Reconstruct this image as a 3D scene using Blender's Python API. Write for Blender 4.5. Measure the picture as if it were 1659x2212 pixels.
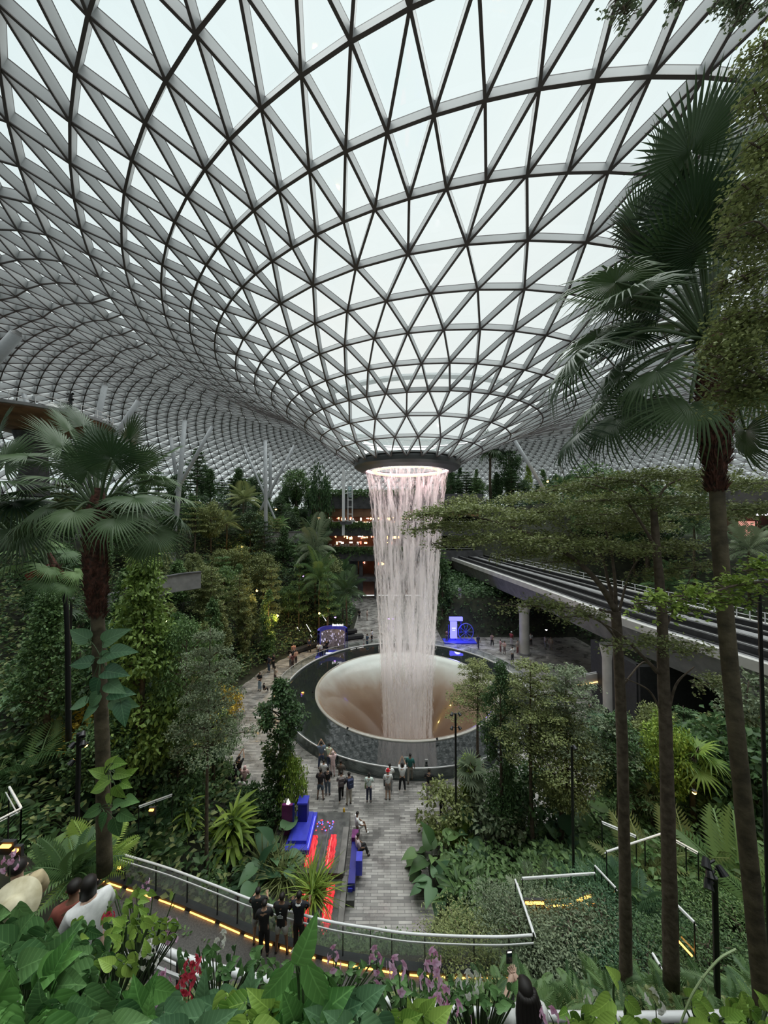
import bpy, bmesh, math, random
import numpy as np
from mathutils import Vector, Matrix, Quaternion
for o in list(bpy.data.objects): bpy.data.objects.remove(o)
scene = bpy.context.scene
COL = scene.collection
R = math.radians
PI = math.pi

# ------------------------------------------------------------------ camera, sky, exposure
EYE = 17.5
FPX = 750.0
PITCH = R(1.5)
cam_data = bpy.data.cameras.new('camera')
cam = bpy.data.objects.new('camera', cam_data); COL.objects.link(cam)
cam.location = (0, 0, EYE); cam.rotation_euler = (R(90) + PITCH, 0, 0)
cam_data.sensor_fit = 'VERTICAL'; cam_data.sensor_height = 36.0
cam_data.lens = 36.0 * FPX / 2212.0
cam_data.clip_end = 1000; cam_data.clip_start = 0.05
scene.camera = cam
scene.view_settings.view_transform = 'Standard'
scene.view_settings.look = 'None'
scene.view_settings.gamma = 1.0
scene.view_settings.exposure = 0.0
scene.view_settings.use_curve_mapping = False
world = bpy.data.worlds.new('overcast_sky'); scene.world = world; world.use_nodes = True
wn = world.node_tree; wn.nodes.clear()
wo = wn.nodes.new('ShaderNodeOutputWorld'); wb = wn.nodes.new('ShaderNodeBackground')
wt = wn.nodes.new('ShaderNodeTexCoord'); wnz = wn.nodes.new('ShaderNodeTexNoise'); wr = wn.nodes.new('ShaderNodeValToRGB')
wnz.inputs['Scale'].default_value = 1.6; wnz.inputs['Detail'].default_value = 3
wr.color_ramp.elements[0].position = .3; wr.color_ramp.elements[0].color = (.80, .90, .92, 1)
wr.color_ramp.elements[1].position = .7; wr.color_ramp.elements[1].color = (.98, .98, .96, 1)
wn.links.new(wt.outputs['Generated'], wnz.inputs['Vector']); wn.links.new(wnz.outputs['Fac'], wr.inputs['Fac'])
wsx = wn.nodes.new('ShaderNodeSeparateXYZ'); wn.links.new(wt.outputs['Generated'], wsx.inputs[0])
wmr = wn.nodes.new('ShaderNodeMapRange'); wmr.inputs['From Min'].default_value = 0; wmr.inputs['From Max'].default_value = 1; wmr.inputs['To Min'].default_value = .88; wmr.inputs['To Max'].default_value = 1.14
wn.links.new(wsx.outputs['Z'], wmr.inputs['Value']); wn.links.new(wmr.outputs[0], wb.inputs['Strength'])   # an overcast sky is brighter overhead
wn.links.new(wr.outputs['Color'], wb.inputs['Color']); wn.links.new(wb.outputs[0], wo.inputs['Surface'])
sun_data = bpy.data.lights.new('veiled_sun', 'SUN'); sun_data.energy = 5.0; sun_data.angle = R(75); sun_data.color = (1, .985, .96)
sun = bpy.data.objects.new('veiled_sun', sun_data); COL.objects.link(sun); sun.rotation_euler = (R(-14), R(6), 0)
try:
    scene.cycles.transparent_max_bounces = 24
    scene.cycles.max_bounces = 8; scene.cycles.diffuse_bounces = 4
except Exception: pass

# ------------------------------------------------------------------ pixel -> place
def ray(px, py):
    x = (px - 829.5) / FPX; h = (1106.0 - py) / FPX
    return Vector((x, math.cos(PITCH) - h * math.sin(PITCH), math.sin(PITCH) + h * math.cos(PITCH)))
def at(px, py, d):
    r = ray(px, py); r = r * (d / r.y); return Vector((r.x, r.y, EYE + r.z))
def gz(px, py, z=0.0):
    r = ray(px, py); r = r * ((z - EYE) / r.z); return Vector((r.x, r.y, z))

# ------------------------------------------------------------------ materials
MATS = {}
def nodes_of(name):
    m = bpy.data.materials.new(name); m.use_nodes = True
    nt = m.node_tree; nt.nodes.clear()
    out = nt.nodes.new('ShaderNodeOutputMaterial'); return m, nt, out
def N(nt, t, **kw):
    n = nt.nodes.new(t)
    for k, v in kw.items():
        if k in n.inputs: n.inputs[k].default_value = v
        else: setattr(n, k, v)
    return n
def c4(c): return (c[0], c[1], c[2], 1)
def mat(name, col, rough=.6, metal=0., noise=0., scale=4., bump=0., emit=None, es=0., spec=.5, col2=None, coat=0.):
    if name in MATS: return MATS[name]
    m, nt, out = nodes_of(name); L = nt.links.new
    b = N(nt, 'ShaderNodeBsdfPrincipled'); b.inputs['Roughness'].default_value = rough; b.inputs['Metallic'].default_value = metal
    b.inputs['Specular IOR Level'].default_value = spec
    b.inputs['Coat Weight'].default_value = coat
    tc = N(nt, 'ShaderNodeTexCoord'); nz = N(nt, 'ShaderNodeTexNoise'); nz.inputs['Scale'].default_value = scale; nz.inputs['Detail'].default_value = 5
    L(tc.outputs['Object'], nz.inputs['Vector'])
    cr = N(nt, 'ShaderNodeValToRGB'); c2 = col2 or tuple(min(1, v * (1 + noise)) for v in col)
    c1 = col if col2 else tuple(v * (1 - noise) for v in col)
    cr.color_ramp.elements[0].position = .35; cr.color_ramp.elements[1].position = .65
    cr.color_ramp.elements[0].color = c4(c1); cr.color_ramp.elements[1].color = c4(c2)
    L(nz.outputs['Fac'], cr.inputs['Fac']); L(cr.outputs['Color'], b.inputs['Base Color'])
    if bump:
        bp = N(nt, 'ShaderNodeBump'); bp.inputs['Strength'].default_value = bump; bp.inputs['Distance'].default_value = .05
        L(nz.outputs['Fac'], bp.inputs['Height']); L(bp.outputs['Normal'], b.inputs['Normal'])
    if emit:
        b.inputs['Emission Color'].default_value = c4(emit); b.inputs['Emission Strength'].default_value = es
    L(b.outputs[0], out.inputs['Surface']); MATS[name] = m; return m
LG_ = 1.4
def leafmat(name, dark, light, rough=.45, trans=.25, vein=0., gloss=.35):
    """leaf: every leaf carries its own random value, so no two are quite the same green"""
    if name in MATS: return MATS[name]
    m, nt, out = nodes_of(name); L = nt.links.new
    dark = tuple(min(1, v * LG_) for v in dark); light = tuple(min(1, v * LG_) for v in light)
    a = N(nt, 'ShaderNodeAttribute'); a.attribute_name = 'rnd'
    oi = N(nt, 'ShaderNodeObjectInfo')
    mx = N(nt, 'ShaderNodeMath'); mx.operation = 'MULTIPLY_ADD'; mx.inputs[1].default_value = .3; L(oi.outputs['Random'], mx.inputs[0]); 
    sc = N(nt, 'ShaderNodeMath'); sc.operation = 'MULTIPLY'; sc.inputs[1].default_value = .75; L(a.outputs['Fac'], sc.inputs[0]); L(sc.outputs[0], mx.inputs[2])
    cr = N(nt, 'ShaderNodeValToRGB')
    cr.color_ramp.elements[0].color = c4(dark); cr.color_ramp.elements[1].color = c4(light)
    L(mx.outputs[0], cr.inputs['Fac'])
    b = N(nt, 'ShaderNodeBsdfPrincipled'); b.inputs['Roughness'].default_value = rough; b.inputs['Specular IOR Level'].default_value = gloss
    if vein:
        uv = N(nt, 'ShaderNodeAttribute'); uv.attribute_name = 'luv'; sx = N(nt, 'ShaderNodeSeparateXYZ'); L(uv.outputs['Vector'], sx.inputs[0])
        ab = N(nt, 'ShaderNodeMath'); ab.operation = 'ABSOLUTE'; L(sx.outputs['Y'], ab.inputs[0])
        s1 = N(nt, 'ShaderNodeMath'); s1.operation = 'MULTIPLY_ADD'; s1.inputs[1].default_value = -.9; L(ab.outputs[0], s1.inputs[0]); L(sx.outputs['X'], s1.inputs[2])
        s2 = N(nt, 'ShaderNodeMath'); s2.operation = 'MULTIPLY'; s2.inputs[1].default_value = 38; L(s1.outputs[0], s2.inputs[0])
        s3 = N(nt, 'ShaderNodeMath'); s3.operation = 'SINE'; L(s2.outputs[0], s3.inputs[0])
        s4 = N(nt, 'ShaderNodeMapRange'); s4.inputs['From Min'].default_value = .75; s4.inputs['From Max'].default_value = 1; s4.inputs['To Max'].default_value = .16; L(s3.outputs[0], s4.inputs['Value'])
        md = N(nt, 'ShaderNodeMapRange'); md.inputs['From Min'].default_value = .0; md.inputs['From Max'].default_value = .022; md.inputs['To Min'].default_value = .4; md.inputs['To Max'].default_value = 0; L(ab.outputs[0], md.inputs['Value'])
        mxm = N(nt, 'ShaderNodeMath'); mxm.operation = 'MAXIMUM'; L(s4.outputs[0], mxm.inputs[0]); L(md.outputs[0], mxm.inputs[1])
        vmx = N(nt, 'ShaderNodeMixRGB'); vmx.inputs['Color2'].default_value = c4(tuple(min(1, v * 1.9 + .03) for v in light)); L(mxm.outputs[0], vmx.inputs['Fac']); L(cr.outputs[0], vmx.inputs['Color1']); cr = vmx
        bpn = N(nt, 'ShaderNodeBump'); bpn.inputs['Strength'].default_value = .08; bpn.inputs['Distance'].default_value = .01; L(s3.outputs[0], bpn.inputs['Height']); L(bpn.outputs[0], b.inputs['Normal'])
    t = N(nt, 'ShaderNodeBsdfTranslucent'); mix = N(nt, 'ShaderNodeMixShader'); mix.inputs[0].default_value = trans
    L(cr.outputs['Color'], b.inputs['Base Color']); L(cr.outputs['Color'], t.inputs['Color'])
    L(b.outputs[0], mix.inputs[1]); L(t.outputs[0], mix.inputs[2]); L(mix.outputs[0], out.inputs['Surface'])
    MATS[name] = m; return m
def glassmat(name, tint=(.93, .97, .97), gl=.08):
    if name in MATS: return MATS[name]
    m, nt, out = nodes_of(name); L = nt.links.new
    t = N(nt, 'ShaderNodeBsdfTransparent'); t.inputs['Color'].default_value = c4(tint)
    g = N(nt, 'ShaderNodeBsdfGlossy'); g.inputs['Roughness'].default_value = .03; g.inputs['Color'].default_value = (.9, .95, .95, 1)
    fr = N(nt, 'ShaderNodeLayerWeight'); fr.inputs['Blend'].default_value = .25
    mu = N(nt, 'ShaderNodeMath'); mu.operation = 'MULTIPLY_ADD'; mu.inputs[1].default_value = .5; mu.inputs[2].default_value = gl; mu.use_clamp = True
    L(fr.outputs['Fresnel'], mu.inputs[0])
    mix = N(nt, 'ShaderNodeMixShader'); L(mu.outputs[0], mix.inputs[0]); L(t.outputs[0], mix.inputs[1]); L(g.outputs[0], mix.inputs[2])
    L(mix.outputs[0], out.inputs['Surface']); MATS[name] = m; return m
def emat(name, col, s):
    if name in MATS: return MATS[name]
    m, nt, out = nodes_of(name); e = N(nt, 'ShaderNodeEmission'); e.inputs['Color'].default_value = c4(col); e.inputs['Strength'].default_value = s
    nt.links.new(e.outputs[0], out.inputs['Surface']); MATS[name] = m; return m

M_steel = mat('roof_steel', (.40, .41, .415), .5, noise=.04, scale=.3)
M_shade_gasket = mat('roof_shade_and_gasket', (.085, .072, .072), .5, noise=.05)  # shade on beam undersides put into the colour; also the gasket edge on top
M_white = mat('white_metal', (.75, .75, .76), .3, noise=.03)
M_concrete = mat('concrete', (.24, .24, .245), .8, noise=.18, scale=1.3, bump=.2)
M_concdark = mat('dark_concrete', (.085, .085, .09), .8, noise=.3, scale=1.1, bump=.3)
M_coping = mat('pale_concrete', (.52, .51, .49), .7, noise=.12, scale=.8)
M_black = mat('black_metal', (.012, .012, .014), .4)
M_soil = mat('soil', (.012, .014, .008), .95, col2=(.03, .035, .018), scale=1.5, bump=.6)
M_bark = mat('bark', (.075, .055, .04), .85, col2=(.15, .115, .085), scale=9, bump=.5)
M_barkred = mat('palm_fibre', (.035, .018, .012), .95, col2=(.12, .045, .03), scale=14, bump=.8)
M_barkpalm = mat('palm_bark', (.06, .048, .03), .9, col2=(.13, .105, .065), scale=6, bump=.6)
M_glass = glassmat('roof_glass', (.90, .955, .95), .04)
M_railglass = glassmat('rail_glass', (.80, .86, .84), .06)
M_led = emat('warm_led', (1.0, .42, .08), 5.0)
LG_ = 1.4
LM = {
 'dark':  leafmat('leaf_dark', (.018, .045, .018), (.085, .15, .055)),
 'mid':   leafmat('leaf_mid', (.03, .07, .025), (.15, .24, .085)),
 'olive': leafmat('leaf_olive', (.06, .085, .03), (.25, .28, .11)),
 'bright':leafmat('leaf_bright', (.06, .12, .02), (.32, .42, .08)),
 'lime': leafmat('leaf_lime', (.045, .085, .02), (.20, .29, .07)),
 'yellow':leafmat('leaf_yellow', (.16, .12, .02), (.62, .45, .06)),
 'blue':  leafmat('leaf_bluegreen', (.022, .062, .032), (.11, .195, .095)),
 'palm':  leafmat('leaf_palm', (.012, .030, .014), (.075, .12, .05), .38, .15),
 'grey':  leafmat('leaf_grey', (.055, .085, .045), (.21, .25, .15)),
 'big':   leafmat('leaf_big', (.03, .10, .022), (.12, .26, .07), .3, .2, vein=1),
 'vmid':  leafmat('leaf_veined_mid', (.03, .085, .03), (.13, .24, .085), .35, .2, vein=1), 'vblue': leafmat('leaf_veined_bluegreen', (.022, .07, .035), (.11, .205, .10), .35, .2, vein=1), 'vbright': leafmat('leaf_veined_bright', (.06, .14, .02), (.26, .38, .08), .35, .25, vein=1),
 'pink':  leafmat('petal_pink', (.45, .16, .30), (.85, .52, .68), .6, .3),
 'white': leafmat('petal_white', (.6, .6, .5), (.9, .9, .82), .6, .3),
 'red':   leafmat('petal_red', (.35, .02, .05), (.6, .08, .12), .6, .3),
}

# ------------------------------------------------------------------ object helpers
def setp(o, label=None, cat=None, group=None, kind=None):
    if label: o['label'] = label
    if cat: o['category'] = cat
    if group: o['group'] = group
    if kind: o['kind'] = kind
    return o
def link(name, me, m=None, parent=None, loc=None):
    o = bpy.data.objects.new(name, me); COL.objects.link(o)
    if me is not None and m is not None:
        for x in (m if isinstance(m, (list, tuple)) else [m]): me.materials.append(x)
    if parent: o.parent = parent
    if loc is not None: o.location = loc
    return o
def empty(name, loc, label, cat, group=None, rz=0, sc=1):
    o = bpy.data.objects.new(name, None); COL.objects.link(o); o.location = loc; o.rotation_euler = (0, 0, rz)
    o.scale = (sc, sc, sc); o.empty_display_size = .1
    return setp(o, label, cat, group)
KIDS = {}
def copy_tree(root, loc, rz, sc, label, cat, group=None, scz=None):
    c = root.copy(); COL.objects.link(c); c.location = loc; c.rotation_euler = (0, 0, rz); c.scale = (sc, sc, scz or sc)
    setp(c, label, cat)
    if group: c['group'] = group
    elif 'group' in c: del c['group']
    for ch in root.children:
        k = ch.copy(); COL.objects.link(k); k.parent = c
        for g in ch.children:
            q = g.copy(); COL.objects.link(q); q.parent = k
    return c
class MB:
    def __init__(s): s.v = []; s.f = []; s.mi = []
    def add(s, vs, fs, mi=0):
        n = len(s.v); s.v += [tuple(v) for v in vs]; s.f += [tuple(i + n for i in f) for f in fs]; s.mi += [mi] * len(fs)
    def box(s, c, size, rz=0, mi=0, ry=0, rx=0):
        h = [x / 2 for x in size]; M = Matrix.Rotation(rz, 3, 'Z') @ Matrix.Rotation(ry, 3, 'Y') @ Matrix.Rotation(rx, 3, 'X'); c = Vector(c)
        vs = [c + M @ Vector((x * h[0], y * h[1], z * h[2])) for x in (-1, 1) for y in (-1, 1) for z in (-1, 1)]
        s.add(vs, [(0, 1, 3, 2), (4, 6, 7, 5), (0, 4, 5, 1), (2, 3, 7, 6), (0, 2, 6, 4), (1, 5, 7, 3)], mi)
    def tube(s, pts, rad, n=8, mi=0, cap=True, jit=0.):
        pts = [Vector(p) for p in pts]; k = len(pts)
        if not isinstance(rad, (list, tuple)): rad = [rad] * k
        vs = []; up = Vector((0.13, 0.21, 1)).normalized(); prev = None
        for i, p in enumerate(pts):
            t = (pts[min(i + 1, k - 1)] - pts[max(i - 1, 0)])
            if t.length < 1e-9: t = Vector((0, 0, 1))
            t.normalize()
            if prev is None:
                a = t.cross(up); 
                if a.length < .05: a = t.cross(Vector((1, 0, 0)))
            else: a = prev - t * prev.dot(t)
            a.normalize(); prev = a; b = t.cross(a)
            for j in range(n):
                an = 2 * PI * j / n; r = rad[i] * (1 + (random.uniform(-jit, jit) if jit else 0))
                vs.append(p + a * math.cos(an) * r + b * math.sin(an) * r)
        fs = [(i * n + j, i * n + (j + 1) % n, (i + 1) * n + (j + 1) % n, (i + 1) * n + j) for i in range(k - 1) for j in range(n)]
        if cap: fs += [tuple(range(n))[::-1], tuple((k - 1) * n + j for j in range(n))]
        s.add(vs, fs, mi)
    def lathe(s, prof, c=(0, 0, 0), n=48, mi=0, a0=0, a1=2 * PI):
        full = abs(a1 - a0 - 2 * PI) < 1e-6; m = n if full else n + 1
        vs = [(c[0] + r * math.cos(a0 + (a1 - a0) * j / n), c[1] + r * math.sin(a0 + (a1 - a0) * j / n), c[2] + z) for r, z in prof for j in range(m)]
        fs = [(i * m + j, i * m + (j + 1) % m, (i + 1) * m + (j + 1) % m, (i + 1) * m + j) for i in range(len(prof) - 1) for j in range(n)]
        s.add(vs, fs, mi)
    def sweep(s, path, prof, mi=0, closed=True):
        """profile (offset to the right, z) swept along a horizontal path, path points may carry their own z"""
        path = [Vector(p) for p in path]; k = len(path); m = len(prof); vs = []
        for i, p in enumerate(path):
            t = path[min(i + 1, k - 1)] - path[max(i - 1, 0)]; t.z = 0; t.normalize(); r = Vector((t.y, -t.x, 0))
            for a, b in prof: vs.append(p + r * a + Vector((0, 0, b)))
        mm = m if closed else m - 1
        fs = [(i * m + j, i * m + (j + 1) % m, (i + 1) * m + (j + 1) % m, (i + 1) * m + j) for i in range(k - 1) for j in range(mm)]
        if closed: fs += [tuple(range(m)), tuple((k - 1) * m + j for j in range(m))[::-1]]
        s.add(vs, fs, mi)
    def mesh(s, name, smooth=False):
        me = bpy.data.meshes.new(name); me.from_pydata(s.v, [], s.f); me.polygons.foreach_set('material_index', s.mi)
        if smooth: me.polygons.foreach_set('use_smooth', [True] * len(s.f))
        me.update(); return me
    def obj(s, name, m, parent=None, loc=None, smooth=False): return link(name, s.mesh(name, smooth), m, parent, loc)
def spline(pts, n=8):
    """Catmull-Rom through points"""
    P = [Vector(p) for p in pts]; P = [P[0] * 2 - P[1]] + P + [P[-1] * 2 - P[-2]]; out = []
    for i in range(1, len(P) - 2):
        for j in range(n):
            t = j / n; a, b, c, d = P[i - 1], P[i], P[i + 1], P[i + 2]
            out.append(.5 * ((2 * b) + (c - a) * t + (2 * a - 5 * b + 4 * c - d) * t * t + (3 * b - a - 3 * c + d) * t ** 3))
    out.append(P[-2]); return out

# ------------------------------------------------------------------ leaf templates (x along the leaf, y across, z up) and scattering
def tpl_small(): return np.array([(0, 0, 0), (.5, .5, .12), (1, 0, -.05), (.5, -.5, .12)], float), [(0, 1, 2), (0, 2, 3)]
def tpl_blade(prof, droop=.2, fold=.1, curl=0., wav=0.):
    v = []; f = []
    for i, (u, w) in enumerate(prof):
        z = -droop * u * u
        v += [(u, w, z + fold * w * 2 + curl * w * w + wav * math.sin(i * 2.1)), (u, 0, z - .015), (u, -w, z + fold * w * 2 + curl * w * w - wav * math.sin(i * 2.1))]
    for i in range(len(prof) - 1):
        a = i * 3; f += [(a, a + 3, a + 4, a + 1), (a + 1, a + 4, a + 5, a + 2)]
    return np.array(v, float), f
T_SMALL = tpl_small()
T_HEART = tpl_blade([(-.05, .05), (-.10, .14), (-.09, .24), (-.03, .32), (.06, .375), (.17, .40), (.3, .39), (.44, .34), (.58, .27), (.72, .185), (.85, .10), (.94, .04), (1, .0)], .3, .12, wav=.006)
T_OVAL = tpl_blade([(0, .01), (.12, .13), (.3, .21), (.5, .23), (.7, .18), (.88, .08), (1, 0)], .35, .15, wav=.008)
T_STRAP = tpl_blade([(0, .025), (.2, .05), (.45, .065), (.7, .05), (.9, .02), (1, 0)], .55, .3)
T_GRASS = tpl_blade([(0, .01), (.3, .014), (.65, .012), (1, 0)], .7, .2)
def tpl_frond(n=22, lw=.035, ll=.36, droop=.5, vee=.25):
    v = []; f = []
    for i in range(n + 1):
        u = .12 + .88 * i / n; z = .25 * u - droop * u * u
        l = ll * math.sin(PI * min(1, (.12 + .86 * i / n))) ** .7 + .03
        for sgn in (-1, 1):
            a = len(v); fw = .35 + .5 * i / n
            dx, dy = l * fw * .8, sgn * l
            v += [(u - lw * .5, 0, z), (u + dx * .5 - lw * .55, dy * .5, z + vee * l * .3), (u + dx, dy, z - l * .35), (u + dx * .5 + lw * .6, dy * .5, z + vee * l * .3)]
            f += [(a, a + 1, a + 2, a + 3)]
    for i in range(6):
        u0, u1 = i / 6, (i + 1) / 6; a = len(v); w = .012
        v += [(u0, -w, .25 * u0 - droop * u0 * u0), (u0, w, .25 * u0 - droop * u0 * u0), (u1, w, .25 * u1 - droop * u1 * u1), (u1, -w, .25 * u1 - droop * u1 * u1)]
        f += [(a, a + 1, a + 2, a + 3)]
    return np.array(v, float), f
T_FROND = tpl_frond(); T_FERN = tpl_frond(18, .05, .22, .45, .1)
def tpl_fan(nb=38, spread=300, seed=0, droop=.25, split=.5):
    """fan palm leaf: pleated blades joined near the hub, free and drooping at the tips"""
    rg = random.Random(seed); v = []; f = []
    for i in range(nb):
        a = R(-spread / 2 + spread * (i + .5) / nb); da = R(spread / nb) * .5; L = (1 - .28 * (abs(a) / R(spread / 2)) ** 2) * rg.uniform(.92, 1.04)
        base = len(v); dr = droop * rg.uniform(.6, 1.5)
        for (u, w, h) in ((.03, 1., .2), (split * .5, 1., .5), (split, 1., .6), (split + (1 - split) * .5, .62 * split / (split + (1 - split) * .5), .6), (1, .02, 0)):
            r = L * u; zz = -dr * max(0, u - .35) ** 2 * 1.6 + .10 * math.cos(a) * u
            for q in (-1, 0, 1):
                aa = a + q * da * w; lift = (-1 if q else 1) * .012 * h
                v.append((r * math.cos(aa), r * math.sin(aa), zz + lift + .12 * u * abs(math.sin(a)) ** 2 * 0))
        for k in range(4):
            b = base + k * 3; f += [(b, b + 3, b + 4, b + 1), (b + 1, b + 4, b + 5, b + 2)]
    return np.array(v, float), f
FANS = [tpl_fan(44, 280, 1, .15, .52), tpl_fan(46, 300, 2, .35, .44), tpl_fan(42, 250, 3, .7, .46)]
FANLOW = tpl_fan(18, 300, 5, .5, .4)
def frames(D, U):
    D = D / np.linalg.norm(D, axis=1, keepdims=True); B = np.cross(U, D); nb = np.linalg.norm(B, axis=1, keepdims=True); nb[nb < 1e-6] = 1; B /= nb
    return D, B, np.cross(D, B)
def scatter(tpl, P, D, U, L, W=None, name='foliage', rnd=None, extra=None):
    V, F = tpl; P = np.asarray(P, float); n = len(P); L = np.broadcast_to(np.asarray(L, float), (n,)); W = L if W is None else np.broadcast_to(np.asarray(W, float), (n,))
    D, B, U2 = frames(np.asarray(D, float), np.asarray(U, float))
    vs = P[:, None, :] + V[None, :, 0:1] * D[:, None] * L[:, None, None] + V[None, :, 1:2] * B[:, None] * W[:, None, None] + V[None, :, 2:3] * U2[:, None] * L[:, None, None]
    m = len(V); rnd = np.random.rand(n) if rnd is None else rnd
    rr = np.repeat(rnd, m); vs = vs.reshape(-1, 3)
    luv = np.tile(V, (n, 1)) if m > 8 and n * m < 60000 else None
    k = len(F[0])
    if all(len(f) == k for f in F):
        fs = (np.array(F)[None] + (np.arange(n) * m)[:, None, None]).reshape(-1, k)
    else: fs = None
    return vs, fs, rr, luv
def cloudmesh(name, parts):
    """parts: list of (verts, faces(n,k), rnd) joined in one mesh"""
    me = bpy.data.meshes.new(name); nv = sum(len(p[0]) for p in parts)
    co = np.concatenate([p[0] for p in parts]); rr = np.concatenate([p[2] for p in parts])
    loops = []; starts = []; off = 0; ls = 0
    for v, f, r, _u in parts:
        k = f.shape[1]; loops.append((f + off).ravel()); starts.append(ls + np.arange(len(f)) * k); ls += f.size; off += len(v)
    loops = np.concatenate(loops); starts = np.concatenate(starts)
    me.vertices.add(nv); me.vertices.foreach_set('co', co.astype(np.float32).ravel())
    me.loops.add(len(loops)); me.loops.foreach_set('vertex_index', loops.astype(np.int32))
    me.polygons.add(len(starts)); me.polygons.foreach_set('loop_start', starts.astype(np.int32))
    me.update(calc_edges=True); at_ = me.attributes.new('rnd', 'FLOAT', 'POINT'); at_.data.foreach_set('value', rr.astype(np.float32))
    if all(p[3] is not None for p in parts):
        lu = me.attributes.new('luv', 'FLOAT_VECTOR', 'POINT'); lu.data.foreach_set('vector', np.concatenate([p[3] for p in parts]).astype(np.float32).ravel())
        me.polygons.foreach_set('use_smooth', [True] * len(me.polygons))
    me.validate(); return me
def rdir(n, rng, zb=0.):
    d = rng.normal(size=(n, 3)); d[:, 2] += zb; return d / np.linalg.norm(d, axis=1, keepdims=True)
# ------------------------------------------------------------------ the glass roof: a toroidal gridshell that funnels down to the oculus
S = .9
RING = [ # centre x, centre y, radius, height over the eye, nodes, phase
 (2.646,40,5.843,6.678,24,-.598),(2.892,40,8.117,8.066,24,-.753),(3.466,40,10.451,9.346,24,-.669),(4.201,40,12.821,10.594,48,-.578),
 (4.754,40,15.214,11.762,48,-.919),(5.778,40,17.718,12.839,48,-1.023),(6.846,40,20.319,13.736,48,-1.250),(7.770,40,22.857,14.520,48,-1.334),
 (9.022,40,25.633,15.195,96,-1.096),(10.009,40,28.300,15.867,96,-.944),(11.474,40,31.311,16.514,96,-.935),(12.082,40,33.834,17.229,96,-.969),
 (12.439,40,36.191,18.060,96,-1.001),(12.3,40,38.2,18.62,96,-1.065)]
rings = [(a*S, b*S, r*S, z*S, n, p) for a, b, r, z, n, p in RING]
ph = rings[-1][5]
def roofz(r):
    r0 = 34.4; z0 = 16.76; pk = 46.
    if r < pk: t = (r - r0) / (pk - r0); return z0 + 1.5 * (1 - (1 - t) ** 2)
    t = (r - pk) / 42.; return 18.26 - 24. * (1 - math.sqrt(max(0, 1 - t * t)))
r = 34.38
while r < 86:
    r += 2.25 if r < 70 else 1.9
    t = (r - 34.38) / 52.; n = 96 if r < 41.5 else 192
    ph += PI / n if n == rings[-1][4] else 0
    rings.append((11.1 + 13 * t, 36 + 7 * t, r, roofz(r), n, ph))
RP = []
for (cx, cy, rr, zz, n, p) in rings:
    RP.append([Vector((cx + rr * math.sin(p + i * 2 * PI / n), cy - rr * math.cos(p + i * 2 * PI / n), EYE + zz)) for i in range(n)])
tris = []; edges = set(); idx0 = [0]
for q in RP: idx0.append(idx0[-1] + len(q))
allp = [v for q in RP for v in q]
for k in range(len(RP) - 1):
    A, B = RP[k], RP[k + 1]; na, nb = len(A), len(B)
    j0 = min(range(nb), key=lambda j: (B[j] - A[0]).length)
    i = j = 0
    while i < na or j < nb:
        a0 = A[i % na]; a1 = A[(i + 1) % na]; b0 = B[(j0 + j) % nb]; b1 = B[(j0 + j + 1) % nb]
        ia, ib = idx0[k] + i % na, idx0[k + 1] + (j0 + j) % nb; edges.add((ia, ib))
        adv_a = (i < na) and (j >= nb or (a1 - b0).length < (b1 - a0).length)
        if adv_a: tris.append((ia, idx0[k] + (i + 1) % na, ib)); i += 1
        else: tris.append((ia, idx0[k + 1] + (j0 + j + 1) % nb, ib)); j += 1
for k, q in enumerate(RP):
    for i in range(len(q)): edges.add((idx0[k] + i, idx0[k] + (i + 1) % len(q)))
nrm = [Vector((0, 0, 0)) for _ in allp]
for t in tris:
    n = (allp[t[1]] - allp[t[0]]).cross(allp[t[2]] - allp[t[0]])
    if n.z < 0 : n = -n
    n.normalize()
    for i in t: nrm[i] += n
for n in nrm: n.normalize()
web = MB()
for a, b in edges:
    p, q = allp[a], allp[b]; t = (q - p).normalized(); n = (nrm[a] + nrm[b]).normalized(); s = t.cross(n).normalized()
    rad = math.hypot(p.x - 8, p.y - 36); w = .048 ; dn = .40 + .15 * min(1, max(0, (rad - 20) / 14)) + .22 * min(1, max(0, (rad - 34) / 14))
    if rad < 12: dn = .30; w = .05
    vs = []
    for c in (p, q):
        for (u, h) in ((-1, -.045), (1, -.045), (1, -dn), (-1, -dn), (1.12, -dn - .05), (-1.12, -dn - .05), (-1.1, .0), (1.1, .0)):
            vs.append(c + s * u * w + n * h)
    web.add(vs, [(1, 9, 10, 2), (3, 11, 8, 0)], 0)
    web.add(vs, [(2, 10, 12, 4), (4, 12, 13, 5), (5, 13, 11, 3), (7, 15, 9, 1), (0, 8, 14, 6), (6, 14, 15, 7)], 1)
roof = web.obj('ceiling', [M_steel, M_shade_gasket]); setp(roof, 'grey steel triangular lattice of the vaulted glass roof funnelling down to the waterfall', kind='structure')
gl = MB(); gl.v = [tuple(v + n * .06) for v, n in zip(allp, nrm)]; gl.f = tris; gl.mi = [0] * len(tris)
g = gl.obj('glass', M_glass, roof)
# sill of the lattice, the catch gutter lip above ring four
gm = MB(); c = rings[3]
gm.lathe([(c[2] + .1, .55), (c[2] + .3, .75), (c[2] + .45, .75), (c[2] + .45, .6), (c[2] + .1, .45)], (c[0], c[1], EYE + c[3] + .1), 96)
gm.obj('gutter', M_white, roof)

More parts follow.
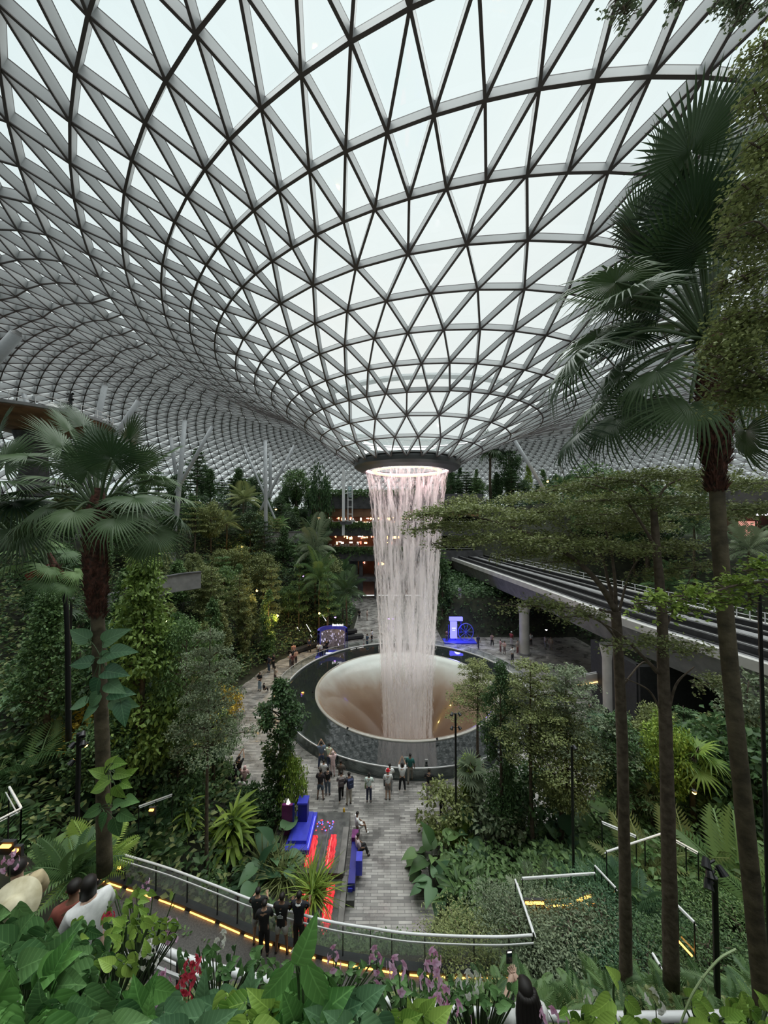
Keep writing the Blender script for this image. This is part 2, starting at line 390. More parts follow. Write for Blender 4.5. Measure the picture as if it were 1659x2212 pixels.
# slanted steel columns that carry the roof
M_column = mat('column_paint', (.36, .38, .40), .45, noise=.05)
def column(p0, p1, r=.32, name='roof_column', label='', group=None):
    m = MB(); p0 = Vector(p0); p1 = Vector(p1); p0 = p0 - (p1 - p0).normalized() * 5; base = p0; d = p1 - p0
    e = empty(name, base, label, 'column', group)
    m.tube([(0, 0, 0), d * .03, d * .5, d * .97], [r * .7, r, r, r * .92], 14); m.obj('shaft', M_column, e, smooth=True)
    h = MB(); h.tube([d * .965, d * .985, d * 1.0], [r * .95, r * .55, r * .35], 14); h.obj('pin_head', mat('pin_steel', (.15, .15, .15), .4), e)
    return e
def colpx(a, b, d, r, label): column(at(a[0], a[1], d), at(b[0], b[1], d), r * .72, label=label)
colpx((-60, 830), (42, 715), 27, .62, 'thick grey slanted roof column at the left edge of the picture')
colpx((196, 960), (229, 826), 38, .42, 'grey steel column leaning right above the large fan palm on the left')
colpx((240, 955), (303, 860), 40, .40, 'grey steel column leaning far right, beside a steeper column over the left palm')
colpx((385, 1075), (400, 901), 50, .45, 'nearly upright dark grey column right of the left palm crown')
colpx((415, 1000), (461, 916), 50, .35, 'short slanted column behind the feathery tree right of the left palm')
colpx((378, 1010), (368, 940), 60, .42, 'pale thin column leaning left behind the upright dark column')
colpx((574, 1110), (573, 945), 56, .42, 'upright slim grey column rising above the back terrace trees')
colpx((590, 1050), (638, 958), 62, .36, 'thin column leaning right toward the funnel, beside the upright slim one')
colpx((572, 1070), (525, 960), 64, .30, 'thin column leaning left in front of the bright far windows')
colpx((584, 1020), (584, 972), 66, .42, 'short pale column partly behind the upright slim one')
colpx((1150, 1015), (1108, 945), 52, .36, 'white slanted column right of the funnel rim, above the dark tree')
colpx((62, 880), (50, 848), 40, .35, 'short column leaning left above the round viewing deck')

# ------------------------------------------------------------------ oculus ring, lamps and the waterfall
OC = rings[0]; ox, oy, orr, oz = OC[0], OC[1], OC[2], EYE + OC[3]
occ = empty('oculus_ring', (ox, oy, oz), 'dark round steel ring at the foot of the glass funnel', 'ring')
m = MB(); m.lathe([(orr + .12, .12), (orr + .25, -.1), (orr + .2, -.5), (orr - .1, -.72), (orr - .75, -.98), (orr - .95, -.95), (orr - .95, -.4), (orr - .35, .12), (orr + .12, .12)], n=96)
m.obj('ring_band', mat('ring_paint', (.075, .08, .085), .4), occ, smooth=False)
m = MB(); m.lathe([(orr + .3, .12), (orr + .3, .28), (orr - .05, .28), (orr - .05, .12), (orr + .3, .12)], n=96); m.obj('glazing_sill', mat('sill_grey', (.34, .35, .36), .5), occ)
m = MB(); m.lathe([(orr - .97, -.5), (orr - 1.02, -.5), (orr - 1.02, -.8), (orr - .97, -.8)], n=96); m.obj('ring_lamp', emat('pink_lamp', (1, .62, .66), 2.6), occ)
m = MB(); m.lathe([(orr - 2.1, -.86), (orr - 1.6, -.86), (orr - 1.6, -.95), (orr - 2.1, -.95), (orr - 2.1, -.86)], n=72); m.obj('warm_lamp_ring', emat('warm_ring', (1, .62, .35), 2.2), occ)
for a in range(6):
    ld = bpy.data.lights.new('pink_wash', 'POINT'); ld.energy = 110; ld.color = (1, .62, .68); ld.shadow_soft_size = .4
    lo = bpy.data.objects.new('pink_wash', ld); COL.objects.link(lo); lo.parent = occ; an = a * PI / 3
    lo.location = ((orr - 2.6) * math.cos(an), (orr - 2.6) * math.sin(an), -1.3)
def watermat(name, dens, sc, seed, col=(.97, .95, .95)):
    m_, nt, out = nodes_of(name); L = nt.links.new
    tc = N(nt, 'ShaderNodeTexCoord'); mp = N(nt, 'ShaderNodeMapping'); mp.inputs['Scale'].default_value = (sc, sc, .10 * sc); mp.inputs['Location'].default_value = (seed, seed * 2, 0)
    L(tc.outputs['Object'], mp.inputs['Vector'])
    n1 = N(nt, 'ShaderNodeTexNoise'); n1.inputs['Scale'].default_value = 1; n1.inputs['Detail'].default_value = 6; n1.inputs['Roughness'].default_value = .65; L(mp.outputs[0], n1.inputs['Vector'])
    sx = N(nt, 'ShaderNodeSeparateXYZ'); L(tc.outputs['Object'], sx.inputs[0])
    # the sheet breaks up and thins as it falls, then gathers to spray
    hz = N(nt, 'ShaderNodeMapRange'); hz.inputs['From Min'].default_value = -22; hz.inputs['From Max'].default_value = 0; hz.inputs['To Min'].default_value = .42 - dens; hz.inputs['To Max'].default_value = .52 - dens
    L(sx.outputs['Z'], hz.inputs['Value'])
    sb = N(nt, 'ShaderNodeMath'); sb.operation = 'SUBTRACT'; L(n1.outputs['Fac'], sb.inputs[0]); L(hz.outputs[0], sb.inputs[1])
    mu = N(nt, 'ShaderNodeMath'); mu.operation = 'MULTIPLY'; mu.inputs[1].default_value = 7; mu.use_clamp = True; L(sb.outputs[0], mu.inputs[0])
    # heavier and lighter columns of water side by side
    mp2 = N(nt, 'ShaderNodeMapping'); mp2.inputs['Scale'].default_value = (1.5, 1.5, .03); mp2.inputs['Location'].default_value = (seed * 3, 1, 0); L(tc.outputs['Object'], mp2.inputs['Vector'])
    n2 = N(nt, 'ShaderNodeTexNoise'); n2.inputs['Scale'].default_value = 1; n2.inputs['Detail'].default_value = 3; L(mp2.outputs[0], n2.inputs['Vector'])
    cm = N(nt, 'ShaderNodeMapRange'); cm.inputs['From Min'].default_value = .42; cm.inputs['From Max'].default_value = .60; cm.inputs['To Min'].default_value = .10; cm.inputs['To Max'].default_value = .92; L(n2.outputs['Fac'], cm.inputs['Value'])
    cap = N(nt, 'ShaderNodeMath'); cap.operation = 'MULTIPLY'; L(cm.outputs[0], cap.inputs[1]); L(mu.outputs[0], cap.inputs[0])
    d = N(nt, 'ShaderNodeBsdfDiffuse'); d.inputs['Color'].default_value = c4(col); tl = N(nt, 'ShaderNodeBsdfTranslucent'); tl.inputs['Color'].default_value = c4(col)
    mx = N(nt, 'ShaderNodeMixShader'); mx.inputs[0].default_value = .5; L(d.outputs[0], mx.inputs[1]); L(tl.outputs[0], mx.inputs[2])
    tr = N(nt, 'ShaderNodeBsdfTransparent'); m2 = N(nt, 'ShaderNodeMixShader'); L(cap.outputs[0], m2.inputs[0]); L(tr.outputs[0], m2.inputs[1]); L(mx.outputs[0], m2.inputs[2])
    L(m2.outputs[0], out.inputs['Surface']); return m_
wf = empty('waterfall', (ox, oy, oz - .8), 'round curtain of falling water, pink at the top and white below', 'waterfall')
def wr_(z):  # radius of the curtain at height z below the ring
    t = min(1, max(0, -z / 25.)); return (orr - .95) * (1 - .42 * t ** .62) 
for k, (dr, dens, sc) in enumerate(((0, .075, 2.2), (-.45, .03, 3.2))):
    m = MB(); zs = [-i * 1.25 for i in range(24)]
    m.lathe([(wr_(z) + dr * (1 + .3 * -z / 25), z) for z in zs], n=120); m.obj('water_curtain', watermat('water_%d' % k, dens, sc, k * 7.3), wf, smooth=True)
rng = random.Random(3); m = MB()
for i in range(5600):
    a = rng.uniform(0, 2 * PI); z = -rng.random() ** .8 * 27.5; l = rng.uniform(.15, .6) * (1 + .6 * -z / 25) * (1 if rng.random() < .8 else 2.2); w = rng.uniform(.008, .02)
    if math.sin(a * 13 + 2 * math.sin(a * 5)) + math.sin(a * 29) < rng.uniform(-1.6, .6): a += .06
    rr = wr_(z) + rng.uniform(-.35, .08) * (1 + 1.2 * -z / 25); r2 = wr_(z - l) - wr_(z) + rr; ca, sa = math.cos(a), math.sin(a)
    m.add([(rr * ca, rr * sa, z), (rr * ca + w * sa, rr * sa - w * ca, z - l * .4), ((rr + w) * ca, (rr + w) * sa, z - l * .5), (rr * ca - w * sa, rr * sa + w * ca, z - l * .4), (r2 * ca, r2 * sa, z - l)],
          [(0, 1, 2), (0, 2, 3), (0, 3, 1), (4, 2, 1), (4, 3, 2), (4, 1, 3)])
M_drop = leafmat('falling_water', (.7, .69, .69), (.9, .88, .88), .3, .5)
setp(m.obj('water_streams', M_drop, wf), kind='stuff')

# ------------------------------------------------------------------ plaza, pool and funnel
PX, PY, PR = 2.2, 36.0, 12.05
def brickmat():
    m_, nt, out = nodes_of('wet_brick_paving'); L = nt.links.new
    tc = N(nt, 'ShaderNodeTexCoord'); b = N(nt, 'ShaderNodeBsdfPrincipled')
    bt = N(nt, 'ShaderNodeTexBrick'); bt.inputs['Scale'].default_value = 1.0; bt.inputs['Brick Width'].default_value = .62; bt.inputs['Row Height'].default_value = .14; bt.inputs['Mortar Size'].default_value = .012
    bt.inputs['Color1'].default_value = (.40, .38, .355, 1); bt.inputs['Color2'].default_value = (.15, .142, .135, 1); bt.inputs['Mortar'].default_value = (.14, .135, .13, 1); bt.inputs['Bias'].default_value = -.05
    L(tc.outputs['Object'], bt.inputs['Vector'])
    nz = N(nt, 'ShaderNodeTexNoise'); nz.inputs['Scale'].default_value = .9; nz.inputs['Detail'].default_value = 8; L(tc.outputs['Object'], nz.inputs['Vector'])
    mr = N(nt, 'ShaderNodeMapRange'); mr.inputs['From Min'].default_value = .35; mr.inputs['From Max'].default_value = .65; mr.inputs['To Min'].default_value = .6; mr.inputs['To Max'].default_value = 1.25; L(nz.outputs['Fac'], mr.inputs['Value'])
    vm = N(nt, 'ShaderNodeVectorMath'); vm.operation = 'SCALE'; L(bt.outputs['Color'], vm.inputs[0]); L(mr.outputs[0], vm.inputs['Scale'])
    L(vm.outputs[0], b.inputs['Base Color'])
    mr2 = N(nt, 'ShaderNodeMapRange'); mr2.inputs['From Min'].default_value = .35; mr2.inputs['From Max'].default_value = .65; mr2.inputs['To Min'].default_value = .18; mr2.inputs['To Max'].default_value = .6; L(nz.outputs['Fac'], mr2.inputs['Value'])
    L(mr2.outputs[0], b.inputs['Roughness'])
    bp = N(nt, 'ShaderNodeBump'); bp.inputs['Strength'].default_value = .4; bp.inputs['Distance'].default_value = .01; L(bt.outputs['Fac'], bp.inputs['Height']); bp.invert = True; L(bp.outputs['Normal'], b.inputs['Normal'])
    L(b.outputs[0], out.inputs['Surface']); return m_
M_pave = brickmat()
m = MB()
def ringfloor(m, r0, r1, n=96):
    m.lathe([(r0, 0), (r1, 0)], (PX, PY, 0), n)
m.lathe([(PR - .3, 0), (24, 0), (46, 0)], (PX, PY, 0), 96)
fl = m.obj('floor', M_pave); setp(fl, 'wet grey brick paving of the plaza around the pool', kind='structure')

pool = empty('reflecting_pool', (PX, PY, 0), 'round dark water pool with a glass edge on the wet plaza', 'pool')
M_poolwall = mat('pool_wall', (.05, .06, .058), .12, noise=.3, scale=.6, coat=.6)
m = MB(); m.lathe([(PR + .12, 0), (PR + .12, .06), (PR + .02, .08), (PR, .74), (PR - .02, .78), (PR - .12, .78), (PR - .14, .66)], n=160); m.obj('basin_wall', M_poolwall, pool, smooth=False)
def poolwater():
    m_, nt, out = nodes_of('pool_water'); L = nt.links.new; b = N(nt, 'ShaderNodeBsdfPrincipled'); b.inputs['Base Color'].default_value = (.020, .024, .024, 1); b.inputs['Roughness'].default_value = .02; b.inputs['IOR'].default_value = 1.85
    b.inputs['Specular IOR Level'].default_value = .75
    tc = N(nt, 'ShaderNodeTexCoord'); nz = N(nt, 'ShaderNodeTexNoise'); nz.inputs['Scale'].default_value = 1.8; nz.inputs['Detail'].default_value = 6; L(tc.outputs['Object'], nz.inputs['Vector'])
    bp = N(nt, 'ShaderNodeBump'); bp.inputs['Strength'].default_value = .06; bp.inputs['Distance'].default_value = .05; L(nz.outputs['Fac'], bp.inputs['Height']); L(bp.outputs['Normal'], b.inputs['Normal'])
    L(b.outputs[0], out.inputs['Surface']); return m_
RI = 8.9
m = MB(); m.lathe([(PR - .13, .66), (RI + .2, .64)], n=160); m.obj('water_surface', poolwater(), pool)
m = MB(); m.lathe([(PR + .03, .78), (PR + .06, .86), (PR + .12, .86), (PR + .12, .80), (PR + .03, .78)], n=160)
m.obj('handrail', M_white, pool)
m = MB(); m.lathe([(PR + .075, .10), (PR + .075, .80)], n=160); m.obj('glass_edge', glassmat('pool_edge_glass', (.7, .8, .78), .12), pool)
# the acrylic funnel: rim, then down through the floor
fun = empty('acrylic_funnel', (PX, PY, .62), 'pale round funnel bowl with brown depths under the falling water', 'basin')
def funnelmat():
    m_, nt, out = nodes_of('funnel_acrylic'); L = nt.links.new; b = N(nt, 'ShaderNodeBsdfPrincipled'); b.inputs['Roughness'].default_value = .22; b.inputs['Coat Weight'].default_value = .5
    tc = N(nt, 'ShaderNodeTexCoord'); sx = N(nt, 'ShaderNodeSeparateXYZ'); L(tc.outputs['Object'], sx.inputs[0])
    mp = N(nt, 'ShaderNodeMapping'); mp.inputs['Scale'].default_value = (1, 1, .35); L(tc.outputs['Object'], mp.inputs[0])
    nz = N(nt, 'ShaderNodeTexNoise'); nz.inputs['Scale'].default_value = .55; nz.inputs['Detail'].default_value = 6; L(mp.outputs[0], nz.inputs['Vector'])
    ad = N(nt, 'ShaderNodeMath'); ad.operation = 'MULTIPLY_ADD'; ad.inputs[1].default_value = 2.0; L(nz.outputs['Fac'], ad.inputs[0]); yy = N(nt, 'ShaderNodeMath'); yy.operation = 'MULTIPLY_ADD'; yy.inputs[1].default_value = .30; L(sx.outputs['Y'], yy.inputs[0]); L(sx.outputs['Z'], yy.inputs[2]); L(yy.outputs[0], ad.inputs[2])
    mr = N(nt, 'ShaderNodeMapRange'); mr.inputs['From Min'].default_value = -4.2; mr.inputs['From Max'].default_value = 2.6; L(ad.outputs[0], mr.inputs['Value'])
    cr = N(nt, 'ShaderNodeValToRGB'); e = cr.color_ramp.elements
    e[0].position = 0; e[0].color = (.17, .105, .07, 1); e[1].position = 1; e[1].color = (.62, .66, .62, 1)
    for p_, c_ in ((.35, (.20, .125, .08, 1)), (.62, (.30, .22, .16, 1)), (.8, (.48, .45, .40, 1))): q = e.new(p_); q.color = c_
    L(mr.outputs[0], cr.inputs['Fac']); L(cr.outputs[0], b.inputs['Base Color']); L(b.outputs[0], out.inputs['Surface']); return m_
prof = [(RI, .06), (RI - .18, .05), (RI - .5, -.35)]
for i in range(1, 15):
    t = i / 14; prof.append(((RI - .5) * (1 - t) ** .8 * .78 + 1.7 + (RI - .5 - 1.7 - .78 * (RI - .5)) * (1 - t), -.35 - 7.5 * t ** 1.25))
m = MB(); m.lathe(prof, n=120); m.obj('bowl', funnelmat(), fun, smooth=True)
m = MB(); m.lathe([(RI + .22, 0), (RI + .2, .08), (RI, .10), (RI - .06, .02)], n=120); m.obj('rim', mat('funnel_rim', (.42, .40, .36), .2, coat=.5), fun)
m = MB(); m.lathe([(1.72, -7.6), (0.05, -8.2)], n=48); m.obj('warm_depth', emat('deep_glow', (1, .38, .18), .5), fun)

# small added floodlights on the funnel rim, put in to brighten the falling water
for k in range(8):
    a = k * PI / 4 + .2; c = Vector((9.35 * math.cos(a), 9.35 * math.sin(a), .22)); m = MB(); m.tube([c, c + Vector((-.12 * math.cos(a), -.12 * math.sin(a), .12))], [.07, .09], 10); m.obj('added_floodlight', M_black, fun)
    ld = bpy.data.lights.new('added_flood', 'SPOT'); ld.energy = 620; ld.spot_size = R(110); ld.spot_blend = 1.0; ld.color = (1, .95, .93); ld.shadow_soft_size = .1
    lo = bpy.data.objects.new('added_flood', ld); COL.objects.link(lo); lo.parent = fun; lo.location = c + Vector((-.2 * math.cos(a), -.2 * math.sin(a), .22)); lo.rotation_euler = (Vector((0, 0, 13)) - c).to_track_quat('-Z', 'Y').to_euler()
# ------------------------------------------------------------------ planted slopes
NZ = [(-6, 16.2), (0, 15.7), (1.3, 15.1), (2.0, 14.3), (2.9, 12.2), (3.3, 10.45), (4.4, 10.3), (5, 9.6), (6.5, 8.4), (8.4, 6.2), (9.2, 4.4), (9.6, 3.45), (11.8, 3.3), (12.4, 2.5), (13.6, 1.0), (14.7, .12), (15.4, 0), (200, 0)]
def interp(x, T_):
    for (a, b), (c, d) in zip(T_, T_[1:]):
        if x <= c: return b + (d - b) * max(0, (x - a) / (c - a))
    return T_[-1][1]
def boxd(x, y, x0, x1, y0, y1):
    dx = max(x0 - x, 0, x - x1); dy = max(y0 - y, 0, y - y1); return math.hypot(dx, dy)
def sstep(a, b, t): t = min(1, max(0, (t - a) / (b - a))); return t * t * (3 - 2 * t)
def plaza_d(x, y):
    d = max(0, math.hypot(x - PX, y - PY) - 17.2)
    d = min(d, boxd(x, y, -1.9, 2.0, 10, 24), boxd(x, y, -6.2, 2.2, 15.5, 22), boxd(x, y, -5, 8.5, 48, 79))
    d = min(d, boxd(x, y, 10, 29, 27, 53), boxd(x, y, 14, 29, 24, 40) )
    return d
def T(x, y):
    d = plaza_d(x, y)
    left = sstep(4, -6, x); back = sstep(52, 66, y)
    rate = .50 + .22 * left + .12 * back
    rate += 1.7 * sstep(7, 11, x) * sstep(50, 55, y) + .8 * sstep(28, 31, x)
    top = 15.5 + 5.5 * back
    z = d * rate
    zt = math.floor(z / 2.6) * 2.6 + 2.6 * sstep(.35, 1, (z % 2.6) / 2.6)      # terraces
    z = min(top, .45 * z + .55 * zt)
    if 10.5 < x < 31 and y < 80: z = min(z, 5.2)
    if -17 < x < 9.5 and 70 < y: z = 0 if y < 92 else z
    n = interp(y, NZ)
    if y < 18:
        n += (sstep(5, 14, -x) * 1.0 + 3.4 * sstep(9.5, 12.5, -x)) * sstep(17, 10, y)
        w = sstep(18, 12.5, y)
        z = n if y < 12.5 else max(n, z * (1 - w) + min(z, 5) * w)
        if y < 12.5: z = n + max(0, abs(x) - 12) * .35
    return z
tm = MB(); NX_, NY_ = 230, 200
xs = [-75 + 150 * i / NX_ for i in range(NX_ + 1)]; ys = [-6 + 121 * (j / NY_) ** 1.35 for j in range(NY_ + 1)]
tm.v = [(x, y, T(x, y) - .04) for y in ys for x in xs]
keep = []
for j in range(NY_):
    for i in range(NX_):
        a = j * (NX_ + 1) + i; q = (a, a + 1, a + NX_ + 2, a + NX_ + 1)
        if max(tm.v[k][2] for k in q) > 0.0: keep.append(q)
tm.f = keep; tm.mi = [0] * len(keep)
te = tm.obj('trim_1', M_soil, smooth=True); setp(te, 'dark planted earth of the garden slopes around the plaza', kind='structure')

# leafy carpet nobody could count
def carpet(name, n, region, L, m_, label, seed, lift=(.05, .5), cond=None, tpl=T_SMALL, W=.55):
    rg = random.Random(seed); P = []
    while len(P) < n:
        x = rg.uniform(region[0], region[1]); y = rg.uniform(region[2], region[3]) 
        z = T(x, y)
        if z < .15 or (cond and not cond(x, y, z)): continue
        cl = math.sin(x * 1.7 + 2 * math.sin(y * .9)) * math.sin(y * 1.3 + math.sin(x * .7))
        P.append((x, y, z + rg.uniform(*lift) * (1 + .9 * max(0, cl))))
    P = np.array(P); g = np.random.default_rng(seed); D = g.normal(size=(n, 3)); D[:, 2] = np.abs(D[:, 2]) * .35; U = g.normal(size=(n, 3)) * .5; U[:, 2] += 1; U[:, 1] -= .5
    l = L * g.uniform(.6, 1.3, n)
    me = cloudmesh(name, [scatter(tpl, P, D, U, l, l * W, rnd=g.random(n))])
    o = link(name, me, LM[m_]); setp(o, label, 'ground cover', kind='stuff'); return o
onwalk = lambda x, y, z: not (-13 < x < 6.5 and 9.55 < y < 12.2) and not (3.0 < y < 4.5) and not (8 < x < 14 and 10 < y < 13)
carpet('ground_cover', 30000, (-34, -4, 13, 60), .34, 'dark', 'low dark green leaves carpeting the left slope', 1, (.05, 1.1), onwalk)
carpet('ground_cover', 16000, (-34, -4, 13, 60), .30, 'olive', 'low olive leaves scattered through the left slope', 2, (.1, 1.3), onwalk)
carpet('ground_cover', 22000, (2, 32, 12, 32), .26, 'mid', 'low green leaves carpeting the right slope above the path', 3, (.05, .9), onwalk)
carpet('ground_cover', 24000, (-40, 50, 55, 100), .55, 'dark', 'dark leaves covering the far terraces behind the waterfall', 4, (.1, 1.6))
carpet('ground_cover', 14000, (26, 60, 20, 75), .45, 'mid', 'green leaves on the slope behind the train bridge', 5, (.1, 1.6))
carpet('ground_cover', 26000, (-9, 9, 4.5, 9.6), .085, 'mid', 'small bushy leaves in the bed between the two curved walkways', 6, (.02, .34), onwalk, T_OVAL, 1.3)
carpet('ground_cover', 15000, (-9, 9, 4.5, 9.6), .075, 'olive', 'paler small leaves in the bed between the two curved walkways', 7, (.1, .42), onwalk, T_OVAL, 1.3)
carpet('ground_cover', 16000, (-12, 9, 11.9, 15.2), .12, 'mid', 'clipped leafy hedge in front of the lower curved railing', 8, (.02, .5), None, T_SMALL, .6)
carpet('ground_cover', 15000, (-4.5, 5, .9, 3.1), .05, 'mid', 'small leaves filling the bed right below the balcony', 9, (.01, .16), None, T_OVAL, 1.4)
carpet('ground_cover', 1300, (2, 13, 5, 12), .42, 'mid', 'fern leaves on the bank at the lower right', 10, (.1, .5), onwalk, T_FERN, 1.0)
carpet('ground_cover', 22000, (2, 13, 4.6, 12), .10, 'olive', 'small dull leaves on the bank at the lower right', 11, (.02, .35), onwalk)
carpet('ground_cover', 9000, (9.5, 31, 50, 79), .40, 'dark', 'dark low leaves in the shade behind and under the train bridge', 12, (.05, 1.0))

# ------------------------------------------------------------------ curved walkways with railings
M_asph = mat('walk_paving', (.075, .07, .066), .7, noise=.3, scale=20)
M_kerb = mat('kerb_dark', (.03, .03, .032), .7, noise=.2)
def arc_rail(name, pts, label, h=1.1, posts=10, glass=True, led=True, kerb=True, rr=.03, second=True, inner=(0, 0)):
    """pts: foot line; parts: handrail, posts, glass, kerb with its warm strip"""
    P = spline(pts, 8); e = empty(name, P[0], label, 'railing'); o = P[0]; P = [p - o for p in P]
    m = MB(); m.tube([p + Vector((0, 0, h)) for p in P], rr * 1.25, 8); m.obj('handrail', M_white, e, smooth=True)
    if second: m = MB(); m.sweep([p + Vector((0, -.09, h - .14)) for p in P], [(-.015, -.02), (.015, -.02), (.015, .02), (-.015, .02)]); m.obj('lower_rail', M_white, e)
    if glass:
        m = MB(); m.sweep([p + Vector((0, 0, 0)) for p in P], [(0, .12), (0, h - .08)], closed=False); m.obj('glass_panel', M_railglass, e)
    L_ = len(P)
    for i in range(posts):
        p = P[min(L_ - 1, int(i * (L_ - 1) / (posts - 1)))]; m = MB(); m.box(p + Vector((0, 0, h / 2)), (.025, .05, h)); m.obj('post', M_black, e)
    if kerb:
        m = MB(); m.sweep(P, [(-.12, -.25), (.12, -.25), (.12, .14), (-.12, .14)]); m.obj('kerb', M_kerb, e)
    if led:
        for i in range(0, L_ - 6, 5):
            m = MB(); m.sweep([p + Vector((0, 0, .03)) for p in P[i:i + 5] + [P[i + 5] * .06 + P[i + 4] * .94]], [(.125, -.015), (.15, -.015), (.15, .02), (.125, .02)]); m.obj('light_strip', M_led, e)
    return e
def dn(v, z): return Vector((v.x, v.y, z))
WZ = 3.6
Wpts = []
for px, py in ((215, 1829), (260, 1844), (365, 1876), (470, 1915), (560, 1949), (700, 1988), (800, 2005), (900, 2018), (1060, 2024), (1150, 2020)):
    v = gz(px, py, WZ + 1.1); Wpts.append(dn(v, WZ))
arc_rail('curved_railing', Wpts, 'lower curved glass railing with an orange strip at its foot, beside the people in black', posts=16)
m = MB(); W2 = spline(Wpts, 8); m.sweep(W2, [(0, -.3), (2.05, -.3), (2.05, 0), (0, 0)]); wk = m.obj('floor_lower_walk', M_asph)
wk.name = 'trim_2'; setp(wk, 'grey-brown paving of the lower curved walkway', kind='structure')
def off(P, d, z=0):
    out = []
    for i, p in enumerate(P):
        t = P[min(i + 1, len(P) - 1)] - P[max(i - 1, 0)]; t.z = 0; t.normalize(); out.append(p + Vector((t.y, -t.x, 0)) * d + Vector((0, 0, z)))
    return out
arc_rail('curved_railing', [p for p in off(Wpts, 2.0)][2:6], 'thin pale rail on the near side of the lower walkway beneath the flowers', h=.95, posts=5, glass=False, led=False, kerb=False, second=False)
UZ = 10.5
Upts = [gz(px, py, UZ + 1.1) for px, py in ((180, 1985), (300, 2030), (385, 2065), (470, 2092), (560, 2114), (700, 2145), (870, 2168), (1050, 2188), (1250, 2196), (1450, 2196), (1659, 2190), (1800, 2180))]
arc_rail('curved_railing', [dn(v, UZ) for v in Upts], 'upper curved railing with white handrail close below the balcony flowers', posts=12, led=False, glass=False, rr=.036)
m = MB(); m.sweep(spline([dn(v, UZ) for v in Upts], 6), [(0, -.3), (1.15, -.3), (1.15, 0), (0, 0)]); o = m.obj('trim_3', M_asph); setp(o, 'grey paving of the upper curved walkway', kind='structure')

# switchback ramp on the right slope
def straight_rail(name, a, b, label, led=True, h=1.0, posts=4, glass=True):
    a = Vector(a); b = Vector(b); e = empty(name, a, label, 'railing'); d = b - a; n = Vector((-d.y, d.x, 0)).normalized()
    m = MB(); m.tube([(0, 0, h), d + Vector((0, 0, h))], .035, 8); m.obj('handrail', M_white, e)
    m = MB(); m.tube([n * .08 + Vector((0, 0, h - .13)), d + n * .08 + Vector((0, 0, h - .13))], .018, 6); m.obj('lower_rail', M_white, e)
    if glass: m = MB(); m.add([(0, 0, .1), tuple(d + Vector((0, 0, .1))), tuple(d + Vector((0, 0, h - .08))), (0, 0, h - .08)], [(0, 1, 2, 3)]); m.obj('glass_panel', M_railglass, e)
    for i in range(posts): m = MB(); m.box(d * (i / (posts - 1)) + Vector((0, 0, h / 2)), (.03, .03, h)); m.obj('post', M_black, e)
    if led:
        m = MB(); q = n * -.1; m.tube([q + d * .03 + Vector((0, 0, .06)), q + d * .97 + Vector((0, 0, .06))], .028, 5); m.obj('light_strip', M_led, e)
    return e
RZ = 3.7
def gp(px, py, z): v = gz(px, py, z + 1.0); v.z = z; return v
straight_rail('ramp_railing', gp(1113, 1900, RZ), gp(1152, 2016, RZ), 'white ramp rail running toward the camera left of the orange lights', led=False)
straight_rail('ramp_railing', gp(1128, 1897, RZ), gp(1285, 1886, RZ), 'white ramp rail crossing behind the orange lights on the right slope', led=True)
straight_rail('ramp_railing', gp(1285, 1870, RZ), gp(1330, 1918, RZ), 'short double ramp rail on the right end of the orange-lit landing', led=False)
straight_rail('ramp_railing', gp(1310, 1840, 4.4), gp(1432, 1800, 4.4), 'white ramp rail between the two slim trunks', led=False)
straight_rail('ramp_railing', gp(1432, 1800, 4.4), gp(1508, 1842, 4.4), 'white ramp rail right of the second slim trunk', led=False)
straight_rail('ramp_railing', gp(1300, 1775, 4.4), gp(1374, 1806, 4.4), 'short white rail behind the first slim trunk', led=False, posts=2)
straight_rail('ramp_railing', gp(1464, 1956, 4.8), gp(1500, 1992, 4.8), 'short railing with orange light among ferns at the lower right', led=True, posts=2)
straight_rail('ramp_railing', gp(1410, 2060, 5.5), gp(1425, 2085, 5.5), 'short grey rail low among the ferns beside the second slim trunk', led=False, posts=2)
straight_rail('ramp_railing', gp(-40, 1790, 7.2), gp(46, 1746, 7.2), 'glass railing with white handrail at the left edge of the picture', led=False)
straight_rail('ramp_railing', gp(46, 1746, 7.2), gp(20, 1700, 7.2), 'glass railing receding at the left edge of the picture', led=False, posts=2)
straight_rail('ramp_railing', gp(300, 1742, 4.2), gp(372, 1716, 4.2), 'white rail beside an orange light among plants left of the young palms', led=False, posts=3)
straight_rail('ramp_railing', gp(422, 1548, 1.), gp(450, 1590, 1.), 'thin white stair rail on the plaza left of the yellow flowers', led=False, posts=3, glass=False)
m = MB()
v = [gp(1150, 1990, RZ), gp(1126, 1900, RZ), gp(1285, 1885, RZ), gp(1330, 1960, RZ)]
m.add([tuple(p) for p in v] + [(p.x, p.y, p.z - .3) for p in v], [(0, 1, 2, 3), (0, 4, 5, 1), (1, 5, 6, 2), (2, 6, 7, 3), (3, 7, 4, 0)])
o = m.obj('trim_4', M_asph); setp(o, 'small paved landing of the ramp on the right slope', kind='structure')
def lednode(px, py, d, l, label, rz=0.):
    p = at(px, py, d); e = empty('path_light', p, label, 'path light', rz=rz); m = MB(); m.box((0, 0, 0), (l, .06, .05)); m.obj('light_strip', M_led, e); m = MB(); m.box((0, .07, -.08), (l + .1, .08, .3)); m.obj('housing', M_kerb, e)
lednode(1155, 1951, 12.2, .62, 'orange strip light left on the landing of the right ramp')
lednode(1262, 1940, 12.5, .6, 'orange strip light right on the landing of the right ramp', .3)
lednode(12, 1828, 8.5, .22, 'small orange strip light at the left edge below the glass railing')
lednode(33, 1838, 8.5, .1, 'tiny orange light beside the strip at the left edge')
lednode(327, 1750, 14, .16, 'tiny orange light under the white rail left of the young palms')
lednode(203, 1894, 9, .08, 'tiny orange light at the foot of the large fan palm')
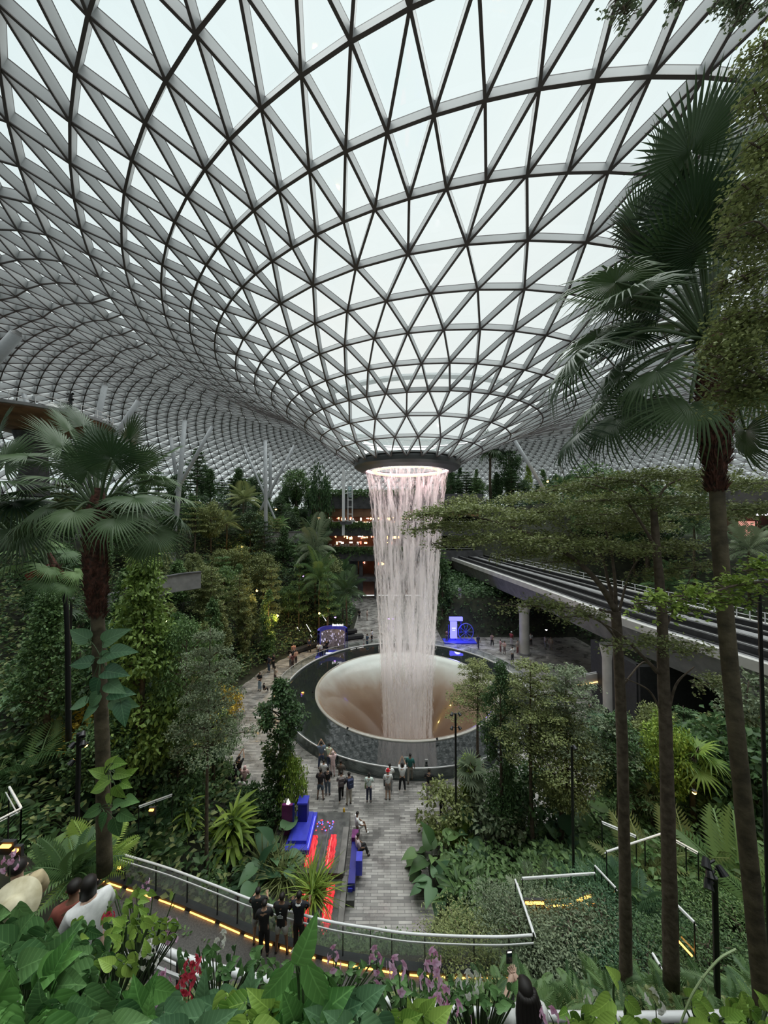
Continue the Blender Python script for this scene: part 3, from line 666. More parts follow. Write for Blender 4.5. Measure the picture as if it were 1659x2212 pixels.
lednode(257, 1875, 10, .08, 'tiny orange light right of the large fan palm trunk')

# ------------------------------------------------------------------ train bridge
BZ = 9.3
near = [gz(px, py, BZ) for px, py in ((2300, 1640), (1900, 1512), (1659, 1440), (1500, 1389), (1352, 1341), (1250, 1304), (1159, 1270), (1060, 1235), (975, 1205))]
near.append(near[-1] + (near[-1] - near[-2]) * .5)
NB = spline(near, 5)
br = empty('train_bridge', near[2], 'long grey concrete bridge with train tracks crossing on the right', 'bridge'); o_ = near[2]; NBl = [p - o_ for p in NB]
W_ = 10.2   # width, to the right of the travel direction (away from us the path runs, right side is +x)
m = MB(); m.sweep(NBl, [(0, -.45), (.35, -.55), (1.1, -2.75), (W_ - 1.1, -2.75), (W_ - .35, -.55), (W_, -.45), (W_, -.05), (0, -.05)]); m.obj('box_girder', M_concrete, br)
m = MB(); m.sweep(NBl, [(-.06, -.5), (.34, -.5), (.34, .12), (-.06, .12)]); m.obj('parapet', M_coping, br)
m = MB(); m.sweep(NBl, [(W_ - .34, -.5), (W_ + .06, -.5), (W_ + .06, .12), (W_ - .34, .12)]); m.obj('parapet', M_coping, br)
M_track = mat('track_bed', (.022, .022, .024), .6, noise=.4, scale=2)
for c0 in (1.2, 5.6):
    m = MB(); m.sweep(NBl, [(c0, -.04), (c0 + 3.2, -.04), (c0 + 3.2, .02), (c0, .02)]); m.obj('track_bed', M_track, br)
    for q in (.25, 2.4):
        m = MB(); m.sweep(NBl, [(c0 + q, 0), (c0 + q + .5, 0), (c0 + q + .5, .42), (c0 + q, .42)]); m.obj('guide_beam', M_track, br)
        m = MB(); m.sweep(NBl, [(c0 + q + .2, .42), (c0 + q + .3, .42), (c0 + q + .3, .47), (c0 + q + .2, .47)]); m.obj('rail', mat('rail_steel', (.38, .38, .38), .35), br)
m = MB(); m.sweep(NBl, [(4.6, -.04), (5.4, -.04), (5.4, .3), (4.6, .3)]); m.obj('centre_walkway', M_concrete, br)
NBo = off(NBl, W_ - .6)
for h in (.55, 1.0): m = MB(); m.tube([p + Vector((0, 0, h)) for p in NBo], .03, 5); m.obj('guard_rail', M_white, br)
for i in range(0, len(NBo)):
    m = MB(); m.box(NBo[i] + Vector((0, 0, .5)), (.06, .06, 1.0)); m.obj('guard_post', M_white, br)
def pier(px, d, r, label, zt=6.55):
    x = (px - 829.5) / FPX * d; e = empty('bridge_pier', (x, d, 0), label, 'pier'); m = MB()
    m.lathe([(r * 1.0, 0), (r, zt - 1.2), (r * 1.35, zt)], n=28); m.obj('shaft', M_coping, e, smooth=True)
    m = MB(); m.lathe([(r * 1.08, 0), (r * 1.08, .25), (r, .3)], n=28); m.obj('foot', M_concrete, e)
pier(1130, 46, .62, 'pale round concrete pier holding up the bridge behind the pool')
pier(1313, 31, .62, 'grey round pier behind the first slim trunk, under the bridge')
pier(1462, 52, .7, 'grey pier far under the bridge in the shade')

# curved white terrace edge with a warm light below the bridge
e = empty('curved_parapet', gz(1300, 1466, 2.4), 'white curved parapet with a warm light under the bridge', 'parapet')
P = [gz(px, py, 3.4) - e.location for px, py in ((1230, 1462), (1300, 1451), (1350, 1447), (1400, 1452), (1432, 1468))]
m = MB(); m.sweep(spline(P, 6), [(0, -1.0), (.2, -1.0), (.2, 0), (0, 0)]); m.obj('wall', M_coping, e)
m = MB(); m.tube([p + Vector((-.0, -.05, .06)) for p in spline(P, 6)], .05, 6); m.obj('top_rail', M_white, e)
m = MB(); m.tube([p + Vector((0, -.25, -.75)) for p in spline(P[:3], 6)], .05, 6); m.obj('light_strip', emat('soft_warm', (1, .62, .25), 2.2), e)

# ------------------------------------------------------------------ terrace building behind the fall
bd = empty('terrace_building', (-4, 79, 0), 'dark concrete terrace building with lit shop floors behind the waterfall', 'building')
M_wood = mat('timber_panel', (.40, .20, .11), .5, noise=.25, scale=.5)
M_brown = mat('rust_wall', (.16, .065, .04), .7, noise=.3, scale=.6)
def bx(name, x0, x1, y0, y1, z0, z1, m_, par=bd):
    m = MB(); m.box(((x0 + x1) / 2 + 4, (y0 + y1) / 2 - 79, (z0 + z1) / 2), (x1 - x0, y1 - y0, z1 - z0)); return m.obj(name, m_, par)
for (x0, x1, z0, z1, y0) in ((-17, 22, 20.3, 23.6, 77.5), (-17, 22, 14.2, 16.4, 77.2), (-14, 22, 8.6, 10.9, 77.4), (-17, -6.0, 0, 8.6, 80), (-12, 22, 4.0, 5.0, 78)):
    bx('floor_slab', x0, x1, y0, 92, z0, z1, M_concdark)
bx('timber_fascia', -17, 22, 79, 79.3, 18.6, 20.3, M_wood)
bx('back_wall', -17, 22, 84, 84.3, 16.4, 18.6, M_brown); bx('back_wall', -14, 22, 84, 84.3, 10.9, 14.2, M_brown); bx('back_wall', -7, 22, 83, 83.3, 0, 8.6, M_brown)
bx('side_wall', -17, -16.2, 77.5, 92, 0, 23.6, M_concdark); bx('pillar', -5.6, -4.8, 79, 80, 0, 8.6, M_concdark); bx('pillar', -2.2, -1.4, 79, 80, 0, 20.3, M_concdark); bx('pillar', 4, 4.8, 79, 80, 0, 20.3, M_concdark)
rng = random.Random(12)
M_shop = emat('shop_lamp', (1, .55, .22), 5.5); M_shopw = emat('shop_lamp_white', (1, .85, .72), 3.5); M_shopr = emat('shop_sign_red', (1, .25, .15), 2.0)
for (z, x0, x1, n) in ((17.9, -16, 6, 34), (13.5, -12, 5, 26), (12.2, -12, 4, 12), (7.4, -6, 4, 10), (16.9, -15, 4, 16)):
    for i in range(n):
        x = rng.uniform(x0, x1); w = rng.choice((.15, .2, .35, .7)); p = rng.uniform(80.5, 83.5)
        bx('shop_lamp', x, x + w, p, p + .1, z + rng.uniform(-.3, .3), z + rng.uniform(.3, .5), rng.choice((M_shop, M_shop, M_shopw, M_shopr)))
for z, x0, x1 in ((16.4, -17, 20), (10.9, -14, 20)):
    m = MB(); 
    for h in (.5, 1.0): m.tube([(x0 + 4, -1.5, z + h), (x1 + 4, -1.5, z + h)], .03, 5)
    m.obj('balustrade', M_white, bd)
# lift tower
lt = empty('lift_tower', (at(745, 1135, 73).x, 73, 14.5), 'slim white steel lift tower left of the waterfall top', 'lift')
m = MB(); m.box((-.3, 0, 7), (.55, .55, 14)); m.obj('mast', M_white, lt)
m = MB()
for sx in (.55, 1.5):
    for sy in (0, 1.6): m.box((sx, sy, 8), (.1, .1, 11))
for k in range(8): m.box((1.0, 0, 3 + k * 1.5), (1.05, .1, .1)); m.box((1.0, 1.6, 3 + k * 1.5), (1.05, .1, .1))
m.obj('frame', M_white, lt)
m = MB(); m.box((1.0, .8, 9.2), (.8, 1.4, 2.4)); m.obj('cabin', glassmat('lift_glass', (.6, .7, .7), .2), lt); m = MB(); m.box((.2, .3, 2.6), (2.2, 1.8, .7)); m.obj('landing', M_concdark, lt)

# round viewing deck, upper left
dk = empty('round_deck', at(-20, 900, 31), 'round brown-bottomed deck with a railing at the upper left', 'deck')
m = MB(); m.lathe([(0.2, -.9), (3, -.6), (6.0, .25), (6.2, .45), (0, .5)], (1.0, 3, 0), 48); m.obj('soffit', mat('deck_soffit', (.22, .12, .07), .6, noise=.3, scale=1), dk, smooth=True)
m = MB(); m.lathe([(6.1, .4), (6.3, .45), (6.3, .7), (6.1, .7)], (1.0, 3, 0), 64); m.obj('edge', M_concrete, dk)
for h in (1.0, 1.5): m = MB(); m.lathe([(6.05, h), (6.1, h), (6.1, h + .05), (6.05, h + .05), (6.05, h)], (1.0, 3, 0), 64); m.obj('guard_rail', M_white, dk)
for k in range(24):
    a = k * PI / 12; m = MB(); m.box((1.0 + 6.08 * math.cos(a), 3 + 6.08 * math.sin(a), 1.1), (.05, .05, .9)); m.obj('guard_post', M_white, dk)
m = MB(); m.lathe([(1.2, -7), (1.0, -3), (1.6, -.8)], (1.0, 3, 0), 24); m.obj('stem', M_concdark, dk)
m = MB(); m.lathe([(1.3, .5), (.5, 1.6), (.1, 2.0)], (3.6, 2.0, 0), 24); m.obj('tent_top', mat('tent', (.6, .6, .58), .7), dk)

# grey curved terrace walls on the left slope
def twall(pts, d, h, label, z=None):
    P = [at(px, py, dd) for (px, py), dd in zip(pts, d)]; e = empty('planter_wall', P[0], label, 'wall'); m = MB()
    m.sweep(spline([p - P[0] for p in P], 6), [(0, -h), (.4, -h), (.4, 0), (0, 0)]); m.obj('wall', M_concrete, e)
    m = MB(); m.sweep(spline([p - P[0] + Vector((0, 0, .02)) for p in P], 6), [(-.05, 0), (.5, 0), (.5, .12), (-.05, .12)]); m.obj('coping', M_concdark, e)
twall([(225, 1290), (300, 1262), (370, 1244), (432, 1236)], [31, 34, 36.5, 38.5], 1.7, 'curved grey concrete planter wall behind the bright conical tree')
twall([(225, 1222), (300, 1200), (380, 1196)], [44, 46, 48], 1.3, 'grey concrete wall on the terrace above the curved planter wall')
twall([(510, 1164), (600, 1150), (690, 1150)], [60, 62, 64], 2.0, 'dark grey terrace wall left of the lit shops')
twall([(1440, 1180), (1560, 1150), (1680, 1120)], [48, 46, 43], 2.2, 'grey terrace wall high on the right behind the tall palm trunk')
e = empty('undercroft_shade_wall', (21.6, 27.5, 0), 'dark wall standing in for shade in the hollow under the bridge at the right', 'wall'); m = MB(); m.box((3, 0, 3.1), (9.5, .5, 6.2)); m.box((-1.6, 3, 3.1), (.5, 6, 6.2)); m.obj('wall', M_kerb, e)  # added dark boxes stand in for the shade of the hollow
# right-hand shop glimpsed at the edge
rs = empty('shop_front', at(1670, 1130, 40), 'lit shop front under a dark slab at the right edge', 'shop'); 
m = MB(); m.box((1.5, .5, 3.0), (9, 6, 3.6)); m.obj('slab', M_concdark, rs); m = MB(); m.box((1.5, 2.5, -1.2), (9, .2, 4.8)); m.obj('back_wall', M_brown, rs)
m = MB(); m.box((.2, .2, 1.0), (3.6, .15, .22)); m.obj('light_strip', emat('cool_sign', (.85, .8, 1), 3), rs)
m = MB(); m.box((-.6, 2.2, -.7), (2.2, .1, 1.8)); m.obj('lit_panel', emat('rosy_panel', (1, .45, .36), .8), rs)
# ------------------------------------------------------------------ plants: kinds
G = np.random.default_rng(77)
def tree_mesh_layered(seed, H, Rr, tiers=6, leaf=.16, nleaf=5200, sparse=.0, trunk_r=.13, low=.38, lean=0):
    """layered tree: straight trunk, whorls of level branches, flat sprays of small leaves"""
    rg = random.Random(seed); g = np.random.default_rng(seed); m = MB()
    top = Vector((lean * H, 0, H)); tp = [Vector((lean * H * t + .04 * math.sin(t * 5 + seed), .04 * math.cos(t * 4 + seed), H * t)) for t in [i / 8 for i in range(9)]]
    m.tube(tp, [trunk_r * (1.15 - .95 * i / 8) for i in range(9)], 8)
    P = []; 
    for k in range(tiers):
        t = low + (1 - low) * (k + .3) / tiers; z = H * t; rad = Rr * (1 - .75 * ((k + .2) / tiers) ** 1.6) * rg.uniform(.8, 1.1); nb = rg.randint(5, 7); a0 = rg.uniform(0, 6.28)
        for b in range(nb):
            a = a0 + b * 2 * PI / nb + rg.uniform(-.3, .3); l = rad * rg.uniform(.65, 1.1); c = Vector((lean * z, 0, z)); d = Vector((math.cos(a), math.sin(a), 0))
            pts = [c, c + d * l * .35 + Vector((0, 0, l * .14)), c + d * l * .7 + Vector((0, 0, l * .18)), c + d * l + Vector((0, 0, l * .16))]
            m.tube(pts, [trunk_r * .32, trunk_r * .2, trunk_r * .12, .008], 5)
            nn = int(nleaf / (tiers * nb) * (l / Rr) * 1.5)
            for _ in range(nn):
                s = rg.random() ** .6; q = c + d * l * s * 1.08 + Vector((0, 0, l * .17)); w = l * .34 * (1 - .4 * abs(s - .6))
                side = Vector((-d.y, d.x, 0)); q += side * rg.gauss(0, w * .5) + Vector((0, 0, rg.gauss(.02, .045 * Rr * .5)))
                P.append(q)
    P = np.array([tuple(p) for p in P]); n = len(P); D = g.normal(size=(n, 3)); D[:, 2] *= .35; U = g.normal(size=(n, 3)) * .35; U[:, 2] += 1
    l = leaf * g.uniform(.6, 1.25, n)
    return m.mesh('layered_trunk', True), cloudmesh('layered_foliage', [scatter(T_SMALL, P, D, U, l, l * .62, rnd=g.random(n))])
def tree_mesh_bushy(seed, H, Rr, leaf=.2, nleaf=5200, shape='cone', low=.22, trunk_r=.12, tpl=T_SMALL, W=.6, clumps=90):
    rg = random.Random(seed); g = np.random.default_rng(seed); m = MB()
    m.tube([(0, 0, 0), (.05, .02, H * .3), (-.04, .05, H * .6), (0, 0, H * .92)], [trunk_r * 1.2, trunk_r, trunk_r * .6, .02], 8)
    C = []
    for k in range(clumps):
        t = rg.random(); z = H * (low + (1 - low) * t)
        if shape == 'cone': r_ = Rr * (1 - t) ** .75 * (.55 + .45 * min(1, t * 6))
        elif shape == 'column': r_ = Rr * (.8 + .25 * math.sin(t * 9 + seed)) * min(1, (1 - t) * 4 + .15)
        else: r_ = Rr * math.sqrt(max(.02, 1 - (2 * t - 1) ** 2))
        a = rg.uniform(0, 6.28); rr = r_ * rg.uniform(.45, 1.0); p = Vector((rr * math.cos(a), rr * math.sin(a), z)); C.append((p, rg.uniform(.16, .34) * Rr))
        if k % 3 == 0: m.tube([(0, 0, max(.2, z - rr * .5)), p * .6 + Vector((0, 0, .4 * (z - rr * .25))), p], [trunk_r * .3, trunk_r * .2, .01], 4)
    idx = g.integers(0, len(C), nleaf); P = np.array([tuple(C[i][0]) for i in idx]); s = np.array([C[i][1] for i in idx])
    d = rdir(nleaf, g); P = P + d * (s * g.random(nleaf) ** .35)[:, None] * np.array([1.15, 1.15, .8])
    D = d * .7 + g.normal(size=(nleaf, 3)) * .6; D[:, 2] -= .25; U = d * .5 + g.normal(size=(nleaf, 3)) * .4; U[:, 2] += .7
    l = leaf * g.uniform(.6, 1.3, nleaf)
    return m.mesh('bushy_trunk', True), cloudmesh('bushy_foliage', [scatter(tpl, P, D, U, l, l * W, rnd=g.random(nleaf))])
def tree_mesh_featherpalm(seed, H, L, n=16, trunk_r=.14):
    g = np.random.default_rng(seed); m = MB(); m.tube([(0, 0, 0), (.1, .0, H * .5), (.05, .1, H)], [trunk_r * 1.3, trunk_r, trunk_r * .85], 8)
    a = np.arange(n) * 2.4 + g.uniform(-.2, .2, n); e = np.linspace(1.25, -.25, n); D = np.stack([np.cos(a) * np.cos(e), np.sin(a) * np.cos(e), np.sin(e)], 1)
    U = np.stack([-np.cos(a) * np.sin(e), -np.sin(a) * np.sin(e), np.cos(e)], 1); P = np.tile([.05, .1, H], (n, 1)); l = L * g.uniform(.85, 1.1, n)
    return m.mesh('palm_trunk', True), cloudmesh('palm_fronds', [scatter(T_FROND, P, D, U, l, l, rnd=g.random(n))])
def tree_mesh_fanpalm(seed, H, L, n=14, trunk_r=.1, tpl=FANLOW, pet=.7):
    g = np.random.default_rng(seed); m = MB(); m.tube([(0, 0, 0), (.05, .0, H * .5), (0, .03, H)], [trunk_r * 1.2, trunk_r, trunk_r], 8)
    a = np.arange(n) * 2.4 + g.uniform(-.2, .2, n); e = np.linspace(1.2, -.5, n); D = np.stack([np.cos(a) * np.cos(e), np.sin(a) * np.cos(e), np.sin(e)], 1); P = np.array([0, .03, H]) + D * (pet * L)
    for p, d in zip(P, D): m.tube([(0, .03, H), tuple(p)], [.02, .012], 4)
    D2 = D.copy(); D2[:, 2] -= .35; U = np.stack([-np.cos(a) * np.sin(e), -np.sin(a) * np.sin(e), np.cos(e)], 1); l = L * g.uniform(.85, 1.1, n)
    return m.mesh('fan_trunk', True), cloudmesh('fan_fronds', [scatter(tpl, P, D2, U, l, l, rnd=g.random(n))])
def plant_mesh(seed, tpl, n, L, W, spread=.9, stem=0., rise=1.0, up=.35, jit=.15, droop=.2, h=0.):
    """rosette / clump of blades rising from one foot"""
    g = np.random.default_rng(seed); a = np.arange(n) * 2.4 + g.uniform(-.3, .3, n); e = np.clip(g.normal(.75, .35, n), -.1, 1.45) * rise
    D = np.stack([np.cos(a) * np.cos(e) * spread, np.sin(a) * np.cos(e) * spread, np.sin(e)], 1); D /= np.linalg.norm(D, axis=1, keepdims=True)
    s = stem * g.uniform(.5, 1.1, n) * L; P = D * s[:, None] + g.normal(size=(n, 3)) * jit * L * .4; P[:, 2] = np.abs(P[:, 2]) + h * g.random(n)
    D2 = D.copy(); D2[:, 2] -= droop; U = np.stack([-np.cos(a) * .3, -np.sin(a) * .3, np.ones(n)], 1) + g.normal(size=(n, 3)) * .15; l = L * g.uniform(.65, 1.15, n)
    m = MB()
    if stem > 0 or h > 0:
        for p in P: m.tube([(0, 0, -.1), (p[0] * .4, p[1] * .4, p[2] * .6), tuple(p)], [.014 * L + .004, .01 * L + .003, .006 * L + .002], 4)
    me = cloudmesh('plant_leaves', [scatter(tpl, P, D2, U, l, l * W, rnd=g.random(n))])
    return (m.mesh('plant_stems', True) if m.v else None), me
M_stem = mat('green_stem', (.06, .10, .04), .6)
KIND = {}
def kind(key, name, cat, trunk_me, fol_me, lm, trunk_mat=M_bark, tname='trunk', fname='foliage'):
    KIND[key] = (name, cat, trunk_me, fol_me, lm, trunk_mat, tname, fname)
USED = set()
def plant(key, loc, label, rz=0, sc=1., group=None, lm=None, scz=None, tilt=None):
    name, cat, tm_, fm, m_, tmat, tn, fn = KIND[key]
    e = empty(name, loc, label, cat, group, rz, sc)
    if scz: e.scale = (sc, sc, scz)
    if tilt: e.rotation_euler = (tilt[0], tilt[1], rz)
    if tm_ is not None:
        if not tm_.materials: tm_.materials.append(tmat)
        o = bpy.data.objects.new(tn, tm_); COL.objects.link(o); o.parent = e
    if not fm.materials: fm.materials.append(LM[m_])
    o = bpy.data.objects.new(fn, fm); COL.objects.link(o); o.parent = e
    if lm and LM[lm] != fm.materials[0]:
        o.material_slots[0].link = 'OBJECT'; o.material_slots[0].material = LM[lm]
    return e
for i in range(3): kind('lay%d' % i, 'layered_tree', 'tree', *tree_mesh_layered(10 + i, 8, 2.6, 6 + i, .24, 4600), 'mid')
for i in range(3): kind('cone%d' % i, 'conical_tree', 'tree', *tree_mesh_bushy(20 + i, 7, 1.5, .26, 4200, 'cone'), 'dark')
for i in range(3): kind('round%d' % i, 'leafy_tree', 'tree', *tree_mesh_bushy(30 + i, 7, 2.1, .26, 4800, 'round', .35), 'dark')
for i in range(2): kind('col%d' % i, 'columnar_tree', 'tree', *tree_mesh_bushy(40 + i, 8, 1.0, .24, 4200, 'column', .1), 'dark')
for i in range(2): kind('fpalm%d' % i, 'feather_palm', 'palm', *tree_mesh_featherpalm(50 + i, 5, 3.0, 15), 'palm', M_barkpalm, 'trunk', 'fronds')
for i in range(2): kind('fan%d' % i, 'small_fan_palm', 'palm', *tree_mesh_fanpalm(60 + i, 3, .8, 14), 'palm', M_barkpalm, 'trunk', 'fronds')
for i in range(2): kind('shrub%d' % i, 'leafy_shrub', 'shrub', *tree_mesh_bushy(70 + i, 1.8, 1.2, .16, 2400, 'round', .05, .04, clumps=50), 'dark')
kind('fine0', 'fine_leaved_shrub', 'shrub', *tree_mesh_bushy(90, 1.8, 1.25, .075, 9500, 'round', .05, .03, clumps=110, W=.4), 'grey')
kind('fern0', 'fern', 'fern', *plant_mesh(80, T_FERN, 22, 1.1, 1., rise=.9), 'mid', M_stem, 'stems', 'fronds')
kind('big0', 'elephant_ear_plant', 'plant', *plant_mesh(81, T_HEART, 16, .75, .95, stem=1.5, droop=.75), 'blue', M_stem, 'stems', 'leaves')
kind('ti0', 'cordyline_plant', 'plant', *plant_mesh(82, T_STRAP, 95, .72, 1.35, stem=.1, h=1.1, rise=.9), 'bright', M_stem, 'stems', 'leaves')
kind('ginger0', 'ginger_plant', 'plant', *plant_mesh(83, T_OVAL, 60, .55, .62, stem=.9, h=1.1, rise=.8, jit=.5), 'mid', M_stem, 'stems', 'leaves')
kind('grass0', 'papyrus_clump', 'grass', *plant_mesh(84, T_GRASS, 260, 1.3, 1.6, h=.35, rise=1.1, jit=.25), 'olive', M_stem, 'stems', 'blades')
kind('feath0', 'feathery_palm_shrub', 'palm', *plant_mesh(85, T_FROND, 14, 2.2, .9, rise=1.0), 'palm', M_stem, 'stems', 'fronds')

# ------------------------------------------------------------------ forest on the slopes
rg = random.Random(2024); placed = []
def free(x, y, r):
    return all((x - a) ** 2 + (y - b) ** 2 > (r + c) ** 2 * .30 for a, b, c in placed)
def forest(n, region, kinds, size, label, group, cond=None, r=1.7, lms=None):
    k = tries = 0
    while k < n and tries < n * 60:
        tries += 1; x = rg.uniform(region[0], region[1]); y = rg.uniform(region[2], region[3]); z = T(x, y)
        if z < .3 or not free(x, y, r) or (cond and not cond(x, y, z)): continue
        if y > 30 and min(((v.x - x) ** 2 + (v.y - y) ** 2, v.z) for v in allp[::2])[1] < z + 9.5 * size[0]: continue
        placed.append((x, y, r)); kk = rg.choice(kinds); s = rg.uniform(*size)
        pool_ = lms or [None]; lm = rg.choice(pool_)
        plant(kk + str(rg.randrange(len([q for q in KIND if q.startswith(kk) and q[len(kk):].isdigit()]))), (x, y, z - .1), label, rg.uniform(0, 6.28), s, group, lm, s * rg.uniform(.85, 1.2)); k += 1
# height cap so the crowns stay under the photographed skyline
farleft = lambda x, y, z: y > 24 and not (x > -16 and y > 70)
forest(40, (-36, -12, 26, 52), ['lay', 'cone', 'round', 'col'], (.65, 1.05), 'slim tree in the dense wood on the left slope', 'dense wood left of the pool', lambda x, y, z: x < -13.5 and math.hypot(x - PX, y - PY) > 17.5, 1.9, ['mid', 'dark', 'olive', 'olive', 'mid'])
forest(34, (-30, -6, 50, 76), ['lay', 'round', 'cone', 'fpalm', 'lay'], (.75, 1.1), 'slim tree on the stepped slope below the lit shops', 'trees left of the shops', lambda x, y, z: not (x > -6.5) , 2.2, ['mid', 'dark', 'dark', 'palm', 'olive'])
forest(30, (-55, 6, 80, 104), ['cone', 'round', 'lay'], (.65, .95), 'small dark tree on the far top terrace under the roof', 'skyline trees of the far terrace', lambda x, y, z: z > 14, 2.4, ['dark', 'dark', 'mid'])
forest(26, (-48, -30, 34, 80), ['cone', 'round', 'lay'], (.6, .9), 'dark tree high on the left terrace near the glass wall', 'skyline trees of the left terrace', None, 2.4, ['dark', 'dark', 'mid'])
forest(36, (31, 62, 24, 90), ['lay', 'round', 'col', 'fpalm'], (.7, 1.0), 'dense tree on the slope beyond the train bridge', 'trees beyond the bridge', lambda x, y, z: True, 2.4, ['mid', 'dark', 'olive', 'dark'])
forest(26, (8, 36, 54, 98), ['round', 'cone', 'lay', 'col'], (.9, 1.3), 'dark tree crowded behind the waterfall on the right', 'trees right of the waterfall', lambda x, y, z: z > 1 and (x < 13 or y > 83), 2.4, ['dark', 'mid', 'dark'])
forest(16, (-22, -9, 15, 26), ['shrub', 'fan', 'round', 'big', 'fern'], (.6, 1.0), 'shrub in the undergrowth left of the plaza', 'undergrowth left of the plaza', lambda x, y, z: z < 8, 1.0, None)

def to_ground(px, py, d):
    """follow the sight line on from d metres until it meets the slope"""
    t = d; p = at(px, py, t)
    if p.z <= T(p.x, p.y) + .15: return p, d
    while t < d * 1.9:
        t += .1; q = at(px, py, t)
        if q.z <= T(q.x, q.y): return q, t
    return p, d
def pl(key, px, py, d, label, sc=1., lm=None, rz=None, scz=None, group=None, tilt=None, sink=0., w=1.):
    """a plant standing at a picture place: foot at px,py, about d metres off"""
    p, d2 = to_ground(px, py, d); k = d2 / d; sc *= k; scz = scz * k if scz else None; placed.append((p.x, p.y, 1.))
    return plant(key, (p.x, p.y, p.z - sink), label, rg.uniform(0, 6.28) if rz is None else rz, sc * w, group, lm, sc if w == 1 else (scz or sc), tilt)
def hpx(px, ytop, ybot, d): return (ybot - ytop) * d / FPX
def tallpl(key, H0, px, ytop, ybot, d, label, lm=None, wsc=None, rz=None, tilt=None):
    p, d2 = to_ground(px, ybot, d); wsc = wsc * d2 / d if wsc else None; h = hpx(px, ytop, ybot, d2); s = h / H0; placed.append((p.x, p.y, 1.2)); zt = T(p.x, p.y); s0 = s
    if p.z > zt + .2: s *= 1 + (p.z - zt) / h; p.z = zt
    return plant(key, p, label, rg.uniform(0, 6.28) if rz is None else rz, wsc or s0, None, lm, s, tilt)
forest(16, (11.5, 20, 17, 26), ['lay', 'round', 'cone', 'shrub', 'fan'], (.45, .75), 'small tree in the planted bank right of the pool', 'planted bank right of the pool', lambda x, y, z: z > .3, 1.2, ['mid', 'olive', 'dark'])
# trees one can single out
kind('hcone', 'conical_tree', 'tree', *tree_mesh_bushy(120, 7, 1.35, .15, 9500, 'cone', .28, clumps=130), 'bright')
kind('hcol', 'columnar_tree', 'tree', *tree_mesh_bushy(121, 7, .95, .15, 9000, 'column', .06, clumps=120), 'mid')
kind('hcol2', 'slender_tree', 'tree', *tree_mesh_bushy(122, 9, 1.3, .15, 9000, 'column', .2, clumps=110), 'dark')
kind('hlay', 'layered_tree', 'tree', *tree_mesh_layered(123, 8, 3.0, 5, .14, 10500, low=.55), 'olive')
kind('hlay2', 'layered_tree', 'tree', *tree_mesh_layered(124, 8, 2.3, 7, .12, 10500, low=.5, trunk_r=.1), 'mid')
kind('hround', 'leafy_tree', 'tree', *tree_mesh_bushy(125, 7, 1.9, .13, 12000, 'round', .4, clumps=150), 'grey')
tallpl('hcone', 7, 300, 1225, 1800, 17.5, 'tall conical tree with bright yellow-green crown behind the left palm trunk', 'lime', 1.5)
tallpl('hcone', 7, 100, 1290, 1640, 15, 'dark green conical tree left of the large fan palm trunk', 'mid', 1.0)
tallpl('hcol', 7, 604, 1478, 1768, 20.5, 'dense leafy column tree standing alone at the near left edge of the plaza', 'dark', 1.3)
tallpl('shrub0', 1.8, 630, 1650, 1790, 20, 'small bright bush at the foot of the leafy column tree', 'bright', .7)
tallpl('hlay2', 8, 446, 1375, 1905, 14.5, 'slim straight tree with a flat crown overlapping the left plaza', 'grey', .75)
tallpl('hround', 7, 398, 1360, 1740, 17, 'grey-green round-crowned tree between the conical tree and the plaza', 'mid', .8)
tallpl('hlay2', 8, 410, 1420, 1690, 19, 'thin-trunked tree with grey-green leaves left of the yellow flowering bush', 'olive', .7)
tallpl('shrub1', 1.8, 482, 1490, 1560, 23, 'bush with bright yellow flowers beside the left plaza', 'yellow', 1.0)
tallpl('hcol2', 9, 478, 1540, 1725, 21, 'leafy young tree behind the yellow flowering bush', 'mid', .62)
tallpl('hlay2', 8, 1033, 1432, 1655, 22.5, 'light feathery tree reaching over the right side of the pool', 'olive', .95)
tallpl('hcol', 7, 1012, 1635, 1760, 19, 'small bright leafy tree beside the black lamp post', 'bright', .62)
tallpl('hcol2', 9, 1085, 1450, 1830, 15.5, 'dark slender tree with leaf tufts right of the pool', 'dark', .62)
tallpl('hlay2', 8, 1150, 1440, 1850, 14.8, 'layered tree with grey-green leaves in front of the bridge pier', 'olive', .85)
tallpl('hlay2', 8, 1228, 1450, 1840, 14, 'second grey-green layered tree, right of the one before the pier', 'grey', .85)
tallpl('hround', 7, 1215, 1560, 1850, 16, 'loose green tree under the two layered trees on the right', 'olive', .85)
tallpl('round0', 7, 1440, 1560, 1800, 14, 'light green leafy tree in front of the dark hollow under the bridge', 'bright', .42)
tallpl('fpalm0', 5, 680, 1190, 1330, 46, 'grey-green feather palm left of the middle of the waterfall', 'grey', .95)
tallpl('fpalm1', 5, 748, 1285, 1385, 52, 'feather palm close to the left side of the waterfall', 'palm', 1.0)
tallpl('fpalm0', 5, 690, 1255, 1380, 50, 'feather palm below the grey-green one, left of the waterfall', 'mid', .9)
tallpl('lay1', 8, 585, 1225, 1400, 48, 'slim tree with grey-brown trunk above the black benches', 'olive', .75)
tallpl('lay0', 8, 708, 1235, 1400, 46, 'slim layered tree right behind the blue arch', 'mid', .7)
tallpl('lay2', 8, 515, 1240, 1400, 38, 'slim layered tree left of the black benches', 'olive', .75)
tallpl('lay1', 8, 455, 1225, 1390, 36, 'pale layered tree above the flat grey-green crown', 'olive', .8)
tallpl('lay0', 8, 645, 1215, 1400, 50, 'slim tree with spotlit yellow leaves behind the benches', 'mid', .7)
tallpl('lay2', 8, 425, 965, 1090, 42, 'dark feathery layered tree right of the upright dark column', 'dark', .6)
tallpl('round0', 7, 690, 1015, 1090, 74, 'round dark tree on the top terrace just left of the white lift tower', 'dark', 1.2)
tallpl('round1', 7, 640, 1015, 1110, 72, 'round mid-green tree on the top terrace, second left of the lift tower', 'mid', 1.3)
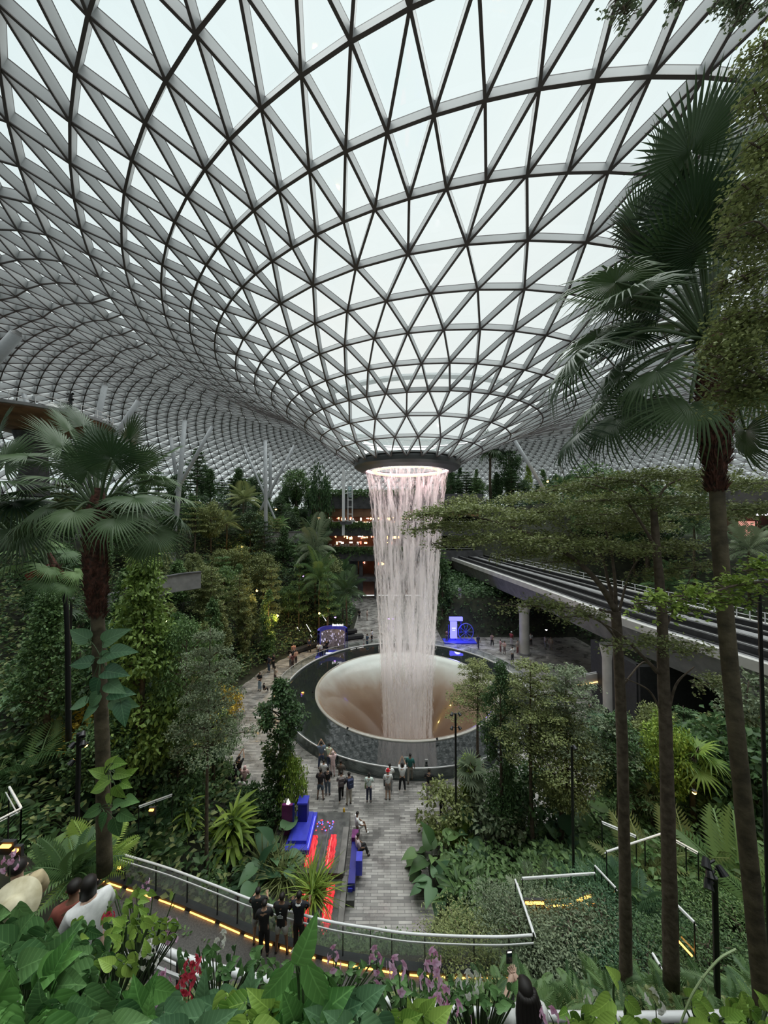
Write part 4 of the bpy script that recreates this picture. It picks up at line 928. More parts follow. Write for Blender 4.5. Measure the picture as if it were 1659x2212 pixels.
tallpl('cone1', 7, 515, 1010, 1110, 60, 'pointed dark tree in front of the far windows left of the slim column', 'dark', 1.)
tallpl('fan1', 3, 1060, 968, 1085, 86, 'tall shaggy fan palm on the terrace right of the funnel rim', 'palm', 3.2)
tallpl('round2', 7, 1100, 958, 1085, 88, 'large dark tree on the terrace right of the shaggy fan palm', 'dark', 1.5)
tallpl('col0', 8, 1030, 1015, 1090, 84, 'narrow pale green tree below the terrace right of the funnel rim', 'mid', .8)
tallpl('col1', 8, 1142, 1000, 1085, 84, 'narrow yellow-green tree below the white slanted column', 'bright', .9)
tallpl('round0', 7, 1290, 1010, 1225, 54, 'dense green tree mass beyond the bridge, right of the pier', 'mid', 2.0)
tallpl('round1', 7, 1400, 1050, 1262, 46, 'dark tree mass beyond the bridge behind the slim trunks', 'dark', 2.0)
tallpl('fpalm1', 5, 1370, 1120, 1245, 46, 'feather palm on the far side of the bridge between the slim trunks', 'palm', .8)
tallpl('fpalm0', 5, 1500, 1140, 1275, 39, 'feather palm behind the tall palm trunk, beyond the bridge', 'palm', .9)
tallpl('fpalm1', 5, 1620, 1190, 1310, 33.5, 'feather palm beyond the bridge at the right edge', 'grey', .8)

# undergrowth one can single out, left
for a in (('ti0', 500, 1850, 13.5, 'bright cordyline clump with long strap leaves, the larger one in the middle left', 1.35, 'bright'), ('ti0', 402, 1800, 14, 'smaller strap-leaved cordyline behind the slim straight tree', .9, 'bright'),
          ('big0', 590, 1890, 13.8, 'elephant ear clump between the cordyline and the red-lit channels', 1.1, 'blue'), ('big0', 560, 1925, 13, 'elephant ear clump low beside the lower railing', .9, 'blue'),
          ('grass0', 572, 1905, 14.0, 'drooping papyrus clump behind the people in black', .85, 'olive'), ('grass0', 612, 1920, 13.6, 'drooping papyrus clump right behind the people in black', .8, 'olive'), ('grass0', 676, 1950, 13.2, 'papyrus clump in front of the lowest red channel', .85, 'bright'),
          ('fern0', 355, 1850, 13.5, 'fern beside the left end of the lower railing', .9, 'mid'), ('fern0', 330, 1800, 14, 'feathery fern clump behind the lower railing', 1.2, 'blue'),
          ('feath0', 60, 1700, 11, 'large pale feathery palm shrub at the left edge', 1.0, 'mid'), ('feath0', 130, 1650, 12.5, 'strap-like palm shrub left of the large palm trunk', .9, 'palm'), ('big0', 60, 1800, 8.5, 'large-leaved plant below the glass railing at the left edge', .45, 'mid'),
          ('shrub0', 200, 1640, 13, 'bush with orange-yellow leaves beside the spotlight post on the left', 1.0, 'yellow'), ('shrub1', 150, 1600, 14.5, 'olive bush behind the spotlight post on the left', 1.4, 'olive'), ('shrub0', 260, 1700, 14, 'dark bush right of the large palm trunk', 1.2, 'dark'), ('shrub1', 350, 1690, 16, 'grey-green bush below the conical bright tree', 1.2, 'grey'),
          ('big0', 105, 1890, 7.0, 'large fern-like plant behind the man with the hat', .6, 'mid'), ('fern0', 160, 1900, 6.6, 'bright fern behind the woman in the white top', .75, 'mid'), ('fern0', 205, 1880, 7.2, 'bright fern at the foot of the large palm trunk', .8, 'bright'), ('big0', 290, 1660, 15, 'pale leafy plant right of the large palm trunk', .8, 'blue'),
          ('shrub1', 450, 1960, 12.3, 'white-flecked hedge bush behind the lower railing', .55, 'mid'), ('shrub0', 380, 1740, 16, 'dark bush under the white rail on the left slope', 1.3, 'dark'), ('fan0', 120, 1450, 17, 'small fan palm in the dark wood behind the large palm', 1.0, 'palm'), ('fan1', 170, 1480, 15, 'small fan palm peeking out behind the climbing leaves', .8, 'palm'),
          ('shrub0', 545, 1790, 17.5, 'low bush under the leafy column tree', 1.0, 'dark'), ('fan0', 360, 1610, 18, 'low fan palm under the grey-green round tree', .9, 'mid')):
    pl(a[0], a[1], a[2], a[3], a[4], a[5], a[6])
# right of the path
for a in (('ginger0', 1000, 1975, 13.2, 'tall ginger clump with long upright leaves right of the path', 1.15, 'mid'), ('ginger0', 1045, 1985, 12.8, 'second ginger clump beside the ramp rail', .9, 'mid'), ('big0', 935, 1880, 14.8, 'elephant ear plant at the right edge of the path', 1.0, 'mid'), ('big0', 945, 1935, 13.8, 'low elephant ear plant in front of the ginger', .8, 'blue'),
          ('big0', 1010, 1830, 15.5, 'round-leaved plant behind the ginger clump', 1.0, 'blue'), ('shrub0', 960, 1800, 17, 'bushy reddish-green shrub behind the person with the bag', 1.1, 'olive'), ('fern0', 985, 1835, 15.8, 'yellowish fern right of the path', 1.0, 'bright'), ('fan0', 1020, 1780, 17, 'pale fan-leaved plant behind the small bright tree', .8, 'grey'),
          ('shrub1', 1080, 1800, 15.5, 'grey-green bush between the slender trees', 1.3, 'grey'), ('shrub0', 1150, 1810, 15, 'dark bush left of the thin dark post', 1.4, 'dark'), ('big0', 1215, 1860, 12.8, 'big dull leaf plant above the ramp landing', 1.0, 'blue'), ('big0', 1290, 1840, 13, 'big leaf plant left of the first slim trunk', 1.0, 'mid'),
          ('fern0', 1390, 1900, 10.5, 'yellow-green tree fern between the slim trunks', 1.25, 'olive'), ('fern0', 1480, 1890, 10, 'yellow-green fern right of the second slim trunk', 1.2, 'olive'), ('fern0', 1590, 1930, 8.5, 'arching fern at the tall palm trunk', 1.3, 'mid'), ('fern0', 1640, 1990, 8.2, 'arching fern at the right edge', 1.2, 'mid'),
          ('fan0', 1500, 1800, 13, 'low fan palm with bright leaves under the bridge', .9, 'bright'), ('fan1', 1370, 1790, 15, 'low fan palm left of the second slim trunk', .9, 'mid'), ('fan0', 1310, 1720, 16, 'fan palm behind the first slim trunk by the blue stall', .95, 'blue'), ('shrub0', 1560, 1760, 12, 'dark shrub left of the tall palm trunk', 1.5, 'dark'), ('shrub1', 1500, 1720, 14, 'green shrub with yellow flowers right of the second slim trunk', .6, 'yellow'),
          ('shrub0', 1640, 1780, 11, 'dark shrub at the right edge below the bridge', 1.6, 'dark'), ('shrub1', 1620, 1560, 13, 'pale blue-green shrub at the right edge under the bridge', .9, 'grey'), ('fine0', 1120, 2060, 7.2, 'grey-green feathery shrub in front of the lower railing end', .85, 'grey'), ('fine0', 1230, 2080, 6.8, 'grey-green shrub left of the first slim trunk foot', .9, 'grey'),
          ('fine0', 1010, 2090, 6.9, 'fine-leaved shrub right of the pink orchids', .7, 'olive'), ('fine0', 1300, 2060, 7.2, 'dark fern-like shrub at the first slim trunk', .9, 'blue'), ('fine0', 1400, 2150, 5.8, 'dark leafy shrub between the slim trunk feet', .75, 'dark'), ('fine0', 1530, 2130, 6.0, 'dark shrub left of the tall palm foot', .8, 'dark'), ('fine0', 1600, 2080, 6.6, 'green shrub behind the tall palm foot', .8, 'mid'),
          ('fern0', 1290, 1960, 8.6, 'blue-green fern below the ramp landing', 1.0, 'blue'), ('fern0', 1380, 1990, 8.0, 'blue-green fern behind the second slim trunk', 1.0, 'blue'), ('fern0', 1180, 2010, 8.8, 'blue-green fern left of the ramp landing', 1.0, 'grey')):
    pl(a[0], a[1], a[2], a[3], a[4], a[5], a[6], scz=a[5] * .52 if a[0] == 'fine0' else None, w=1.001 if a[0] == 'fine0' else 1.)

# ------------------------------------------------------------------ the large fan palms
def hero_palm(name, label, crown, base, trunk_pts, hubs, fan_len, rt, lm='palm', nback=10, seed=1, fib=.35, drop=2.2, fruit=False, trunkmat=M_barkpalm):
    crown = Vector(crown); e = empty(name, base, label, 'palm'); base = Vector(base); rgg = random.Random(seed)
    P = spline([Vector(p) - base for p in trunk_pts], 6); n = len(P)
    m = MB(); m.tube(P, [rt * (1.25 - .35 * i / n) for i in range(n)], 14, jit=.04); m.obj('trunk', trunkmat, e, smooth=True)
    # fibrous upper trunk: old leaf bases
    L_ = (P[-1] - P[0]).length; m = MB(); top = P[-1]; dirv = (P[-1] - P[-4]).normalized()
    nf = int(fib * 1000)
    cum = [0.]
    for a_, b_ in zip(P[::-1], P[::-1][1:]): cum.append(cum[-1] + (a_ - b_).length)
    def onpath(h):
        for i_ in range(len(cum) - 1):
            if h <= cum[i_ + 1]: t_ = (h - cum[i_]) / max(1e-6, cum[i_ + 1] - cum[i_]); return P[::-1][i_].lerp(P[::-1][i_ + 1], t_)
        return P[0]
    m.tube([onpath(drop * k_ / 8) for k_ in range(8, -1, -1)] + [top + dirv * .4], [rt * 1.0] + [rt * 1.3, rt * 1.4, rt * 1.9, rt * 2.25, rt * 2.35, rt * 2.3, rt * 2.2, rt * 1.9, rt * .8] if len(hubs) > 30 else [rt * .95] + [rt * 1.4, rt * 1.75, rt * 1.9, rt * 1.95, rt * 1.95, rt * 1.9, rt * 1.8, rt * 1.7, rt * .8], 16, jit=.12)
    for i in range(nf):
        h = rgg.random() * drop; a = rgg.uniform(0, 6.28); c = onpath(h); o = Vector((math.cos(a), math.sin(a), 0)); r0 = rt * (1.3 if h > drop * .8 else 2.2 if (len(hubs) > 30 and h < drop * .65) else 1.75)
        p0 = c + o * r0 * .9; t = Vector((-o.y, o.x, 0)); w = rgg.uniform(.012, .03); q = p0 + o * rgg.uniform(.03, .09) + Vector((0, 0, rgg.uniform(.05, .16)))
        m.add([p0 - t * w, p0 + t * w, q + t * rgg.uniform(-.05, .05), p0 + Vector((0, 0, -.05))], [(0, 1, 2), (0, 2, 3), (1, 3, 2)])
    m.obj('fibre_sleeve', M_barkred, e)
    cl = crown - base
    hubs = [Vector(h) - base for h in hubs]
    for i in range(nback):
        a = rgg.uniform(.1, PI - .1) if rgg.random() < .7 else rgg.uniform(0, 6.28); el = rgg.uniform(-.5, 1.1); r_ = fan_len * rgg.uniform(.9, 1.3)
        hubs.append(cl + Vector((math.cos(a) * math.cos(el), math.sin(a) * math.cos(el), math.sin(el))) * r_ * 1.1)
    for i, h in enumerate(hubs):
        d = (h - cl); out = d.normalized(); dn_ = out.copy(); dn_.z -= .35 if out.z < .5 else .05; dn_.normalize()
        s0 = cl + Vector((0, 0, -.25)) + Vector((out.x, out.y, 0)) * rt; mid = (s0 + h) / 2 + Vector((0, 0, d.length * .12))
        fr = MB(); fr.tube(spline([s0, mid, h], 4), [.032] + [.022] * 7 + [.014], 6)
        o = fr.obj('petiole', M_stem, e, smooth=True)
        tpl = FANS[0] if out.z > .4 else FANS[1] if out.z > -.1 else FANS[2]
        up = Vector((0, 0, 1)) if abs(dn_.z) < .85 else Vector((-out.x, -out.y, .2)); up = up + Vector((rgg.uniform(-.4, .4), rgg.uniform(-.4, .4), 0))
        me = cloudmesh('fan_frond', [scatter(tpl, [tuple(h)], [tuple(dn_)], [tuple(up)], [fan_len * rgg.uniform(.85, 1.08)], rnd=np.array([rgg.random()]))])
        link('frond', me, LM[lm], e)
    if fruit:
        m = MB()
        for i in range(260):
            a = rgg.uniform(0, 6.28); r_ = rgg.random() * .55; p = cl + Vector((r_ * math.cos(a), r_ * math.sin(a) * .6, -.25 - r_ * .35 + rgg.uniform(-.08, .08))); m.tube([cl + Vector((0, 0, -.1)), p], [.006, .004], 3); m.tube([p, p + Vector((0, 0, .04))], [.02, .02], 5)
        m.obj('fruit_sprays', mat('red_fruit', (.22, .03, .02), .5), e)
    return e
D1 = 5.2
def hubsd(lst, d): return [at(px, py, d + dd) for px, py, dd in lst]
hero_palm('fan_palm', 'tall fan palm on the right with a thick red-brown fibrous trunk top', at(1535, 700, D1), at(1655, 2240, D1), [at(1655, 2240, D1), at(1622, 1900, D1), at(1582, 1500, D1), at(1553, 1150, D1), at(1543, 900, D1), at(1540, 760, D1)],
    hubsd([(1492, 330, -.3), (1590, 360, .2), (1440, 480, .3), (1500, 470, -.5), (1330, 610, -.2), (1370, 720, .5), (1300, 660, .9), (1260, 775, -.3), (1345, 800, .4), (1420, 800, -.6), (1490, 870, -.9), (1330, 905, .1), (1250, 935, .3), (1400, 870, .6), (1290, 870, .9),
           (1610, 930, .1), (1650, 700, .4), (1680, 560, -.2), (1590, 520, .8), (1640, 830, .8), (1450, 610, 1.0), (1380, 480, .8), (1290, 730, .4), (1560, 250, .7), (1420, 700, 1.1), (1360, 640, -.7), (1480, 400, .1), (1560, 440, .1), (1520, 540, -.5), (1620, 450, .3), (1455, 570, -.2), (1395, 560, .3), (1430, 390, .5), (1530, 300, .5)], D1), .88, .088, nback=5, seed=5, fib=1.1, drop=2.1)
D2 = 6.5
hero_palm('fan_palm', 'large fan palm on the left with a dark red fibrous trunk', at(213, 1065, D2), at(226, 1885, D2), [at(226, 1885, D2), at(222, 1650, D2), at(214, 1400, D2), at(207, 1250, D2), at(206, 1150, D2), at(210, 1100, D2)],
    hubsd([(135, 965, -.1), (212, 960, .3), (280, 950, .4), (240, 990, -.5), (128, 1035, -.4), (330, 1035, .1), (290, 1075, -.7), (160, 1105, -.8), (372, 1118, .2), (332, 1152, -.2), (60, 1060, .3), (80, 1125, 0.), (250, 1120, -1.0), (300, 1180, .6), (180, 920, .9), (345, 990, .8), (100, 1000, .9), (370, 1070, .7), (175, 1000, .2), (300, 1000, .0), (60, 985, .3), (40, 1100, .4), (120, 1090, .6), (270, 1110, .5), (230, 1000, 1.), (150, 930, .4), (310, 1110, .3), (190, 1020, -.2)], D2), .66, .095, nback=6, seed=9, fib=1.0, drop=2.0)
hero_palm('fan_palm', 'fan palm half outside the left edge of the picture', at(-60, 1080, 7.2), at(-60, 1800, 7.2), [at(-60, 1800, 7.2), at(-60, 1450, 7.2), at(-60, 1150, 7.2)],
    hubsd([(-10, 960, 0), (10, 1000, .4), (30, 1085, -.3), (0, 1040, -.6), (20, 1150, .1), (-20, 1120, .5), (40, 1145, -.5)], 7.2), .85, .13, nback=3, seed=11)
hero_palm('thin_fan_palm', 'thin dark-stemmed fan palm with red fruit sprays at the left', at(105, 1210, 9), at(145, 1600, 9), [at(148, 1600, 9), at(146, 1400, 9), at(140, 1290, 9), at(118, 1225, 9)],
    hubsd([(55, 1190, 0), (105, 1225, -.3), (95, 1255, -.5), (160, 1235, .1), (60, 1140, .4), (140, 1195, .4), (30, 1220, .2), (140, 1262, -.2), (95, 1170, .6)], 9), .62, .05, 'mid', 2, 13, .05, .3, True, M_black)

# ------------------------------------------------------------------ near slender trees with flat sprays of small leaves
def near_tree(name, label, segs, sprays, leaf, m_, seed, nper, dep_j=.5, tm=M_bark, flat=.06):
    """segs: list of (points, radii); sprays: (centre, half-length-vector, half width) flat leafy sprays"""
    base = Vector(segs[0][0][0]); e = empty(name, base, label, 'tree'); m = MB()
    for i, (pts, rad) in enumerate(segs):
        P = spline([Vector(p) - base for p in pts], 5); k = len(P); r0, r1 = rad
        m.tube(P, [r0 + (r1 - r0) * j / (k - 1) for j in range(k)], 10 if r0 > .04 else 6, jit=.06 if r0 > .04 else 0)
    g = np.random.default_rng(seed); PP = []
    for c, hl, hw in sprays:
        c = Vector(c) - base; hl = Vector(hl); n = int(nper * hl.length * hw / .16); side = Vector((-hl.y, hl.x, 0)).normalized() if hl.xy.length > .01 else Vector((1, 0, 0))
        # twigs inside the spray
        st = c - hl
        for b in range(6):
            s = -1 + 2 * (b + .5) / 6; q = c + hl * s
            for sg in (-1, 1):
                m.tube([q, q + side * sg * hw * .5 + hl * .12 + Vector((0, 0, .02)), q + side * sg * hw + hl * .3], [.006, .004, .002], 3)
        m.tube([c - hl, c, c + hl], [.010, .007, .003], 4)
        nc = max(8, n // 9); cc = np.stack([np.clip(g.normal(0, .52, nc), -1.1, 1.1), np.clip(g.normal(0, .5, nc), -1.15, 1.15)], 1)
        ix = g.integers(0, nc, n); u = cc[ix, 0] + g.normal(0, .05, n); w = cc[ix, 1] + g.normal(0, .07, n); zz = g.normal(0, flat, n) + .05 * np.cos(cc[ix, 0] * 3)
        PP.append(np.array(c) + u[:, None] * np.array(hl) + (w * hw)[:, None] * np.array(side) + np.stack([0 * zz, 0 * zz, zz], 1))
    m.obj('trunk', tm, e, smooth=True)
    P = np.concatenate(PP); n = len(P); D = g.normal(size=(n, 3)); D[:, 2] *= .5; U = g.normal(size=(n, 3)) * .45; U[:, 2] += 1; l = leaf * g.uniform(.6, 1.3, n)
    link('foliage', cloudmesh('near_foliage', [scatter(T_SMALL, P, D, U, l, l * .62, rnd=g.random(n))]), LM[m_], e)
    return e
DA = 7.0
def A_(px, py, dd=0): return at(px, py, DA + dd)
sprA = []
for px, py, dd, hl, hw in ((1010, 1105, -.2, 1.1, .5), (1120, 1125, .3, 1.0, .6), (960, 1140, .2, .8, .5), (1220, 1105, .5, 1.0, .6), (1310, 1130, .2, .9, .6), (1080, 1165, -.4, .9, .5), (1180, 1165, .1, .9, .6), (1280, 1180, -.5, .9, .6), (1380, 1140, .6, .8, .6), (1000, 1085, .6, .6, .4), (1150, 1075, .8, .8, .5),
                           (930, 1110, 0, .5, .35), (990, 1170, .4, .6, .4), (1230, 1210, .2, .7, .4), (1390, 1190, .1, .7, .5), (1310, 1080, .9, .8, .5), (1140, 1195, .5, .8, .4), (1060, 1135, 1.0, .8, .4)):
    sprA.append((A_(px, py, dd), (hl * .93, hl * .3 * (1 if dd > 0 else -1), .03), hw))
near_tree('spreading_tree', 'near slim tree whose flat crown reaches left across the waterfall', [
    ([A_(1352, 2140), A_(1350, 1900), A_(1345, 1650), A_(1338, 1450), A_(1330, 1320)], (.11, .085)), ([A_(1330, 1320), A_(1290, 1255, -.1), A_(1230, 1200, 0), A_(1170, 1165, .1), A_(1080, 1130, 0), A_(980, 1108, 0)], (.06, .012)),
    ([A_(1330, 1320), A_(1315, 1260, .3), A_(1290, 1190, .6), A_(1200, 1130, .7)], (.045, .01)), ([A_(1330, 1320), A_(1328, 1250), A_(1318, 1180, .2), A_(1300, 1120, .3)], (.04, .01)), ([A_(1335, 1330), A_(1360, 1240, .4), A_(1400, 1180, .5)], (.03, .01)), ([A_(1330, 1325), A_(1305, 1320), A_(1295, 1316)], (.035, .03)),
    ([A_(1345, 1400), A_(1300, 1345, -.3), A_(1230, 1322, -.5), A_(1160, 1318, -.6)], (.025, .006)), ([A_(1346, 1480), A_(1390, 1430, .2), A_(1418, 1455, .1)], (.02, .01))],
    sprA + [(A_(1170, 1310, -.6), (.7, -.1, 0), .3), (A_(1260, 1330, -.4), (.5, .1, 0), .25)], .062, 'olive', 31, 640)
DB = 6.4
def B_(px, py, dd=0): return at(px, py, DB + dd)
sprB = []
for px, py, dd, hl, hw in ((1400, 1030, .2, .9, .5), (1300, 1045, .3, .9, .5), (1220, 1060, .5, .7, .4), (1500, 1030, .6, .9, .6), (1590, 1050, .4, .9, .6), (1350, 1080, -.3, .8, .5), (1460, 1090, 0, .8, .5), (1560, 1110, .7, .9, .6), (1640, 1100, .2, .6, .5), (1450, 1180, .7, .8, .5), (1360, 1110, .7, .8, .5), (1420, 1240, .4, .6, .35), (1500, 1225, .5, .6, .3)):
    sprB.append((B_(px, py, dd), (hl * .95, hl * .25 * (1 if dd > .3 else -1), .02), hw))
near_tree('spreading_tree', 'near slim tree right of its neighbour, its trunk knotted and crown higher', [
    ([B_(1450, 2130), B_(1446, 1900), B_(1440, 1650), B_(1433, 1450), B_(1430, 1330), B_(1422, 1230), B_(1414, 1130), B_(1410, 1075)], (.125, .05)), ([B_(1425, 1200), B_(1385, 1130, -.1), B_(1340, 1070, 0), B_(1260, 1040, .1)], (.035, .008)),
    ([B_(1414, 1100), B_(1440, 1050, .2), B_(1500, 1030, .4), B_(1580, 1040, .4)], (.03, .008)), ([B_(1412, 1090), B_(1390, 1050), B_(1330, 1035), B_(1240, 1030)], (.03, .006)), ([B_(1430, 1460), B_(1390, 1420), B_(1340, 1370), B_(1300, 1345, -.2)], (.035, .012)), ([B_(1425, 1530), B_(1400, 1490), B_(1350, 1465)], (.02, .01)),
    ([B_(1440, 1560), B_(1460, 1480, -.1), B_(1500, 1440, -.1)], (.03, .01)), ([B_(1436, 1360), B_(1470, 1290, .2), B_(1496, 1240, .3)], (.02, .008))], sprB + [(B_(1400, 1390, -.3), (.8, .1, 0), .3), (B_(1500, 1405, -.2), (.5, .1, 0), .2), (B_(1545, 1475, -.2), (.5, .1, 0), .2)], .06, 'olive', 32, 520)
# near foliage at the right edge and the leafy bough with yellowing leaves
DC = 3.2
def C_(px, py, dd=0): return at(px, py, DC + dd)
sprC = [(C_(px, py, dd), (hl, .1, .0), hw) for px, py, dd, hl, hw in ((1640, 220, 0, .16, .2), (1660, 330, .2, .3, .3), (1630, 420, 0, .22, .25), (1650, 520, .2, .28, .3), (1620, 610, .1, .18, .2), (1640, 690, .1, .3, .3), (1590, 700, .1, .22, .2), (1600, 780, 0, .3, .25), (1540, 760, .1, .2, .15), (1640, 840, .1, .25, .3), (1590, 850, .2, .25, .2), (1560, 620, .2, .08, .1), (1570, 520, .1, .07, .1), (1650, 120, .1, .1, .2), (1600, 470, .3, .1, .2))]
near_tree('leafy_tree', 'close tree with small yellow-green leaves along the upper right edge', [([C_(1760, 2100), C_(1750, 1500), C_(1740, 1000), C_(1730, 600), C_(1700, 200)], (.06, .03)), ([C_(1735, 900), C_(1680, 840), C_(1600, 790), C_(1530, 765)], (.018, .004)), ([C_(1735, 700), C_(1690, 560), C_(1640, 480), C_(1570, 500)], (.015, .004)), ([C_(1720, 400), C_(1680, 300), C_(1640, 230)], (.012, .004))], sprC, .042, 'olive', 33, 2600, flat=.10)
sprD = [(at(px, py, 4.2 + dd), (hl, .05, .01), hw) for px, py, dd, hl, hw in ((1420, 1300, 0, .3, .14), (1500, 1285, .1, .35, .2), (1590, 1265, .2, .35, .2), (1640, 1230, 0, .25, .2), (1470, 1320, 0, .25, .12), (1570, 1300, .2, .3, .15), (1380, 1310, 0, .12, .08))]
near_tree('leafy_bough_tree', 'close bough with yellowing leaves crossing the palm trunk at the right', [([at(1760, 2000, 4.2), at(1750, 1500, 4.2), at(1730, 1300, 4.2), at(1690, 1255, 4.2)], (.05, .03)), ([at(1690, 1255, 4.2), at(1600, 1262, 4.3), at(1500, 1290, 4.2), at(1400, 1305, 4.2)], (.02, .004))], sprD, .062, 'bright', 34, 900, flat=.05)
sprE = [(at(px, py, 3.0), (hl, .05, .0), hw) for px, py, hl, hw in ((1335, 8, .07, .1), (1350, 30, .05, .1), (1460, 0, .05, .08), (1580, 5, .12, .12), (1620, 10, .1, .15), (1600, 30, .05, .05))]
near_tree('hanging_twigs_tree', 'leafy twigs hanging into the top right of the picture', [([at(1700, -300, 3.2), at(1500, -200, 3.1), at(1340, -120, 3.0)], (.03, .012)), ([at(1340, -120, 3), at(1338, -40, 3), at(1335, 20, 3)], (.006, .002)), ([at(1600, -240, 3.1), at(1600, -100, 3), at(1600, 20, 3)], (.008, .002))], sprE, .04, 'grey', 35, 2600, flat=.05)

# climbing big-leaf vine on the left palm trunk
def big_leaves(name, label, pts, L, lm, seed, cat='vine', tpl=T_HEART, stemfrom=None):
    """pts: (px, py, d, picture angle in degrees) one leaf each"""
    base = at(*pts[0][:3]) if stemfrom is None else Vector(stemfrom); e = empty(name, base, label, 'plant' if cat == 'glossy' else cat); rgg = random.Random(seed); P = []; D = []; U = []; m = MB()
    for px, py, d, an in pts:
        p = at(px, py, d) - base; a = R(an); dd = Vector((math.cos(a), rgg.uniform(-.5, .1), math.sin(a))); P.append(tuple(p)); D.append(tuple(dd)); U.append((rgg.uniform(-.5, .5), -.8, rgg.uniform(.3, 1.1)) if cat != 'glossy' else (.1, -1, .2))
        s = Vector((0, 0, -.25)) if stemfrom is not None else Vector((0, 0, 0)); q = p + Vector((rgg.uniform(-.2, .2) * L, .25 * L, -.9 * L)) if stemfrom is not None else (s + p) / 2 + Vector((0, 0, .04)); m.tube(spline([s, q, p], 3), [.007] * 6 + [.004], 5)
    m.obj('stems', M_stem, e)
    l = np.array([L * rgg.uniform(.8, 1.15) for _ in P])
    lm = {'mid': 'vmid', 'blue': 'vblue', 'bright': 'vbright'}.get(lm, lm)
    link('leaves', cloudmesh('vine_leaves', [scatter(tpl, P, D, U, l, l * .85, rnd=np.array([rgg.random() for _ in P]))]), LM[lm], e); return e
big_leaves('climbing_vine', 'vine with large oval green leaves climbing the middle of the left palm trunk', [(218, 1420, 6.2, 10), (240, 1410, 6.1, 8), (196, 1432, 6.2, 175), (228, 1450, 6.1, 0), (212, 1470, 6.0, 250), (235, 1475, 6.1, -15), (214, 1500, 6.0, 230), (185, 1518, 6.1, 190), (240, 1498, 6.1, 5), (208, 1528, 6.0, 215), (262, 1520, 6.1, -60), (245, 1512, 6.2, -20), (190, 1380, 6.3, 150), (225, 1385, 6.3, 30)], .40, 'blue', 41)
big_leaves('climbing_vine', 'yellow-green variegated vine low on the left palm trunk', [(230, 1660, 6.2, 60), (245, 1650, 6.1, 20), (250, 1670, 6.1, -10), (235, 1685, 6.1, 200), (262, 1690, 6.1, 0), (225, 1700, 6.2, 190), (250, 1700, 6.0, -60), (268, 1680, 6.2, 40), (240, 1720, 6.2, 240), (225, 1672, 6.2, 140)], .26, 'bright', 42)
big_leaves('climbing_vine', 'vine with dark heart leaves around the left palm trunk, under the variegated one', [(215, 1745, 6.2, 200), (245, 1740, 6.1, 30), (260, 1755, 6.1, -20), (228, 1760, 6.0, 250), (248, 1770, 6.2, -70), (270, 1730, 6.2, 20)], .3, 'mid', 43)

# ------------------------------------------------------------------ flowers and big leaves right under the balcony
def orchid(px, py, d, label, n=22, h=.34, lm='pink', seed=1, fs=.045, lean=0.):
    p = at(px, py, d); e = empty('orchid_spike', p - Vector((0, 0, h * .5)), label, 'flower'); rgg = random.Random(seed); m = MB(); m.tube([(0, 0, -.3), (lean * .3, 0, h * .4), (lean, 0, h)], [.005, .004, .002], 5); m.obj('stem', M_stem, e)
    P = []; D = []; U = []
    n = max(5, int(n * .62))
    for i in range(n):
        t = .1 + .9 * i / n; c = Vector((lean * t, 0, h * t)); a = i * 2.4; o = Vector((math.cos(a), math.sin(a), .2)) * fs * (1.5 - .7 * t) * rgg.uniform(.8, 1.3)
        for k in range(5):
            b = k * 2 * PI / 5; u = Vector((-math.sin(a), math.cos(a), 0)) * math.cos(b) + Vector((0, 0, 1)) * math.sin(b); P.append(tuple(c + o)); D.append(tuple(u + o * 4)); U.append(tuple(o))
    l = fs * np.random.default_rng(seed).uniform(.5, .85, len(P))
    link('blossoms', cloudmesh('orchid_blossoms', [scatter(T_OVAL, P, D, U, l, l * 1.9, rnd=np.random.default_rng(seed).random(len(P)))]), LM[lm], e); return e
